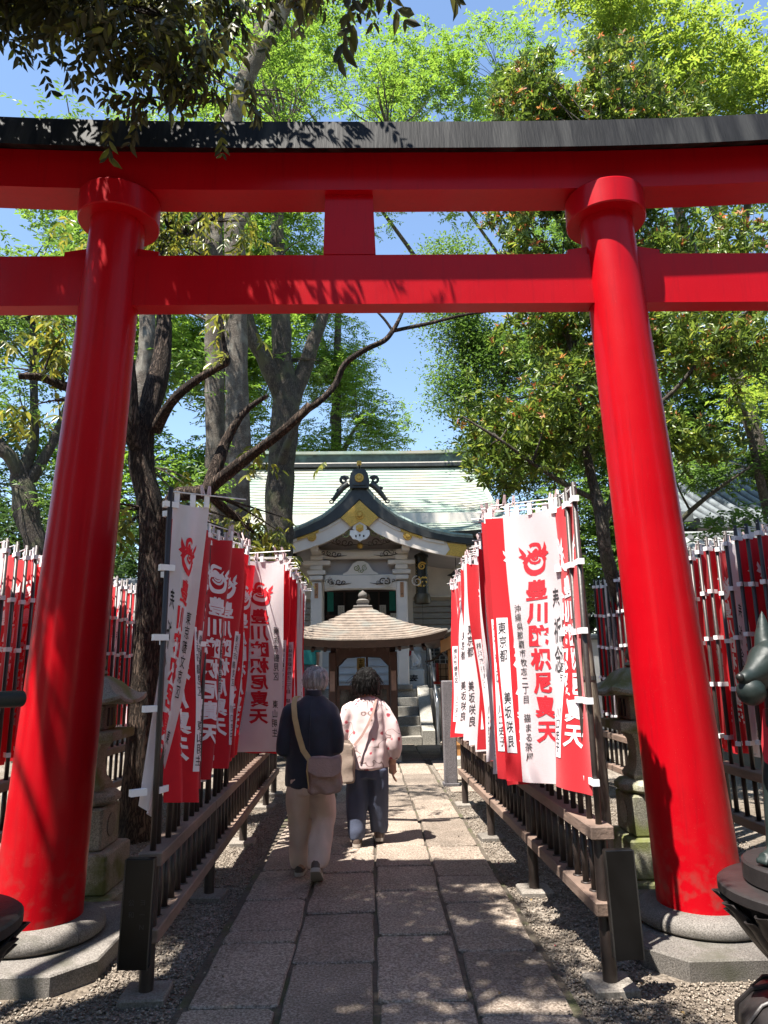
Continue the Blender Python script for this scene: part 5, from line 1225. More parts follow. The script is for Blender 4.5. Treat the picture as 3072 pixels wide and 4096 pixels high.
# leaning tree beside the left fence
T1 = [[(-2.34,7.5,-0.05,0.19),(-2.34,7.5,0.49,0.15),(-2.31,7.5,1.61,0.142),(-2.3,7.5,2.56,0.142),(-2.37,7.5,3.31,0.137),(-2.5,7.5,3.88,0.127),(-2.49,7.6,4.4,0.126),(-2.41,7.7,5.0,0.108),(-2.42,7.8,5.63,0.093),(-2.5,7.9,6.29,0.084),(-2.42,8.0,6.86,0.074),(-2.17,8.2,7.26,0.065)],
 [(-2.47,7.5,3.88,0.085),(-2.58,7.4,4.17,0.098),(-2.64,7.3,4.83,0.087),(-2.75,7.3,5.38,0.073),(-2.91,7.2,6.11,0.057)],
 [(-2.32,7.5,2.86,0.10),(-2.1,7.4,3.41,0.084),(-1.75,7.3,3.45,0.073),(-1.34,7.1,3.7,0.061),(-0.93,6.9,3.93,0.05),(-0.73,6.8,4.07,0.045),(-0.6,6.8,4.21,0.045)],
 [(-0.93,6.9,3.92,0.037),(-0.7,6.9,4.15,0.032),(-0.51,6.9,4.29,0.032),(-0.35,7.0,4.52,0.033),(-0.25,7.0,4.75,0.03),(-0.03,7.0,4.91,0.028),(0.17,7.0,5.01,0.028),(0.26,7.0,5.12,0.028),(0.33,7.0,5.25,0.021),(0.43,7.1,5.53,0.017)],
 [(0.26,7.0,5.12,0.021),(0.64,7.2,5.3,0.019),(1.08,7.4,5.51,0.015),(1.42,7.5,5.61,0.01)],
 [(0.26,7.0,5.12,0.016),(0.17,7.0,5.26,0.014),(0.03,7.0,5.42,0.009)],
 [(-2.36,7.5,4.2,0.065),(-2.14,7.3,4.45,0.053),(-1.88,7.2,4.64,0.043),(-1.61,7.1,4.76,0.038),(-1.51,7.1,4.83,0.033),(-1.55,7.1,5.0,0.028),(-1.59,7.1,5.32,0.014)],
 [(-1.73,7.3,3.38,0.073),(-1.64,7.4,3.79,0.069),(-1.57,7.5,4.09,0.055),(-1.38,7.5,4.41,0.035),(-1.13,7.5,4.6,0.02)],
 [(-2.53,7.5,4.04,0.065),(-2.95,7.2,4.52,0.053),(-3.17,7.0,4.52,0.047),(-3.36,6.9,4.58,0.041),(-3.55,6.8,4.55,0.032)],
 [(-2.68,7.3,5.04,0.039),(-2.82,7.2,5.03,0.029),(-3.02,6.9,4.4,0.028),(-3.2,6.9,4.33,0.018)]]
tree('leaning_tree', (-2.34,7.5,0), 'dark barked leaning tree beside the left fence, its long limb reaching over the path', BK1, LF_YEL, T1,
  [(-1.3,7.9,3.05,0.5,0.5,0.4),(-1.05,8.2,2.75,0.3,0.4,0.3),(-0.35,6.95,4.35,0.22,0.2,0.12),(-1.5,7.1,5.2,0.3,0.3,0.35),(-3.3,6.9,4.9,0.6,0.4,0.7),(-3.2,6.9,4.2,0.5,0.4,0.3),(-2.5,7.8,6.9,1.3,0.8,0.7),(-0.9,7.3,3.85,0.5,0.3,0.18),(-1.95,7.9,3.6,0.3,0.4,0.3),(-1.9,8.8,3.1,0.6,0.5,0.45),(-1.45,9.0,3.5,0.4,0.4,0.3),(-1.2,9.2,2.9,0.3,0.3,0.3),(-2.85,7.3,3.4,0.35,0.4,0.6)],
  ncl=430, per=9, spread=0.26, L=0.115, W=0.040, kind='hang', gap=0.46, freq=1.2, nbr=70, seed=3, n_side=18, fine=True)
# two straight pale trunks
tree('straight_tree', (-2.9,13.5,0), 'straight pale trunk, left of the twin trunks behind the left fence', BK2, LF_LIME,
  [[(-2.86,13.5,-0.05,0.25),(-2.9,13.5,2.86,0.208),(-2.98,13.5,4.65,0.197),(-3.07,13.5,6.54,0.189),(-3.16,13.5,8.55,0.189),(-3.23,13.5,10.25,0.18),(-3.21,13.6,11.42,0.163),(-2.84,13.8,14.42,0.15),(-2.49,14.0,16.4,0.12)],
   [(-3.17,13.5,8.55,0.117),(-3.48,13.3,9.91,0.15),(-3.53,13.2,10.48,0.158),(-3.36,13.0,10.99,0.086)]],
  [(-3.2,14,14.8,2.4,1.6,2.2),(-5.0,13.8,12.0,2.0,1.3,1.8,1.0),(-4.6,13.8,9.3,1.2,0.9,0.8,1.0)], ncl=900, per=12, spread=0.5, L=0.12, W=0.045, gap=0.5, seed=5, nbr=50)
tree('straight_tree', (-2.4,13,0), 'thick straight pale trunk, right of the twin trunks behind the left fence', BK2, LF_LIME,
  [[(-2.35,13,-0.05,0.33),(-2.42,13,2.81,0.262),(-2.47,13,4.53,0.235),(-2.53,13,6.36,0.225),(-2.62,13,8.29,0.216),(-2.68,13,9.93,0.207),(-2.73,13,10.56,0.199),(-2.9,13,12.53,0.178),(-2.49,13,14.27,0.173),(-1.72,13,16.09,0.17),(-1.42,13,17.61,0.15)],
   [(-2.7,13,10.3,0.09),(-2.2,12.8,10.9,0.07),(-1.6,12.7,11.2,0.04)]],
  [(-1.4,13.2,17.4,2.3,1.5,1.6),(-1.5,12.7,11.3,1.2,0.7,0.8,1.2)], ncl=520, per=12, spread=0.45, L=0.12, W=0.045, gap=0.5, seed=6, nbr=40)
# grey forked tree before the hall
tree('forked_tree', (-2.0,15.5,0), 'grey mossy tree forking in three before the left end of the hall roof', BK3, LF_LIME,
  [[(-1.98,15.5,-0.05,0.42),(-2.0,15.5,2.73,0.31),(-2.02,15.5,4.56,0.305),(-2.02,15.5,5.62,0.299),(-1.96,15.5,6.7,0.299),(-1.91,15.5,7.71,0.285),(-2.01,15.5,8.63,0.237),(-2.07,15.5,9.69,0.216),(-2.17,15.5,11.27,0.175),(-2.21,15.6,13.12,0.135),(-2.12,15.6,14.71,0.104)],
   [(-1.98,15.5,7.6,0.206),(-2.36,15.3,8.54,0.203),(-2.68,15.2,9.07,0.172),(-2.84,15.1,9.84,0.12),(-3.17,15.0,10.96,0.09)],
   [(-1.84,15.5,7.48,0.206),(-1.53,15.6,8.44,0.176),(-1.27,15.6,9.26,0.156),(-1.06,15.7,9.91,0.115),(-0.83,15.7,10.89,0.094),(-0.38,15.8,12.47,0.074),(0.6,16,15.2,0.05)],
   [(-1.97,15.3,6.1,0.112),(-1.77,15.0,6.54,0.08),(-1.5,14.8,7.0,0.059),(-1.08,14.6,7.35,0.039)]],
  [(-2.4,15.4,11.5,1.3,1.0,1.2,0.8),(-1.5,15.2,8.6,0.9,0.7,0.5,0.8),(-2.2,15.7,16.2,2.2,1.6,1.8),(0.4,16,16.2,1.8,1.4,1.6,0.8)], ncl=420, per=12, spread=0.45, L=0.12, W=0.045, gap=0.52, seed=8, nbr=60, n_side=16)
tree('branching_tree', (-6.6,14,0), 'dark forked tree against the sky at the far left edge', BK3, LF_MID,
  [[(-6.4,14,-0.05,0.3),(-6.57,14,3.59,0.20),(-6.81,14,4.52,0.235),(-6.97,14,5.19,0.233),(-7.06,14,5.48,0.205),(-6.95,14,5.87,0.121),(-6.87,14,6.46,0.093),(-7.01,14,7.78,0.074),(-7.12,14,8.84,0.065)],
   [(-6.99,14,5.29,0.158),(-7.18,13.8,5.81,0.138),(-7.38,13.7,6.02,0.128),(-7.96,13.6,6.82,0.109)],
   [(-6.91,14,5.33,0.13),(-6.67,14.1,5.9,0.103),(-6.45,14.2,6.63,0.085),(-6.28,14.3,7.7,0.057)]],
  [(-7.0,14,7.6,1.7,1.3,1.6),(-6.8,14,9.6,1.9,1.4,1.4),(-6.5,14,5.0,0.9,0.8,1.2,0.5),(-7.8,13.6,6.6,0.9,0.8,1.0,0.6)], ncl=560, per=10, spread=0.35, L=0.115, W=0.042, gap=0.55, freq=0.8, seed=9, nbr=90)
tree('pale_tree', (-3.3,11,0), 'pale trunk rising directly behind the leaning tree', BK2, LF_MID,
  [[(-3.2,11,-0.05,0.2),(-3.35,11,2.64,0.15),(-3.45,11,3.73,0.154),(-3.6,11,4.86,0.168),(-3.71,11,5.8,0.168),(-3.68,11,6.61,0.146),(-3.7,11,7.36,0.132),(-3.99,11.2,8.96,0.112),(-4.56,11.4,10.41,0.083)]],
  [(-4.6,11.4,10.6,2.0,1.4,1.2),(-3.6,11.2,8.9,1.0,0.9,0.8,0.7),(-5.4,11.2,8.4,1.2,0.9,0.9,0.7),(-2.75,11.2,4.6,0.8,0.6,0.8,1.3),(-3.0,11.3,6.6,0.7,0.6,0.6,1.0)], ncl=520, per=11, spread=0.4, L=0.12, W=0.045, gap=0.5, seed=10, nbr=50)
# glossy tree with orange new leaves, right
tree('glossy_tree', (3.35,9.3,0), 'bushy glossy tree with orange new leaves behind the right fence', BK3, LF_PHO,
  [[(3.35,9.3,-0.05,0.13),(3.30,9.2,1.3,0.10),(3.05,8.7,2.2,0.09),(2.80,8.3,2.85,0.08),(2.74,8.2,3.29,0.071),(2.72,8.3,3.66,0.061),(2.67,8.4,4.34,0.05),(2.68,8.5,4.99,0.042),(2.64,8.6,5.74,0.034),(2.64,8.7,6.74,0.029)],
   [(2.74,8.2,3.24,0.055),(2.94,8.2,3.69,0.049),(2.96,8.2,4.57,0.041),(3.15,8.2,5.42,0.035),(3.4,8.3,6.5,0.03),(3.55,8.3,7.51,0.025)],
   [(2.74,8.3,3.54,0.039),(2.38,8.2,3.69,0.033),(1.93,8.1,3.96,0.024),(1.54,8.0,4.22,0.019),(1.11,8.0,4.51,0.011)],
   [(2.91,8.2,3.98,0.038),(3.33,8.0,4.49,0.032),(3.67,7.8,4.82,0.026),(4.14,7.6,5.36,0.02),(4.57,7.5,5.72,0.012)]],
  [(2.25,8.5,4.75,1.25,1.0,0.95),(1.75,8.3,4.15,0.75,0.7,0.5),(2.9,8.6,5.9,1.3,1.0,0.8),(3.1,8.8,7.6,1.55,1.1,1.3,1.3),(3.3,9.0,9.3,1.8,1.1,1.3,1.9),(4.2,7.8,5.3,1.1,0.8,0.85),(3.7,8.0,4.2,0.9,0.7,0.45),(4.8,8.2,6.6,1.1,0.8,0.8)],
  ncl=6200, per=9, spread=0.06, L=0.105, W=0.036, kind='whorl', gap=0.45, freq=1.0, shell=0.55, nbr=160, seed=12, fine=True, tips=(LF_TIP, 0.22, 4.2, 0.075))
# overhead tree: stands left of the camera, shades the gate and the near path
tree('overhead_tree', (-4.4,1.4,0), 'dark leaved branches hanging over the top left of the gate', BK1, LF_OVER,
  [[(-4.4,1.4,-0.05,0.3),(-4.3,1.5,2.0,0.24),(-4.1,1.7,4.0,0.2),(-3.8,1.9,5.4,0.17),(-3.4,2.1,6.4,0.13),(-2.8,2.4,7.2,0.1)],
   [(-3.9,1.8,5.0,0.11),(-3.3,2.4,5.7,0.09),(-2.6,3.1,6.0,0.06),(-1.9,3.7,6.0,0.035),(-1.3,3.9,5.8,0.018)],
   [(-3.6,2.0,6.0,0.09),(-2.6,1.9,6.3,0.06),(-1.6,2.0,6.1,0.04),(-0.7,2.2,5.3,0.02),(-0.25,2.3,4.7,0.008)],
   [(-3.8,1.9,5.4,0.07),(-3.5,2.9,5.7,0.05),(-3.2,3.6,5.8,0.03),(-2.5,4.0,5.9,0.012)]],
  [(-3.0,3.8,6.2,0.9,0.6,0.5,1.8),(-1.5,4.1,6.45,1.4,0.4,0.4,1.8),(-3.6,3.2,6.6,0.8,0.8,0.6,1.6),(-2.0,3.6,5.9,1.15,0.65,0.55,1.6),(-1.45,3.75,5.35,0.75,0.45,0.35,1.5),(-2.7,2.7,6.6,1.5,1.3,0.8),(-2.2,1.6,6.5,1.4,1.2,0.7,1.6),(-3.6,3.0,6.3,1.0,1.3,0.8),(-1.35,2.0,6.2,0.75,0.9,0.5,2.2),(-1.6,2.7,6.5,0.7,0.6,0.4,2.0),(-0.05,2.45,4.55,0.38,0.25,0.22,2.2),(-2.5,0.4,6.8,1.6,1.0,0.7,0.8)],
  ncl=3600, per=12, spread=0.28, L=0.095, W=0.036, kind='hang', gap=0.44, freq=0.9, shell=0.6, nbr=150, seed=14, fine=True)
# backdrop trees
def bg_tree(x, y, label, blobs, leaf, seed, ncl=700, bark=BK3, L=0.17, W=0.075, gap=0.5, r=0.3, kind='spray', per=12, freq=0.4, nbr=70, spread=0.6):
    top = max(blobs, key=lambda b: b[2])
    limbs = [[(x,y,-0.05,r),(x+0.1,y,top[2]*0.3,r*0.8),(x*0.6+top[0]*0.4,y*0.6+top[1]*0.4,top[2]*0.62,r*0.5),(top[0],top[1],top[2],r*0.16)]]
    for b in blobs:
        if b is not top:
            z0 = max(1.5, min(b[2]-2.0, top[2]*0.6)); limbs.append([(x,y,z0,r*0.45),(x*0.4+b[0]*0.6,y*0.4+b[1]*0.6,(z0+b[2])/2+0.4,r*0.3),(b[0],b[1],b[2],r*0.12)])
    return tree('background_tree', (x,y,0), label, bark, leaf, limbs, blobs, ncl=ncl, per=per, spread=spread, L=L, W=W, kind=kind, gap=gap, freq=freq, nbr=nbr, group='trees behind the precinct', seed=seed, n_side=10)
bg_tree(-12.0,20, 'green tree at the far left beyond the outer banner fence', [(-12.5,20,6.5,3,2.5,3.5),(-11.5,20,12,3,2.5,3.0,0.7)], LF_MID, 21, 2400, gap=0.52)
bg_tree(-8.3,21.5, 'tall lime green tree left of the twin trunks', [(-8.2,21.5,6.5,3.0,2.5,3.2),(-8,21.5,12.5,3.4,2.5,3.0),(-8.5,21.5,17.5,3.4,2.5,2.6,0.7)], LF_LIME, 22, 5600, gap=0.5)
bg_tree(-4.3,23.5, 'lime green tree seen between the twin trunks and the leaning tree', [(-4.6,23.5,6.5,2.6,2.2,3.2),(-4.2,23.5,12.5,2.7,2.2,3.0),(-4.5,23.5,18.5,3.2,2.4,3.2,0.8)], LF_LIME, 23, 6600, gap=0.5)
bg_tree(-1.4,26, 'layered lime green tree rising behind the hall roof', [(-1.2,26,12.8,2.5,2.3,2.6),(-0.4,25.5,10.6,2.1,2.0,1.7),(-2.6,26,16.5,2.6,2.3,2.4),(-2.6,26,9.2,2.0,2.0,1.8),(-1.0,26,21.5,3.2,2.4,2.4,0.6)], LF_LIME, 24, 5600, gap=0.49, L=0.15, W=0.06)
bg_tree(3.9,22.8, 'dense dark evergreen tree right of the sky gap behind the hall', [(3.0,22.5,10.6,1.5,1.8,1.3),(2.7,22.5,8.1,1.1,1.5,0.9),(3.5,22.5,12.9,1.9,1.9,1.2),(5.2,22.3,8.0,2.3,2,2.8),(5.2,22.3,12.5,2.4,2,2.2),(2.9,22.6,15.2,1.6,1.6,1.0,0.9)], LF_MID, 25, 4600, gap=0.47, L=0.13, W=0.06, kind='loose', per=14, spread=0.55)
bg_tree(8.8,20, 'green tree over the tiled roofs on the right', [(8.6,20,8.6,3.0,2.5,3.0),(8.2,20,14.2,3.4,2.5,2.8),(11.5,19,10,2.6,2.2,3.0)], LF_MID, 26, 3600, gap=0.52)
bg_tree(7.4,12.8, 'bright yellow green maple at the top right corner', [(6.3,12.4,13.4,2.1,1.7,1.5),(8.0,12.2,12.0,1.7,1.6,1.6),(5.4,12.8,15.4,1.8,1.6,1.2),(6.6,11.8,6.2,1.5,1.0,0.55,0.5)], LF_MAPLE, 27, 2600, gap=0.48, r=0.2, L=0.12, W=0.05, spread=0.45)
bg_tree(9.0,31.0, 'airy tree with thin dark branches over the top of the gate', [(1.2,27,27.0,3.9,2.6,3.0),(6.2,27,27.0,3.8,2.6,3.2),(-4.2,26.6,28,4.2,2.6,3.2),(5.0,27,22.0,2.6,2.0,1.8,0.8)], LF_LIME, 28, 3300, gap=0.53, L=0.2, W=0.075, r=0.22, nbr=160)
bg_tree(6.3,24.0, 'dark tree filling the gap right of the hall', [(6.6,24,4.2,2.8,2.0,3.2),(9.5,24,5.0,3,2,3.5)], LF_DARK, 29, 2400, gap=0.45)
bg_tree(-6.2,18.0, 'dark evergreen shrub mass left of the hall', [(-6.0,18,3.0,2.4,1.6,2.4),(-9.5,18,3.6,2.6,1.8,2.8)], LF_DARK, 30, 2400, gap=0.45)
bg_tree(4.9,14.2, 'mid green tree between the right fence and the tiled roofs', [(4.6,14,4.2,1.5,1.2,1.6),(4.3,14,6.6,1.2,1.1,1.2),(6.8,12.2,5.0,1.4,0.9,0.6,1.0),(5.4,10.0,3.5,0.6,0.5,0.35,1.3)], LF_MID, 31, 2000, gap=0.48, L=0.11, W=0.05, r=0.16, spread=0.4)

# unseen trees added behind and beside the camera to dim skylight, one mass
def sky_screen_trees():
    rng = np.random.default_rng(41); Vs = []; Fs = []; nv = 0; cl = []; tk = MB()
    for (x,y,h) in ((6.0,-6.5,10.0),(1.2,-8.5,11.0),(-4.5,-8.5,11.0),(-11.0,-4.0,10.0),(10.5,1.0,8.0),(11.0,6.5,8.0),(-11.0,4.5,9.0)):
        cl += blob_points(rng, [(x,y,h*0.28,3.4,2.6,h*0.26),(x,y,h*0.68,3.5,2.6,h*0.32)], 1500, 0.42, 0.4)
        tk.tube([(x,y,-0.05),(x+0.2,y,h*0.4),(x,y,h*0.8)],[0.3,0.22,0.06],10)
    V, F = sprays(rng, cl, 12, 0.8, 0.42, 0.22, 'spray')
    o = link('sky_screen_trees', np_mesh('sky_screen_trees', V, F), None, LF_MID); tag(o, 'unseen green trees added behind the viewpoint to dim skylight', 'sky_screen_trees', kind='stuff')
    q = tk.build('trunks', BK3, o, sm=60); tag(q, kind='stuff')
sky_screen_trees()
# ================================================================== people
def loft(b, rings, n=20):
    """rings: (cx,cy,cz,rx,ry) horizontal ellipses"""
    sec = [[(cx+rx*math.cos(2*math.pi*k/n), cy+ry*math.sin(2*math.pi*k/n), cz) for k in range(n)] for cx,cy,cz,rx,ry in rings]
    return b.sweep(sec)
def ball(b, c, r, sx=1, sy=1, sz=1, n=14):
    pr_ = [(r*math.sin(math.pi*i/8)+1e-4, -r*math.cos(math.pi*i/8)*sz) for i in range(9)]
    return b.lathe(pr_, c, n, sx=sx, sy=sy)
def folds(o, amp=0.006, sc=(9,9,3.0), seed=0.0, amp2=0.0, sc2=30):
    me = o.data; n = len(me.vertices); co = np.empty(n*3); me.vertices.foreach_get('co', co); co = co.reshape(-1,3)
    no = np.empty(n*3); me.vertices.foreach_get('normal', no); no = no.reshape(-1,3)
    for i in range(n):
        p = Vector(co[i]); d = amp*mnoise.noise(Vector((p.x*sc[0]+seed, p.y*sc[1], p.z*sc[2]+p.x*2)))*1.4
        if amp2: d += amp2*mnoise.noise(p*sc2)
        co[i] += no[i]*d
    me.vertices.foreach_set('co', co.ravel()); me.update()
SKIN = M('skin', (0.50,0.27,0.185), 0.5, 0.06, 12)
SHOE = M('shoe_brown', (0.085,0.058,0.045), 0.6, 0.2, 20); SOLE = M('shoe_sole', (0.36,0.32,0.28), 0.7, 0.08, 20)
JACK = M('navy_jacket', (0.017,0.022,0.040), 0.75, 0.2, 6, bump=0.15, bscale=220, sheen=0.25)
TROU = M('beige_trousers', (0.60,0.45,0.375), 0.8, 0.08, 5, bump=0.12, bscale=200)
NAVYP = M('blue_trousers', (0.058,0.07,0.115), 0.8, 0.14, 5, bump=0.15, bscale=160)
HGREY = M('grey_hair', (0.35,0.34,0.33), 0.5, 0.55, 60, bump=0.9, bscale=90, stretch=(1,1,0.12))
HDARK = M('dark_hair', (0.0035,0.003,0.003), 0.5, spec=0.15, var=0.5, scale=60, bump=0.9, bscale=80, stretch=(1,1,0.15))
BAGM = M('canvas_bag', (0.33,0.22,0.19), 0.85, 0.15, 8, bump=0.25, bscale=80)
BAGT = M('taupe_bag', (0.27,0.205,0.165), 0.8, 0.12, 8, bump=0.15, bscale=80)
STRAP = M('tan_strap', (0.50,0.36,0.17), 0.8, 0.1, 20); STRAP2 = M('rose_strap', (0.33,0.20,0.17), 0.7, 0.1, 20)
def floral():
    m = bpy.data.materials.new('floral_blouse'); m.use_nodes = True; t = m.node_tree; N = t.nodes; L = t.links
    b = N['Principled BSDF']; b.inputs['Roughness'].default_value = 0.8; b.inputs['Sheen Weight'].default_value = 0.2
    tc = N.new('ShaderNodeTexCoord')
    def noise(s, d=4):
        n = N.new('ShaderNodeTexNoise'); n.inputs['Scale'].default_value = s; n.inputs['Detail'].default_value = d; L.new(tc.outputs['Object'], n.inputs['Vector']); return n.outputs['Fac']
    def rng(v, a, c, x=0.0, y=1.0):
        r = N.new('ShaderNodeMapRange'); r.inputs[1].default_value = a; r.inputs[2].default_value = c; r.inputs[3].default_value = x; r.inputs[4].default_value = y; L.new(v, r.inputs[0]); return r.outputs[0]
    def mul(a, c):
        r = N.new('ShaderNodeMath'); r.operation = 'MULTIPLY'; L.new(a, r.inputs[0]); L.new(c, r.inputs[1]); return r.outputs[0]
    def mix(f, a, col):
        x = N.new('ShaderNodeMix'); x.data_type = 'RGBA'; L.new(f, x.inputs[0]); L.new(a, x.inputs[6]); x.inputs[7].default_value = (*col,1); return x.outputs[2]
    base = N.new('ShaderNodeValToRGB'); base.color_ramp.elements[0].color = (0.53,0.375,0.375,1); base.color_ramp.elements[1].color = (0.66,0.545,0.53,1); L.new(noise(4), base.inputs[0])
    w = N.new('ShaderNodeTexNoise'); w.inputs['Scale'].default_value = 5; w.inputs['Detail'].default_value = 2; L.new(tc.outputs['Object'], w.inputs['Vector'])
    stem = rng(w.outputs['Fac'], 0.492, 0.503); stem2 = rng(w.outputs['Fac'], 0.508, 0.519, 1, 0)
    c1 = mix(mul(mul(stem, stem2), rng(noise(3.1,2), 0.40, 0.46)), base.outputs[0], (0.16,0.10,0.09))
    vo = N.new('ShaderNodeTexVoronoi'); vo.inputs['Scale'].default_value = 13.0; L.new(tc.outputs['Object'], vo.inputs['Vector'])
    ad = N.new('ShaderNodeMath'); ad.operation = 'MULTIPLY_ADD'; L.new(noise(45,2), ad.inputs[0]); ad.inputs[1].default_value = 0.30; L.new(vo.outputs['Distance'], ad.inputs[2])
    sel = N.new('ShaderNodeSeparateColor'); L.new(vo.outputs['Color'], sel.inputs[0])
    fl = mul(rng(ad.outputs[0], 0.42, 0.34), rng(sel.outputs[0], 0.36, 0.39))
    c2 = mix(fl, c1, (0.48,0.06,0.085)); c3 = mix(mul(rng(ad.outputs[0], 0.30, 0.25), rng(sel.outputs[0], 0.36, 0.39)), c2, (0.24,0.03,0.05))
    L.new(c3, b.inputs['Base Color'])
    bp = N.new('ShaderNodeBump'); bp.inputs['Strength'].default_value = 0.15; bp.inputs['Distance'].default_value = 0.01; L.new(noise(140,2), bp.inputs['Height']); L.new(bp.outputs[0], b.inputs['Normal'])
    return m
FLOR = floral()
def hand(b, W, wx, wy, wz, fd, sd, k=1.0):
    """palm, four bent fingers and a thumb; fd finger direction, sd thumb side"""
    f = Vector(fd).normalized(); s = Vector(sd).normalized(); nrm = f.cross(s)
    p0 = Vector((wx,wy,wz)); g = lambda a, c, d: W(*(p0 + f*a*k + s*c*k + nrm*d*k))
    b.tube([g(-0.03,0,0), g(0.02,0,0), g(0.06,0,0), g(0.085,0,0)], [0.026*k,0.032*k,0.036*k,0.032*k], 10, squash=0.6)
    for i,(o,l) in enumerate(((0.028,0.07),(0.010,0.08),(-0.009,0.074),(-0.027,0.058))):
        b.tube([g(0.075,o,0), g(0.075+l*0.5,o*1.05,0.008), g(0.075+l*0.85,o*1.05,0.026), g(0.075+l,o*1.0,0.042)], [0.0095*k,0.009*k,0.008*k,0.0065*k], 7)
    b.tube([g(0.01,0.026,0.0), g(0.04,0.05,0.012), g(0.07,0.056,0.028), g(0.088,0.054,0.04)], [0.013*k,0.0115*k,0.0095*k,0.007*k], 7)
def head_shape(b, W, z, s=1.0, hx=0.0, hy=0.0):
    """head facing +y, chin to crown 0.225"""
    ball(b, W(hx,hy-0.008,z+0.015), 0.103*s, 0.78, 0.96, 1.05, 20)
    b.tube([W(hx,hy+0.02,z+0.01),W(hx,hy+0.035,z-0.05),W(hx,hy+0.055,z-0.095)],[0.072*s,0.062*s,0.034*s],14)
    b.tube([W(hx,hy+0.085,z+0.012),W(hx,hy+0.108,z-0.022),W(hx,hy+0.088,z-0.032)],[0.008,0.014,0.008],8)        # nose
    for q in (-1,1):
        b.tube([W(hx+q*0.083,hy+0.0,z+0.012),W(hx+q*0.092,hy-0.008,z-0.005),W(hx+q*0.086,hy+0.002,z-0.032)],[0.010,0.016,0.007],8)  # ears
        ball(b, W(hx+q*0.033,hy+0.078,z+0.012), 0.014)
    b.tube([W(hx-0.025,hy+0.088,z-0.058),W(hx,hy+0.096,z-0.056),W(hx+0.025,hy+0.088,z-0.058)],[0.006,0.009,0.006],6)  # lips
def shoe(W, name, x, y, z, ang, parent, up, sole, L=0.27):
    """heel at (x,y,z), pointing +y, pitched by ang (heel up)"""
    c, s = math.cos(ang), math.sin(ang)
    T = lambda px, py_, pz: W(x+px, y+py_*c+pz*s, z-py_*s+pz*c)
    def lp(sc, zz, e=0.0): 
        pts = [(-0.032,0.0),(-0.038,0.05),(-0.040,0.12),(-0.047,0.19),(-0.040,0.245),(-0.015,L),(0.015,L),(0.042,0.24),(0.048,0.19),(0.040,0.12),(0.038,0.05),(0.032,0.0),(0.015,-0.014),(-0.015,-0.014)]
        return [T(px*sc, py_*(1-e)+0.02*e, zz) for px,py_ in pts]
    MB().sweep([lp(1.04,0.0),lp(1.07,0.012),lp(1.06,0.028)]).build('sole', sole, MB().sweep([lp(1.0,0.028),lp(1.0,0.05),lp(0.92,0.065,0.08),lp(0.80,0.082,0.30),lp(0.74,0.105,0.55)]).build(name, up, parent, sm=50), sm=40)

def strands(parent, W, hx, hy, z0, rx, ry, rz, n, length, mat, seed, zlow, r=0.0016):
    """loose hairs over the back of the head"""
    rg = random.Random(seed); b = MB()
    for i in range(n):
        th = rg.uniform(-0.25*math.pi, 1.25*math.pi); ph = rg.uniform(0.05, 1.25)
        p = Vector((rx*math.cos(th)*math.cos(ph), -ry*math.sin(th)*math.cos(ph), rz*math.sin(ph))); o = p.normalized()
        q = [p*1.0]; d = (o*0.25+Vector((rg.gauss(0,0.25),rg.gauss(0,0.25),-0.8))).normalized(); l = length*rg.uniform(0.5,1.2)
        for k in range(4):
            q.append(q[-1] + d*l/4); d = (d + Vector((rg.gauss(0,0.2),rg.gauss(0,0.2),-0.25)) + o*0.12).normalized()
            e = q[-1]; m = math.sqrt((e.x/rx)**2+(e.y/ry)**2+(e.z/rz)**2)
            if m < 1.04 and e.z > -rz*0.5: q[-1] = e*(1.04/m)
        b.tube([W(hx+e.x,hy+e.y,z0+e.z) for e in q],[r,r,r*0.9,r*0.7,r*0.3],4,cap=False)
    tag(b.build('hair_strands', mat, parent, sm=60, fix=False), kind='stuff')
# ---- the man in the navy jacket
mx, my = -0.492, 5.93
man = thing('person', (mx,my,0), 'person with grey hair in navy jacket and beige trousers walking away on the left', 'person')
W = lambda x,y,z: Vector((mx+x, my+y, z))
b = MB(); head_shape(b, W, 1.515, 1.0, 0.03, 0.03)
b.tube([W(0.03,0.0,1.46),W(0.02,-0.015,1.40),W(0.0,-0.02,1.30)],[0.054,0.056,0.07],14)
loft(b, [(mx,my,0.86,0.15,0.11),(mx,my,1.0,0.15,0.11),(mx,my-0.01,1.2,0.17,0.11),(mx,my-0.01,1.33,0.15,0.09)])
for q in (-1,1):
    b.tube([W(q*0.14,-0.01,1.27),W(q*0.20,-0.045,1.08),W(q*0.14,0.12,0.98),W(q*0.10,0.20,0.98)],[0.045,0.042,0.036,0.028],12)
    hand(b, W, q*0.10, 0.20, 0.98, (-q*0.8,0.5,-0.1), (0,0.2,1))
b.tube([W(-0.085,0,0.90),W(-0.085,0.07,0.50),W(-0.085,0.10,0.09)],[0.085,0.06,0.042],12); b.tube([W(0.085,0,0.90),W(0.085,0.02,0.50),W(0.06,-0.19,0.17)],[0.085,0.06,0.042],12)
remesh_obj(b, 'body', SKIN, man, 0.0085, 3)
b = MB()   # jacket
loft(b, [(mx-0.005,my+0.005,0.705,0.205,0.150),(mx-0.003,my,0.80,0.205,0.150),(mx,my,0.92,0.198,0.142),(mx,my-0.005,1.04,0.195,0.138),(mx,my-0.012,1.16,0.196,0.136),(mx,my-0.018,1.255,0.205,0.126),(mx,my-0.018,1.315,0.185,0.106),(mx+0.01,my-0.014,1.362,0.125,0.086),(mx+0.015,my-0.012,1.405,0.075,0.072)], 24)
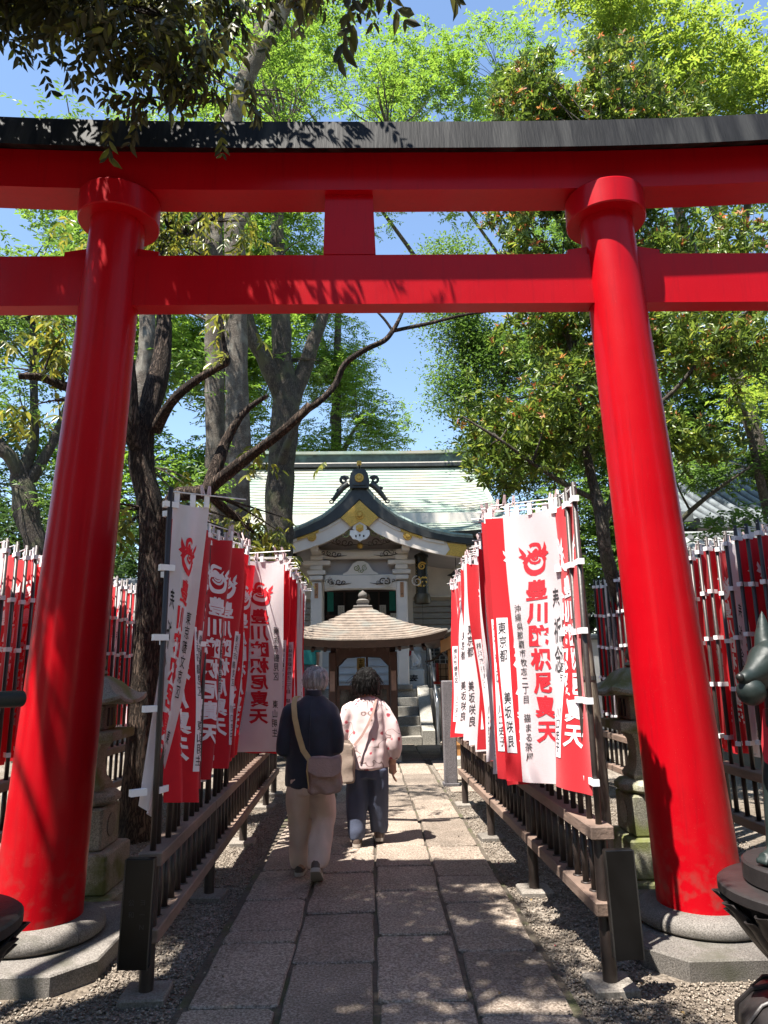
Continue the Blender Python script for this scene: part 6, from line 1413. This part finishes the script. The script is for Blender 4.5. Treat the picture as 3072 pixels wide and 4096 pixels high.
for q in (-1,1):
    b.tube([W(q*0.12,-0.016,1.300),W(q*0.165,-0.018,1.268),W(q*0.190,-0.025,1.20),W(q*0.212,-0.04,1.08),W(q*0.212,-0.03,0.99),W(q*0.165,0.06,0.96),W(q*0.11,0.16,0.98)],[0.058,0.066,0.066,0.062,0.062,0.056,0.046],16)
jk = remesh_obj(b, 'jacket', JACK, man, 0.011, 9); folds(jk, 0.013, (9,9,3.5), 3.1, 0.004, 16)
b = MB(); n=24
b.sweep([[W(0.018+r*math.cos(2*math.pi*k/n),-0.014+r*0.95*math.sin(2*math.pi*k/n),z+(0.012 if math.sin(2*math.pi*k/n)<0 else -0.02)) for k in range(n)] for r,z in ((0.066,1.385),(0.071,1.39),(0.066,1.432),(0.060,1.43))]).build('collar', JACK, man, sm=60)
b = MB(); b.sweep([[W(0.02+r*math.cos(2*math.pi*k/n),-0.012+r*math.sin(2*math.pi*k/n),z+(0.010 if math.sin(2*math.pi*k/n)<0 else -0.02)) for k in range(n)] for r,z in ((0.056,1.40),(0.060,1.40),(0.056,1.446),(0.052,1.445))]).build('shirt_collar', M('pale_shirt',(0.62,0.66,0.74),0.8,0.04,10), man, sm=60)
b = MB(); b.tube([W(0.0,-0.168,0.72),W(0.0,-0.163,0.95),W(0.0,-0.160,1.12),W(0.005,-0.15,1.30),W(0.012,-0.11,1.375)],[0.0025]*5,5); b.build('back_seam', JACK, man)
b = MB()   # trousers
loft(b, [(mx,my,0.66,0.175,0.135),(mx,my,0.78,0.185,0.138),(mx,my,0.90,0.18,0.13)])
loft(b, [(mx-0.092,my+0.145,0.095,0.072,0.080),(mx-0.094,my+0.135,0.14,0.082,0.090),(mx-0.096,my+0.09,0.32,0.087,0.092),(mx-0.096,my+0.045,0.50,0.093,0.100),(mx-0.09,my+0.01,0.68,0.100,0.125),(mx-0.08,my,0.78,0.105,0.13)])
loft(b, [(mx+0.062,my-0.185,0.170,0.070,0.078),(mx+0.068,my-0.16,0.21,0.080,0.088),(mx+0.085,my-0.075,0.36,0.087,0.092),(mx+0.096,my+0.0,0.50,0.093,0.102),(mx+0.09,my+0.0,0.68,0.100,0.125),(mx+0.08,my,0.78,0.105,0.13)])
tr = remesh_obj(b, 'trousers', TROU, man, 0.010, 3); folds(tr, 0.014, (13,8,4.5), 1.0, 0.006, 14)
shoe(W, 'shoe', -0.094, 0.065, 0.040, 0.02, man, SHOE, SOLE, 0.29); shoe(W, 'shoe', 0.058, -0.275, 0.155, 0.50, man, SHOE, SOLE, 0.29)
b = MB()   # hair: back and sides, thin at the crown
for i in range(7):
    th = math.pi*(0.02+0.96*i/6); cx_, cy_ = 0.076*math.cos(th), -0.092*math.sin(th)
    b.tube([W(0.03+cx_*0.55,0.03+cy_*0.45-0.005,1.610),W(0.03+cx_*0.92,0.028+cy_*0.82,1.580),W(0.03+cx_*1.03,0.025+cy_*1.02,1.53),W(0.03+cx_*0.98,0.025+cy_*1.0,1.478),W(0.03+cx_*0.86,0.022+cy_*0.90,1.445)],[0.020,0.028,0.031,0.026,0.012],10)
b.tube([W(0.03-0.05,0.075,1.60),W(0.03,0.085,1.615),W(0.03+0.05,0.075,1.60)],[0.020,0.024,0.020],8)
ball(b, W(0.03,0.03,1.545), 0.083, 0.86, 1.05, 1.0, 16)
hr = remesh_obj(b, 'hair', HGREY, man, 0.006, 2); folds(hr, 0.004, (60,60,8), 0.0)
strands(man, W, 0.03, 0.025, 1.535, 0.085, 0.105, 0.100, 420, 0.07, HGREY, 5, 1.44)
# bag on his right hip with a tan strap over the left shoulder
bag = thing('shoulder_bag', (mx+0.13,my-0.25,0.70), 'brown canvas shoulder bag with tan strap worn by the person in the navy jacket', 'bag')
b = MB(); b.sweep([[W(0.13+x*sx,-0.265+y*sy,z) for x,y in ((-0.10,-0.055),(0.0,-0.07),(0.11,-0.055),(0.125,0.0),(0.11,0.055),(0.0,0.06),(-0.10,0.055),(-0.125,0.0))] for z,sx,sy in ((0.695,0.82,0.8),(0.71,1.0,1.05),(0.78,1.08,1.15),(0.86,1.02,1.0),(0.93,0.95,0.7),(0.965,0.93,0.45))])
bo = remesh_obj(b, 'bag_body', BAGM, bag, 0.009, 2); folds(bo, 0.012, (12,12,14), 5.0, 0.004, 40)
b = MB(); b.sweep([[W(0.13+x,-0.265+y,z) for x,y,z in ((-0.118,-0.078,0.955),(0.118,-0.078,0.945),(0.122,-0.092,0.86),(0.06,-0.100,0.83),(-0.06,-0.100,0.835),(-0.122,-0.092,0.87))],[W(0.13+x,-0.265+y,z) for x,y,z in ((-0.118,-0.086,0.958),(0.118,-0.086,0.948),(0.122,-0.100,0.858),(0.06,-0.108,0.827),(-0.06,-0.108,0.832),(-0.122,-0.100,0.868))]]).build('bag_flap', BAGM, bag, sm=40)
def band(pts, w_, th, name, mat, parent, side=(0,-1,0)):
    """flat strap: pts centreline, side = outward direction"""
    sec=[]
    P=[Vector(p) for p in pts]
    for i,p in enumerate(P):
        t=(P[min(i+1,len(P)-1)]-P[max(i-1,0)]).normalized(); o=Vector(side if not callable(side) else side(i)); a=t.cross(o).normalized(); o=a.cross(t)
        sec.append([p+a*w_/2,p+a*w_/2+o*th,p-a*w_/2+o*th,p-a*w_/2])
    MB().sweep(sec).build(name, mat, parent, sm=40)
band([W(-0.105,0.03,1.392),W(-0.125,-0.06,1.385),W(-0.128,-0.125,1.34),W(-0.115,-0.165,1.24),W(-0.085,-0.180,1.12),W(-0.045,-0.195,1.0),W(0.005,-0.235,0.94)], 0.042, 0.005, 'strap', STRAP, bag, side=lambda i:(0,-0.2,1) if i<2 else (0,-1,0.3) if i<4 else (-0.1,-1,0))
b = MB(); b.tube([W(0.0,-0.27,0.95),W(-0.005,-0.30,0.86),W(0.01,-0.315,0.74)],[0.006,0.008,0.003],6); b.build('strap_end', STRAP, bag)
# ---- the woman in the floral blouse
wx_, wy_ = -0.052, 6.98
wom = thing('person', (wx_,wy_,0), 'person with dark bobbed hair in pink floral blouse and wide blue trousers', 'person')
W = lambda x,y,z: Vector((wx_+x, wy_+y, z))
b = MB(); head_shape(b, W, 1.475, 0.97, -0.005, 0.03)
b.tube([W(-0.005,0.0,1.42),W(0,-0.015,1.36),W(0,-0.015,1.28)],[0.046,0.048,0.06],14)
loft(b, [(wx_,wy_,0.84,0.15,0.11),(wx_,wy_,1.0,0.14,0.105),(wx_,wy_-0.01,1.18,0.15,0.10),(wx_,wy_-0.01,1.28,0.13,0.08)])
b.tube([W(0.15,-0.01,1.25),W(0.22,-0.03,1.02),W(0.235,0.0,0.80),W(0.235,0.01,0.74)],[0.05,0.042,0.036,0.031],12); hand(b, W, 0.235,0.01,0.735,(-0.05,0.1,-1),(0,1,0.1),1.1)
b.tube([W(-0.15,-0.01,1.25),W(-0.23,-0.02,1.03),W(-0.18,0.14,0.97)],[0.05,0.04,0.03],12); hand(b, W, -0.18,0.14,0.97,(0.6,0.6,0),(0,0,1),0.92)
b.tube([W(-0.09,0,0.86),W(-0.09,0.0,0.48),W(-0.10,-0.05,0.09)],[0.08,0.055,0.04],12); b.tube([W(0.09,0,0.86),W(0.09,0.03,0.48),W(0.09,0.09,0.09)],[0.08,0.055,0.04],12)
remesh_obj(b, 'body', SKIN, wom, 0.0085, 3)
b = MB()   # loose blouse with wide sleeves
loft(b, [(wx_-0.005,wy_,0.70,0.205,0.155),(wx_,wy_,0.82,0.205,0.155),(wx_,wy_,0.95,0.195,0.145),(wx_,wy_-0.005,1.08,0.185,0.135),(wx_,wy_-0.012,1.19,0.178,0.122),(wx_,wy_-0.015,1.265,0.160,0.105),(wx_,wy_-0.012,1.315,0.115,0.085),(wx_,wy_-0.01,1.345,0.072,0.065)], 24)
b.tube([W(0.12,-0.015,1.27),W(0.175,-0.02,1.22),W(0.215,-0.03,1.10),W(0.235,-0.03,0.97),W(0.240,-0.02,0.88),W(0.237,-0.005,0.80),W(0.235,0.0,0.775)],[0.050,0.060,0.068,0.074,0.074,0.060,0.046],16)
b.tube([W(-0.12,-0.015,1.27),W(-0.175,-0.02,1.22),W(-0.222,-0.025,1.10),W(-0.235,-0.01,1.0),W(-0.215,0.06,0.96),W(-0.18,0.13,0.97)],[0.050,0.060,0.068,0.072,0.066,0.050],16)
bl = remesh_obj(b, 'blouse', FLOR, wom, 0.011, 9); folds(bl, 0.015, (11,11,2.0), 2.0, 0.004, 16)
b = MB()   # wide trousers
loft(b, [(wx_,wy_,0.62,0.18,0.14),(wx_,wy_,0.76,0.185,0.14),(wx_,wy_,0.86,0.165,0.125)])
loft(b, [(wx_-0.105,wy_-0.04,0.10,0.076,0.088),(wx_-0.105,wy_-0.035,0.16,0.088,0.10),(wx_-0.105,wy_-0.02,0.34,0.098,0.11),(wx_-0.10,wy_,0.52,0.102,0.125),(wx_-0.09,wy_,0.70,0.105,0.135)])
loft(b, [(wx_+0.095,wy_+0.085,0.125,0.080,0.088),(wx_+0.10,wy_+0.075,0.18,0.092,0.10),(wx_+0.10,wy_+0.045,0.34,0.100,0.11),(wx_+0.098,wy_+0.015,0.52,0.103,0.125),(wx_+0.09,wy_,0.70,0.105,0.135)])
tr = remesh_obj(b, 'trousers', NAVYP, wom, 0.010, 3); folds(tr, 0.013, (13,9,3.2), 7.0, 0.004, 14)
shoe(W, 'shoe', -0.105,-0.12,0.040,0.0,wom,SHOE,SOLE,0.27); shoe(W, 'shoe', 0.10,0.0,0.060,0.08,wom,SHOE,SOLE,0.27)
b = MB()   # hair
ball(b, W(-0.005,0.015,1.505), 0.117, 0.92, 1.0, 1.0, 18)
for i in range(13):
    th = math.pi*(-0.08+1.16*i/12); cx_, cy_ = 0.092*math.cos(th), -0.098*math.sin(th); fl = 1.0+0.22*mnoise.noise(Vector((i*1.7,3,1)))
    b.tube([W(-0.005+cx_*0.7,0.02+cy_*0.7,1.56),W(-0.005+cx_*1.04,0.018+cy_*1.05,1.50),W(-0.005+cx_*1.10*fl,0.015+cy_*1.12*fl,1.44),W(-0.005+cx_*1.14*fl,0.015+cy_*1.10*fl,1.39),W(-0.005+cx_*(1.18 if i%3 else 1.4)*fl,0.015+cy_*1.08,1.352)],[0.035,0.035,0.031,0.024,0.006],8)
hr = remesh_obj(b, 'hair', HDARK, wom, 0.007, 1); folds(hr, 0.009, (32,32,7), 0.0, 0.004, 60)
strands(wom, W, -0.005, 0.015, 1.49, 0.112, 0.12, 0.125, 420, 0.13, HDARK, 6, 1.36, 0.0022)
tb_ = thing('tote_bag', (wx_-0.24,wy_-0.14,0.62), 'taupe tote bag hanging at the hip of the person in the floral blouse', 'bag')
b = MB(); b.sweep([[W(-0.215+x*s,-0.17+y,z) for x,y in ((-0.10,-0.04),(0.09,-0.05),(0.10,0.04),(-0.10,0.05))] for z,s in ((0.60,0.92),(0.62,1.0),(0.75,1.03),(0.88,0.90),(0.94,0.78))]); bo = remesh_obj(b,'bag_body',BAGT,tb_,0.009,3); folds(bo,0.010,(10,10,9),2.0)
band([W(0.09,-0.03,1.335),W(0.085,-0.10,1.31),W(0.055,-0.150,1.20),W(0.01,-0.168,1.10),W(-0.05,-0.185,1.0),W(-0.12,-0.20,0.92)],0.022,0.004,'strap',STRAP2,tb_,side=lambda i:(0.2,-0.3,1) if i<1 else (0,-1,0.2))
band([W(-0.13,-0.215,0.90),W(-0.17,-0.21,0.96),W(-0.24,-0.20,0.95),W(-0.29,-0.19,0.90)],0.028,0.004,'handle',BAGT,tb_)
# ---- the visitor in teal beside the stone steps
vx, vy, vz = -1.47, 16.68, 0.926
vis = thing('person', (vx,vy,vz), 'person in teal top and grey trousers on the steps behind the pavilion', 'person')
W = lambda x,y,z: Vector((vx+x, vy+y, vz+z))
b = MB(); head_shape(b, W, 1.46, 0.97, 0, 0.02); b.tube([W(0,0,1.40),W(0,-0.01,1.25)],[0.05,0.06],12)
loft(b, [(vx,vy,vz+0.8,0.15,0.11),(vx,vy,vz+1.2,0.15,0.10),(vx,vy,vz+1.28,0.13,0.08)])
for q in (-1,1):
    b.tube([W(q*0.15,0,1.25),W(q*0.23,0,1.0),W(q*0.22,0.08,0.80)],[0.05,0.04,0.03],12); hand(b, W, q*0.22,0.09,0.78,(0,0.2,-1),(0,1,0.2),0.92)
    b.tube([W(q*0.09,0,0.86),W(q*0.09,0.02,0.48),W(q*0.09,0,0.09)],[0.08,0.055,0.04],12)
remesh_obj(b, 'body', SKIN, vis, 0.010, 3)
b = MB(); loft(b, [(vx,vy,vz+0.76,0.19,0.14),(vx,vy,vz+1.0,0.18,0.13),(vx,vy,vz+1.2,0.18,0.12),(vx,vy,vz+1.28,0.14,0.09),(vx,vy,vz+1.33,0.07,0.06)])
for q in (-1,1): b.tube([W(q*0.12,0,1.26),W(q*0.2,0,1.18),W(q*0.23,0,1.04)],[0.07,0.075,0.065],12)
q_ = remesh_obj(b, 'top', M('teal_top',(0.02,0.22,0.20),0.8,0.1,8), vis, 0.012, 3); folds(q_, 0.01, (10,10,4))
b = MB(); loft(b, [(vx,vy,vz+0.66,0.16,0.12),(vx,vy,vz+0.84,0.16,0.12)])
for q in (-1,1): loft(b, [(vx+q*0.09,vy,vz+0.08,0.07,0.08),(vx+q*0.09,vy,vz+0.5,0.085,0.095),(vx+q*0.085,vy,vz+0.76,0.095,0.12)])
remesh_obj(b, 'trousers', M('grey_trousers',(0.10,0.10,0.10),0.8,0.1,8), vis, 0.012, 3)
b = MB(); ball(b, W(0,0.005,1.49), 0.112, 0.88, 1.0, 1.0); b.build('hair', HDARK, vis, sm=60)
for q in (-1,1): shoe(W, 'shoe', q*0.09,-0.08,0.0,0.0,vis,SHOE,SOLE,0.25)
vb = thing('backpack', (vx-0.28,vy,vz+0.8), 'brown bag hanging from the arm of the person in teal', 'bag')
b = MB(); b.box((vx-0.30,vy+0.02,vz+0.92),(0.16,0.22,0.30),ch=0.03); b.build('bag_body', BAGM, vb, sm=40)
b = MB(); b.tube([(vx-0.30,vy-0.06,vz+1.06),(vx-0.26,vy,vz+1.20),(vx-0.30,vy+0.10,vz+1.06)],[0.012]*3,6); b.build('handle', BAGM, vb)

# ================================================================== bronze foxes on lotus pedestals
BRONZE = M('dark_bronze', (0.010,0.016,0.015), 0.5, 0.35, 7, bump=0.10, bscale=30, metal=0.0, spec=0.3, col2=(0.018,0.028,0.025), thr=(0.5,0.7))
PEDM = M('pedestal_bronze', (0.026,0.022,0.022), 0.45, 0.3, 6, bump=0.1, bscale=40, metal=0.25)
def bronze_fox(cx, cy, fdir, label, ball_in_mouth, plabel):
    z0 = 0.745; k = 0.86
    f = Vector((fdir[0],fdir[1],0)).normalized(); s = Vector((-f.y,f.x,0))
    T = lambda x,y,z: Vector((cx,cy,z0)) + (f*x + s*y)*k + Vector((0,0,z*k))
    t = thing('fox_statue', (cx,cy,z0), label, 'statue', 'bronze foxes before the gate')
    b = MB(); g = lambda P: [T(*p) for p in P]
    b.tube(g([(-0.30,0,0.10),(-0.28,0,0.26),(-0.14,0,0.46),(0.02,0,0.62),(0.10,0,0.72),(0.13,0,0.84),(0.14,0,0.94)]),[0.13*k,0.19*k,0.165*k,0.15*k,0.115*k,0.085*k,0.08*k],18)
    for q in (-1,1):
        b.tube(g([(-0.26,q*0.12,0.22),(-0.14,q*0.16,0.24),(-0.03,q*0.15,0.14),(-0.12,q*0.14,0.05),(0.05,q*0.14,0.035)]),[0.13*k,0.11*k,0.07*k,0.045*k,0.04*k],12)
        b.tube(g([(0.08,q*0.085,0.60),(0.15,q*0.09,0.38),(0.185,q*0.09,0.20),(0.20,q*0.09,0.07),(0.225,q*0.09,0.035),(0.30,q*0.09,0.03)]),[0.08*k,0.060*k,0.047*k,0.046*k,0.050*k,0.034*k],14)
        for w_ in (-0.022,0.0,0.022): b.tube(g([(0.27,q*0.09+w_,0.03),(0.315,q*0.09+w_,0.024),(0.325,q*0.09+w_,0.012)]),[0.016*k,0.015*k,0.01*k],7)
    # head: skull, tapering muzzle, brow, cheeks
    b.tube(g([(0.09,0,1.00),(0.15,0,1.02),(0.22,0,1.005),(0.29,0,0.965),(0.36,0,0.935),(0.41,0,0.925),(0.425,0,0.922)]),[0.08*k,0.107*k,0.10*k,0.070*k,0.046*k,0.036*k,0.025*k],18)
    b.tube(g([(0.22,0,0.945),(0.30,0,0.895),(0.36,0,0.875),(0.385,0,0.872)]),[0.062*k,0.040*k,0.028*k,0.018*k],12)
    for q in (-1,1):
        b.tube(g([(0.19,q*0.075,0.96),(0.14,q*0.095,0.93),(0.10,q*0.09,0.90)]),[0.05*k,0.042*k,0.02*k],10)
        b.tube(g([(0.24,q*0.035,1.055),(0.28,q*0.045,1.03),(0.27,q*0.058,1.01)]),[0.018*k,0.02*k,0.012*k],8)
        b.tube(g([(0.13,q*0.062,1.06),(0.105,q*0.078,1.15),(0.09,q*0.084,1.23),(0.08,q*0.086,1.29)]),[0.055*k,0.046*k,0.026*k,0.005*k],12)
    remesh_obj(b, 'body', BRONZE, t, 0.0085, 2)
    for q in (-1,1):
        e = MB(); e.add([T(0.158,q*0.060,1.085),T(0.150,q*0.100,1.10),T(0.122,q*0.086,1.24)],[(0,1,2)]); e.build('inner_ear', BLKM, t)
        e = MB(); ball(e, T(0.268,q*0.058,1.005), 0.015); e.build('eye', BLKM, t, sm=60)
    e = MB(); ball(e, T(0.432,0,0.935), 0.018); e.build('nose', BLKM, t, sm=60)
    if ball_in_mouth: e = MB(); ball(e, T(0.36,0,0.862), 0.062, n=20); e.build('jewel_ball', BRONZE, t, sm=60)
    else: e = MB(); e.cyl(T(0.37,-0.16,0.89),T(0.37,0.22,0.89),0.034,n=16); e.build('scroll', BRONZE, t, sm=40)
    e = MB(); e.tube(g([(-0.34,0,0.10),(-0.46,0,0.28),(-0.50,0,0.55),(-0.42,0,0.82),(-0.36,0,0.95)]),[0.05,0.085,0.10,0.075,0.01],14); e.build('tail', BRONZE, t, sm=60)
    pv = [(0.13,-0.11,0.76),(0.185,-0.06,0.77),(0.20,0,0.77),(0.185,0.06,0.77),(0.13,0.11,0.76),(0.15,0.13,0.58),(0.21,0.08,0.50),(0.235,0,0.47),(0.21,-0.08,0.50),(0.15,-0.13,0.58)]
    q0=[T(*p) for p in pv]; q1=[T(p[0]+0.012,p[1],p[2]) for p in pv]; n=len(pv)
    MB().add(q0+q1,[tuple(range(n)),tuple(range(2*n-1,n-1,-1))]+[(i,(i+1)%n,(i+1)%n+n,i+n) for i in range(n)]).build('bib', RBIB, t)
    p = thing('lotus_pedestal', (cx,cy,0), plabel, 'pedestal', 'lotus pedestals')
    MB().lathe([(0.0,0.655),(0.30,0.655),(0.315,0.665),(0.315,0.735),(0.305,0.745),(0.0,0.745)],(cx,cy,0),48).build('upper_disc', PEDM, p, sm=40)
    MB().lathe([(0.0,0.60),(0.41,0.60),(0.425,0.61),(0.425,0.645),(0.41,0.656),(0.0,0.656)],(cx,cy,0),48).build('plate', PEDM, p, sm=40)
    MB().lathe([(0.10,0.28),(0.17,0.30),(0.24,0.38),(0.32,0.50),(0.38,0.60),(0.0,0.60)],(cx,cy,0),40).build('bowl', PEDM, p, sm=40)
    NP=14
    for lay,(r0,r1,z0_,z1_,ph) in enumerate(((0.25,0.435,0.36,0.59,0.0),(0.20,0.40,0.30,0.54,0.5))):
        for i in range(NP):
            a=2*math.pi*(i+ph)/NP; sec=[]
            for tt in np.linspace(0,1,7):
                r=r0+(r1-r0)*tt**0.75; z=z0_+(z1_-z0_)*tt; hw=(0.085*(0.6+0.4*tt))*(1-max(0,tt-0.62)**1.6*3.2); row=[]
                for w_ in np.linspace(-1,1,5):
                    rr=r-0.028*w_*w_+(0.02 if tt>0.9 else 0); row.append((cx+rr*math.cos(a)-w_*hw*math.sin(a),cy+rr*math.sin(a)+w_*hw*math.cos(a),z-0.012*w_*w_*0))
                bk=[(x-0.012*math.cos(a),y-0.012*math.sin(a),z) for x,y,z in reversed(row)]; sec.append(row+bk)
            MB().sweep(sec).build('petal', PEDM, p, sm=60)
    MB().lathe([(0.15,0.22),(0.18,0.235),(0.15,0.26),(0.13,0.28),(0.16,0.30)],(cx,cy,0),32).build('neck', PEDM, p, sm=40)
    MB().lathe([(0.30,0.0),(0.37,0.01),(0.40,0.06),(0.39,0.12),(0.33,0.18),(0.22,0.225),(0.15,0.23)],(cx,cy,0),40).build('lower_bowl', PEDM, p, sm=60)
    for i in range(12):
        a=2*math.pi*i/12; MB().tube([(cx+r*math.cos(a),cy+r*math.sin(a),z) for r,z in ((0.20,0.235),(0.33,0.190),(0.40,0.12),(0.405,0.05),(0.37,0.005))],[0.010]*5,6).build('rib', PEDM, p, sm=60)
    return t
bronze_fox(1.965,3.36,(-0.90,-0.42),'dark bronze fox statue with a ball in its mouth at the right edge',True,'dark lotus pedestal under the fox at the right edge')
bronze_fox(-1.86,3.12,(0.85,-0.45),'dark bronze fox statue holding a scroll, cut off at the left edge',False,'dark lotus pedestal under the fox at the left edge')
# a few fallen leaves and petals on the gravel and stones
DRY = M('dry_leaf',(0.30,0.20,0.08),0.8,0.3,20); PET = M('red_petal',(0.50,0.03,0.06),0.7,0.1,20)
spots = [(1.05,4.55,PET,'small red petal on the gravel beside the right fence'),(1.35,4.0,DRY,'dry leaf on the gravel below the right notice board'),(1.42,3.72,DRY,'curled tan leaf on the gravel near the right edge'),(-1.62,3.72,DRY,'tan leaf on the gravel at the lower left'),(1.02,6.3,PET,'tiny red petal beside the middle of the right fence'),(0.62,3.9,DRY,'brown leaf lying on the nearest paving stone on the right'),(1.08,5.35,DRY,'pale leaf by the second post of the right fence')]
for x,y,m_,lab in spots:
    a=random.uniform(0,6.28); l=0.035 if m_ is DRY else 0.022; c,s_=math.cos(a),math.sin(a); z=0.02 if abs(x)>0.95 else 0.045
    MB().add([(x,y,z),(x+l*c*0.5-l*0.3*s_,y+l*s_*0.5+l*0.3*c,z+0.010),(x+l*c,y+l*s_,z+0.004),(x+l*c*0.5+l*0.3*s_,y+l*s_*0.5-l*0.3*c,z+0.012)],[(0,1,2),(0,2,3)])
    o = MB().add([(x,y,z),(x+l*c*0.5-l*0.3*s_,y+l*s_*0.5+l*0.3*c,z+0.010),(x+l*c,y+l*s_,z+0.004),(x+l*c*0.5+l*0.3*s_,y+l*s_*0.5-l*0.3*c,z+0.012),(x+l*c*0.5,y+l*s_*0.5,z+0.003)],[(0,4,1),(1,4,2),(0,3,4),(3,2,4)]).build('fallen_leaf' if m_ is DRY else 'fallen_petal', m_)
    tag(o, lab, 'leaf' if m_ is DRY else 'petal', 'fallen leaves and petals')
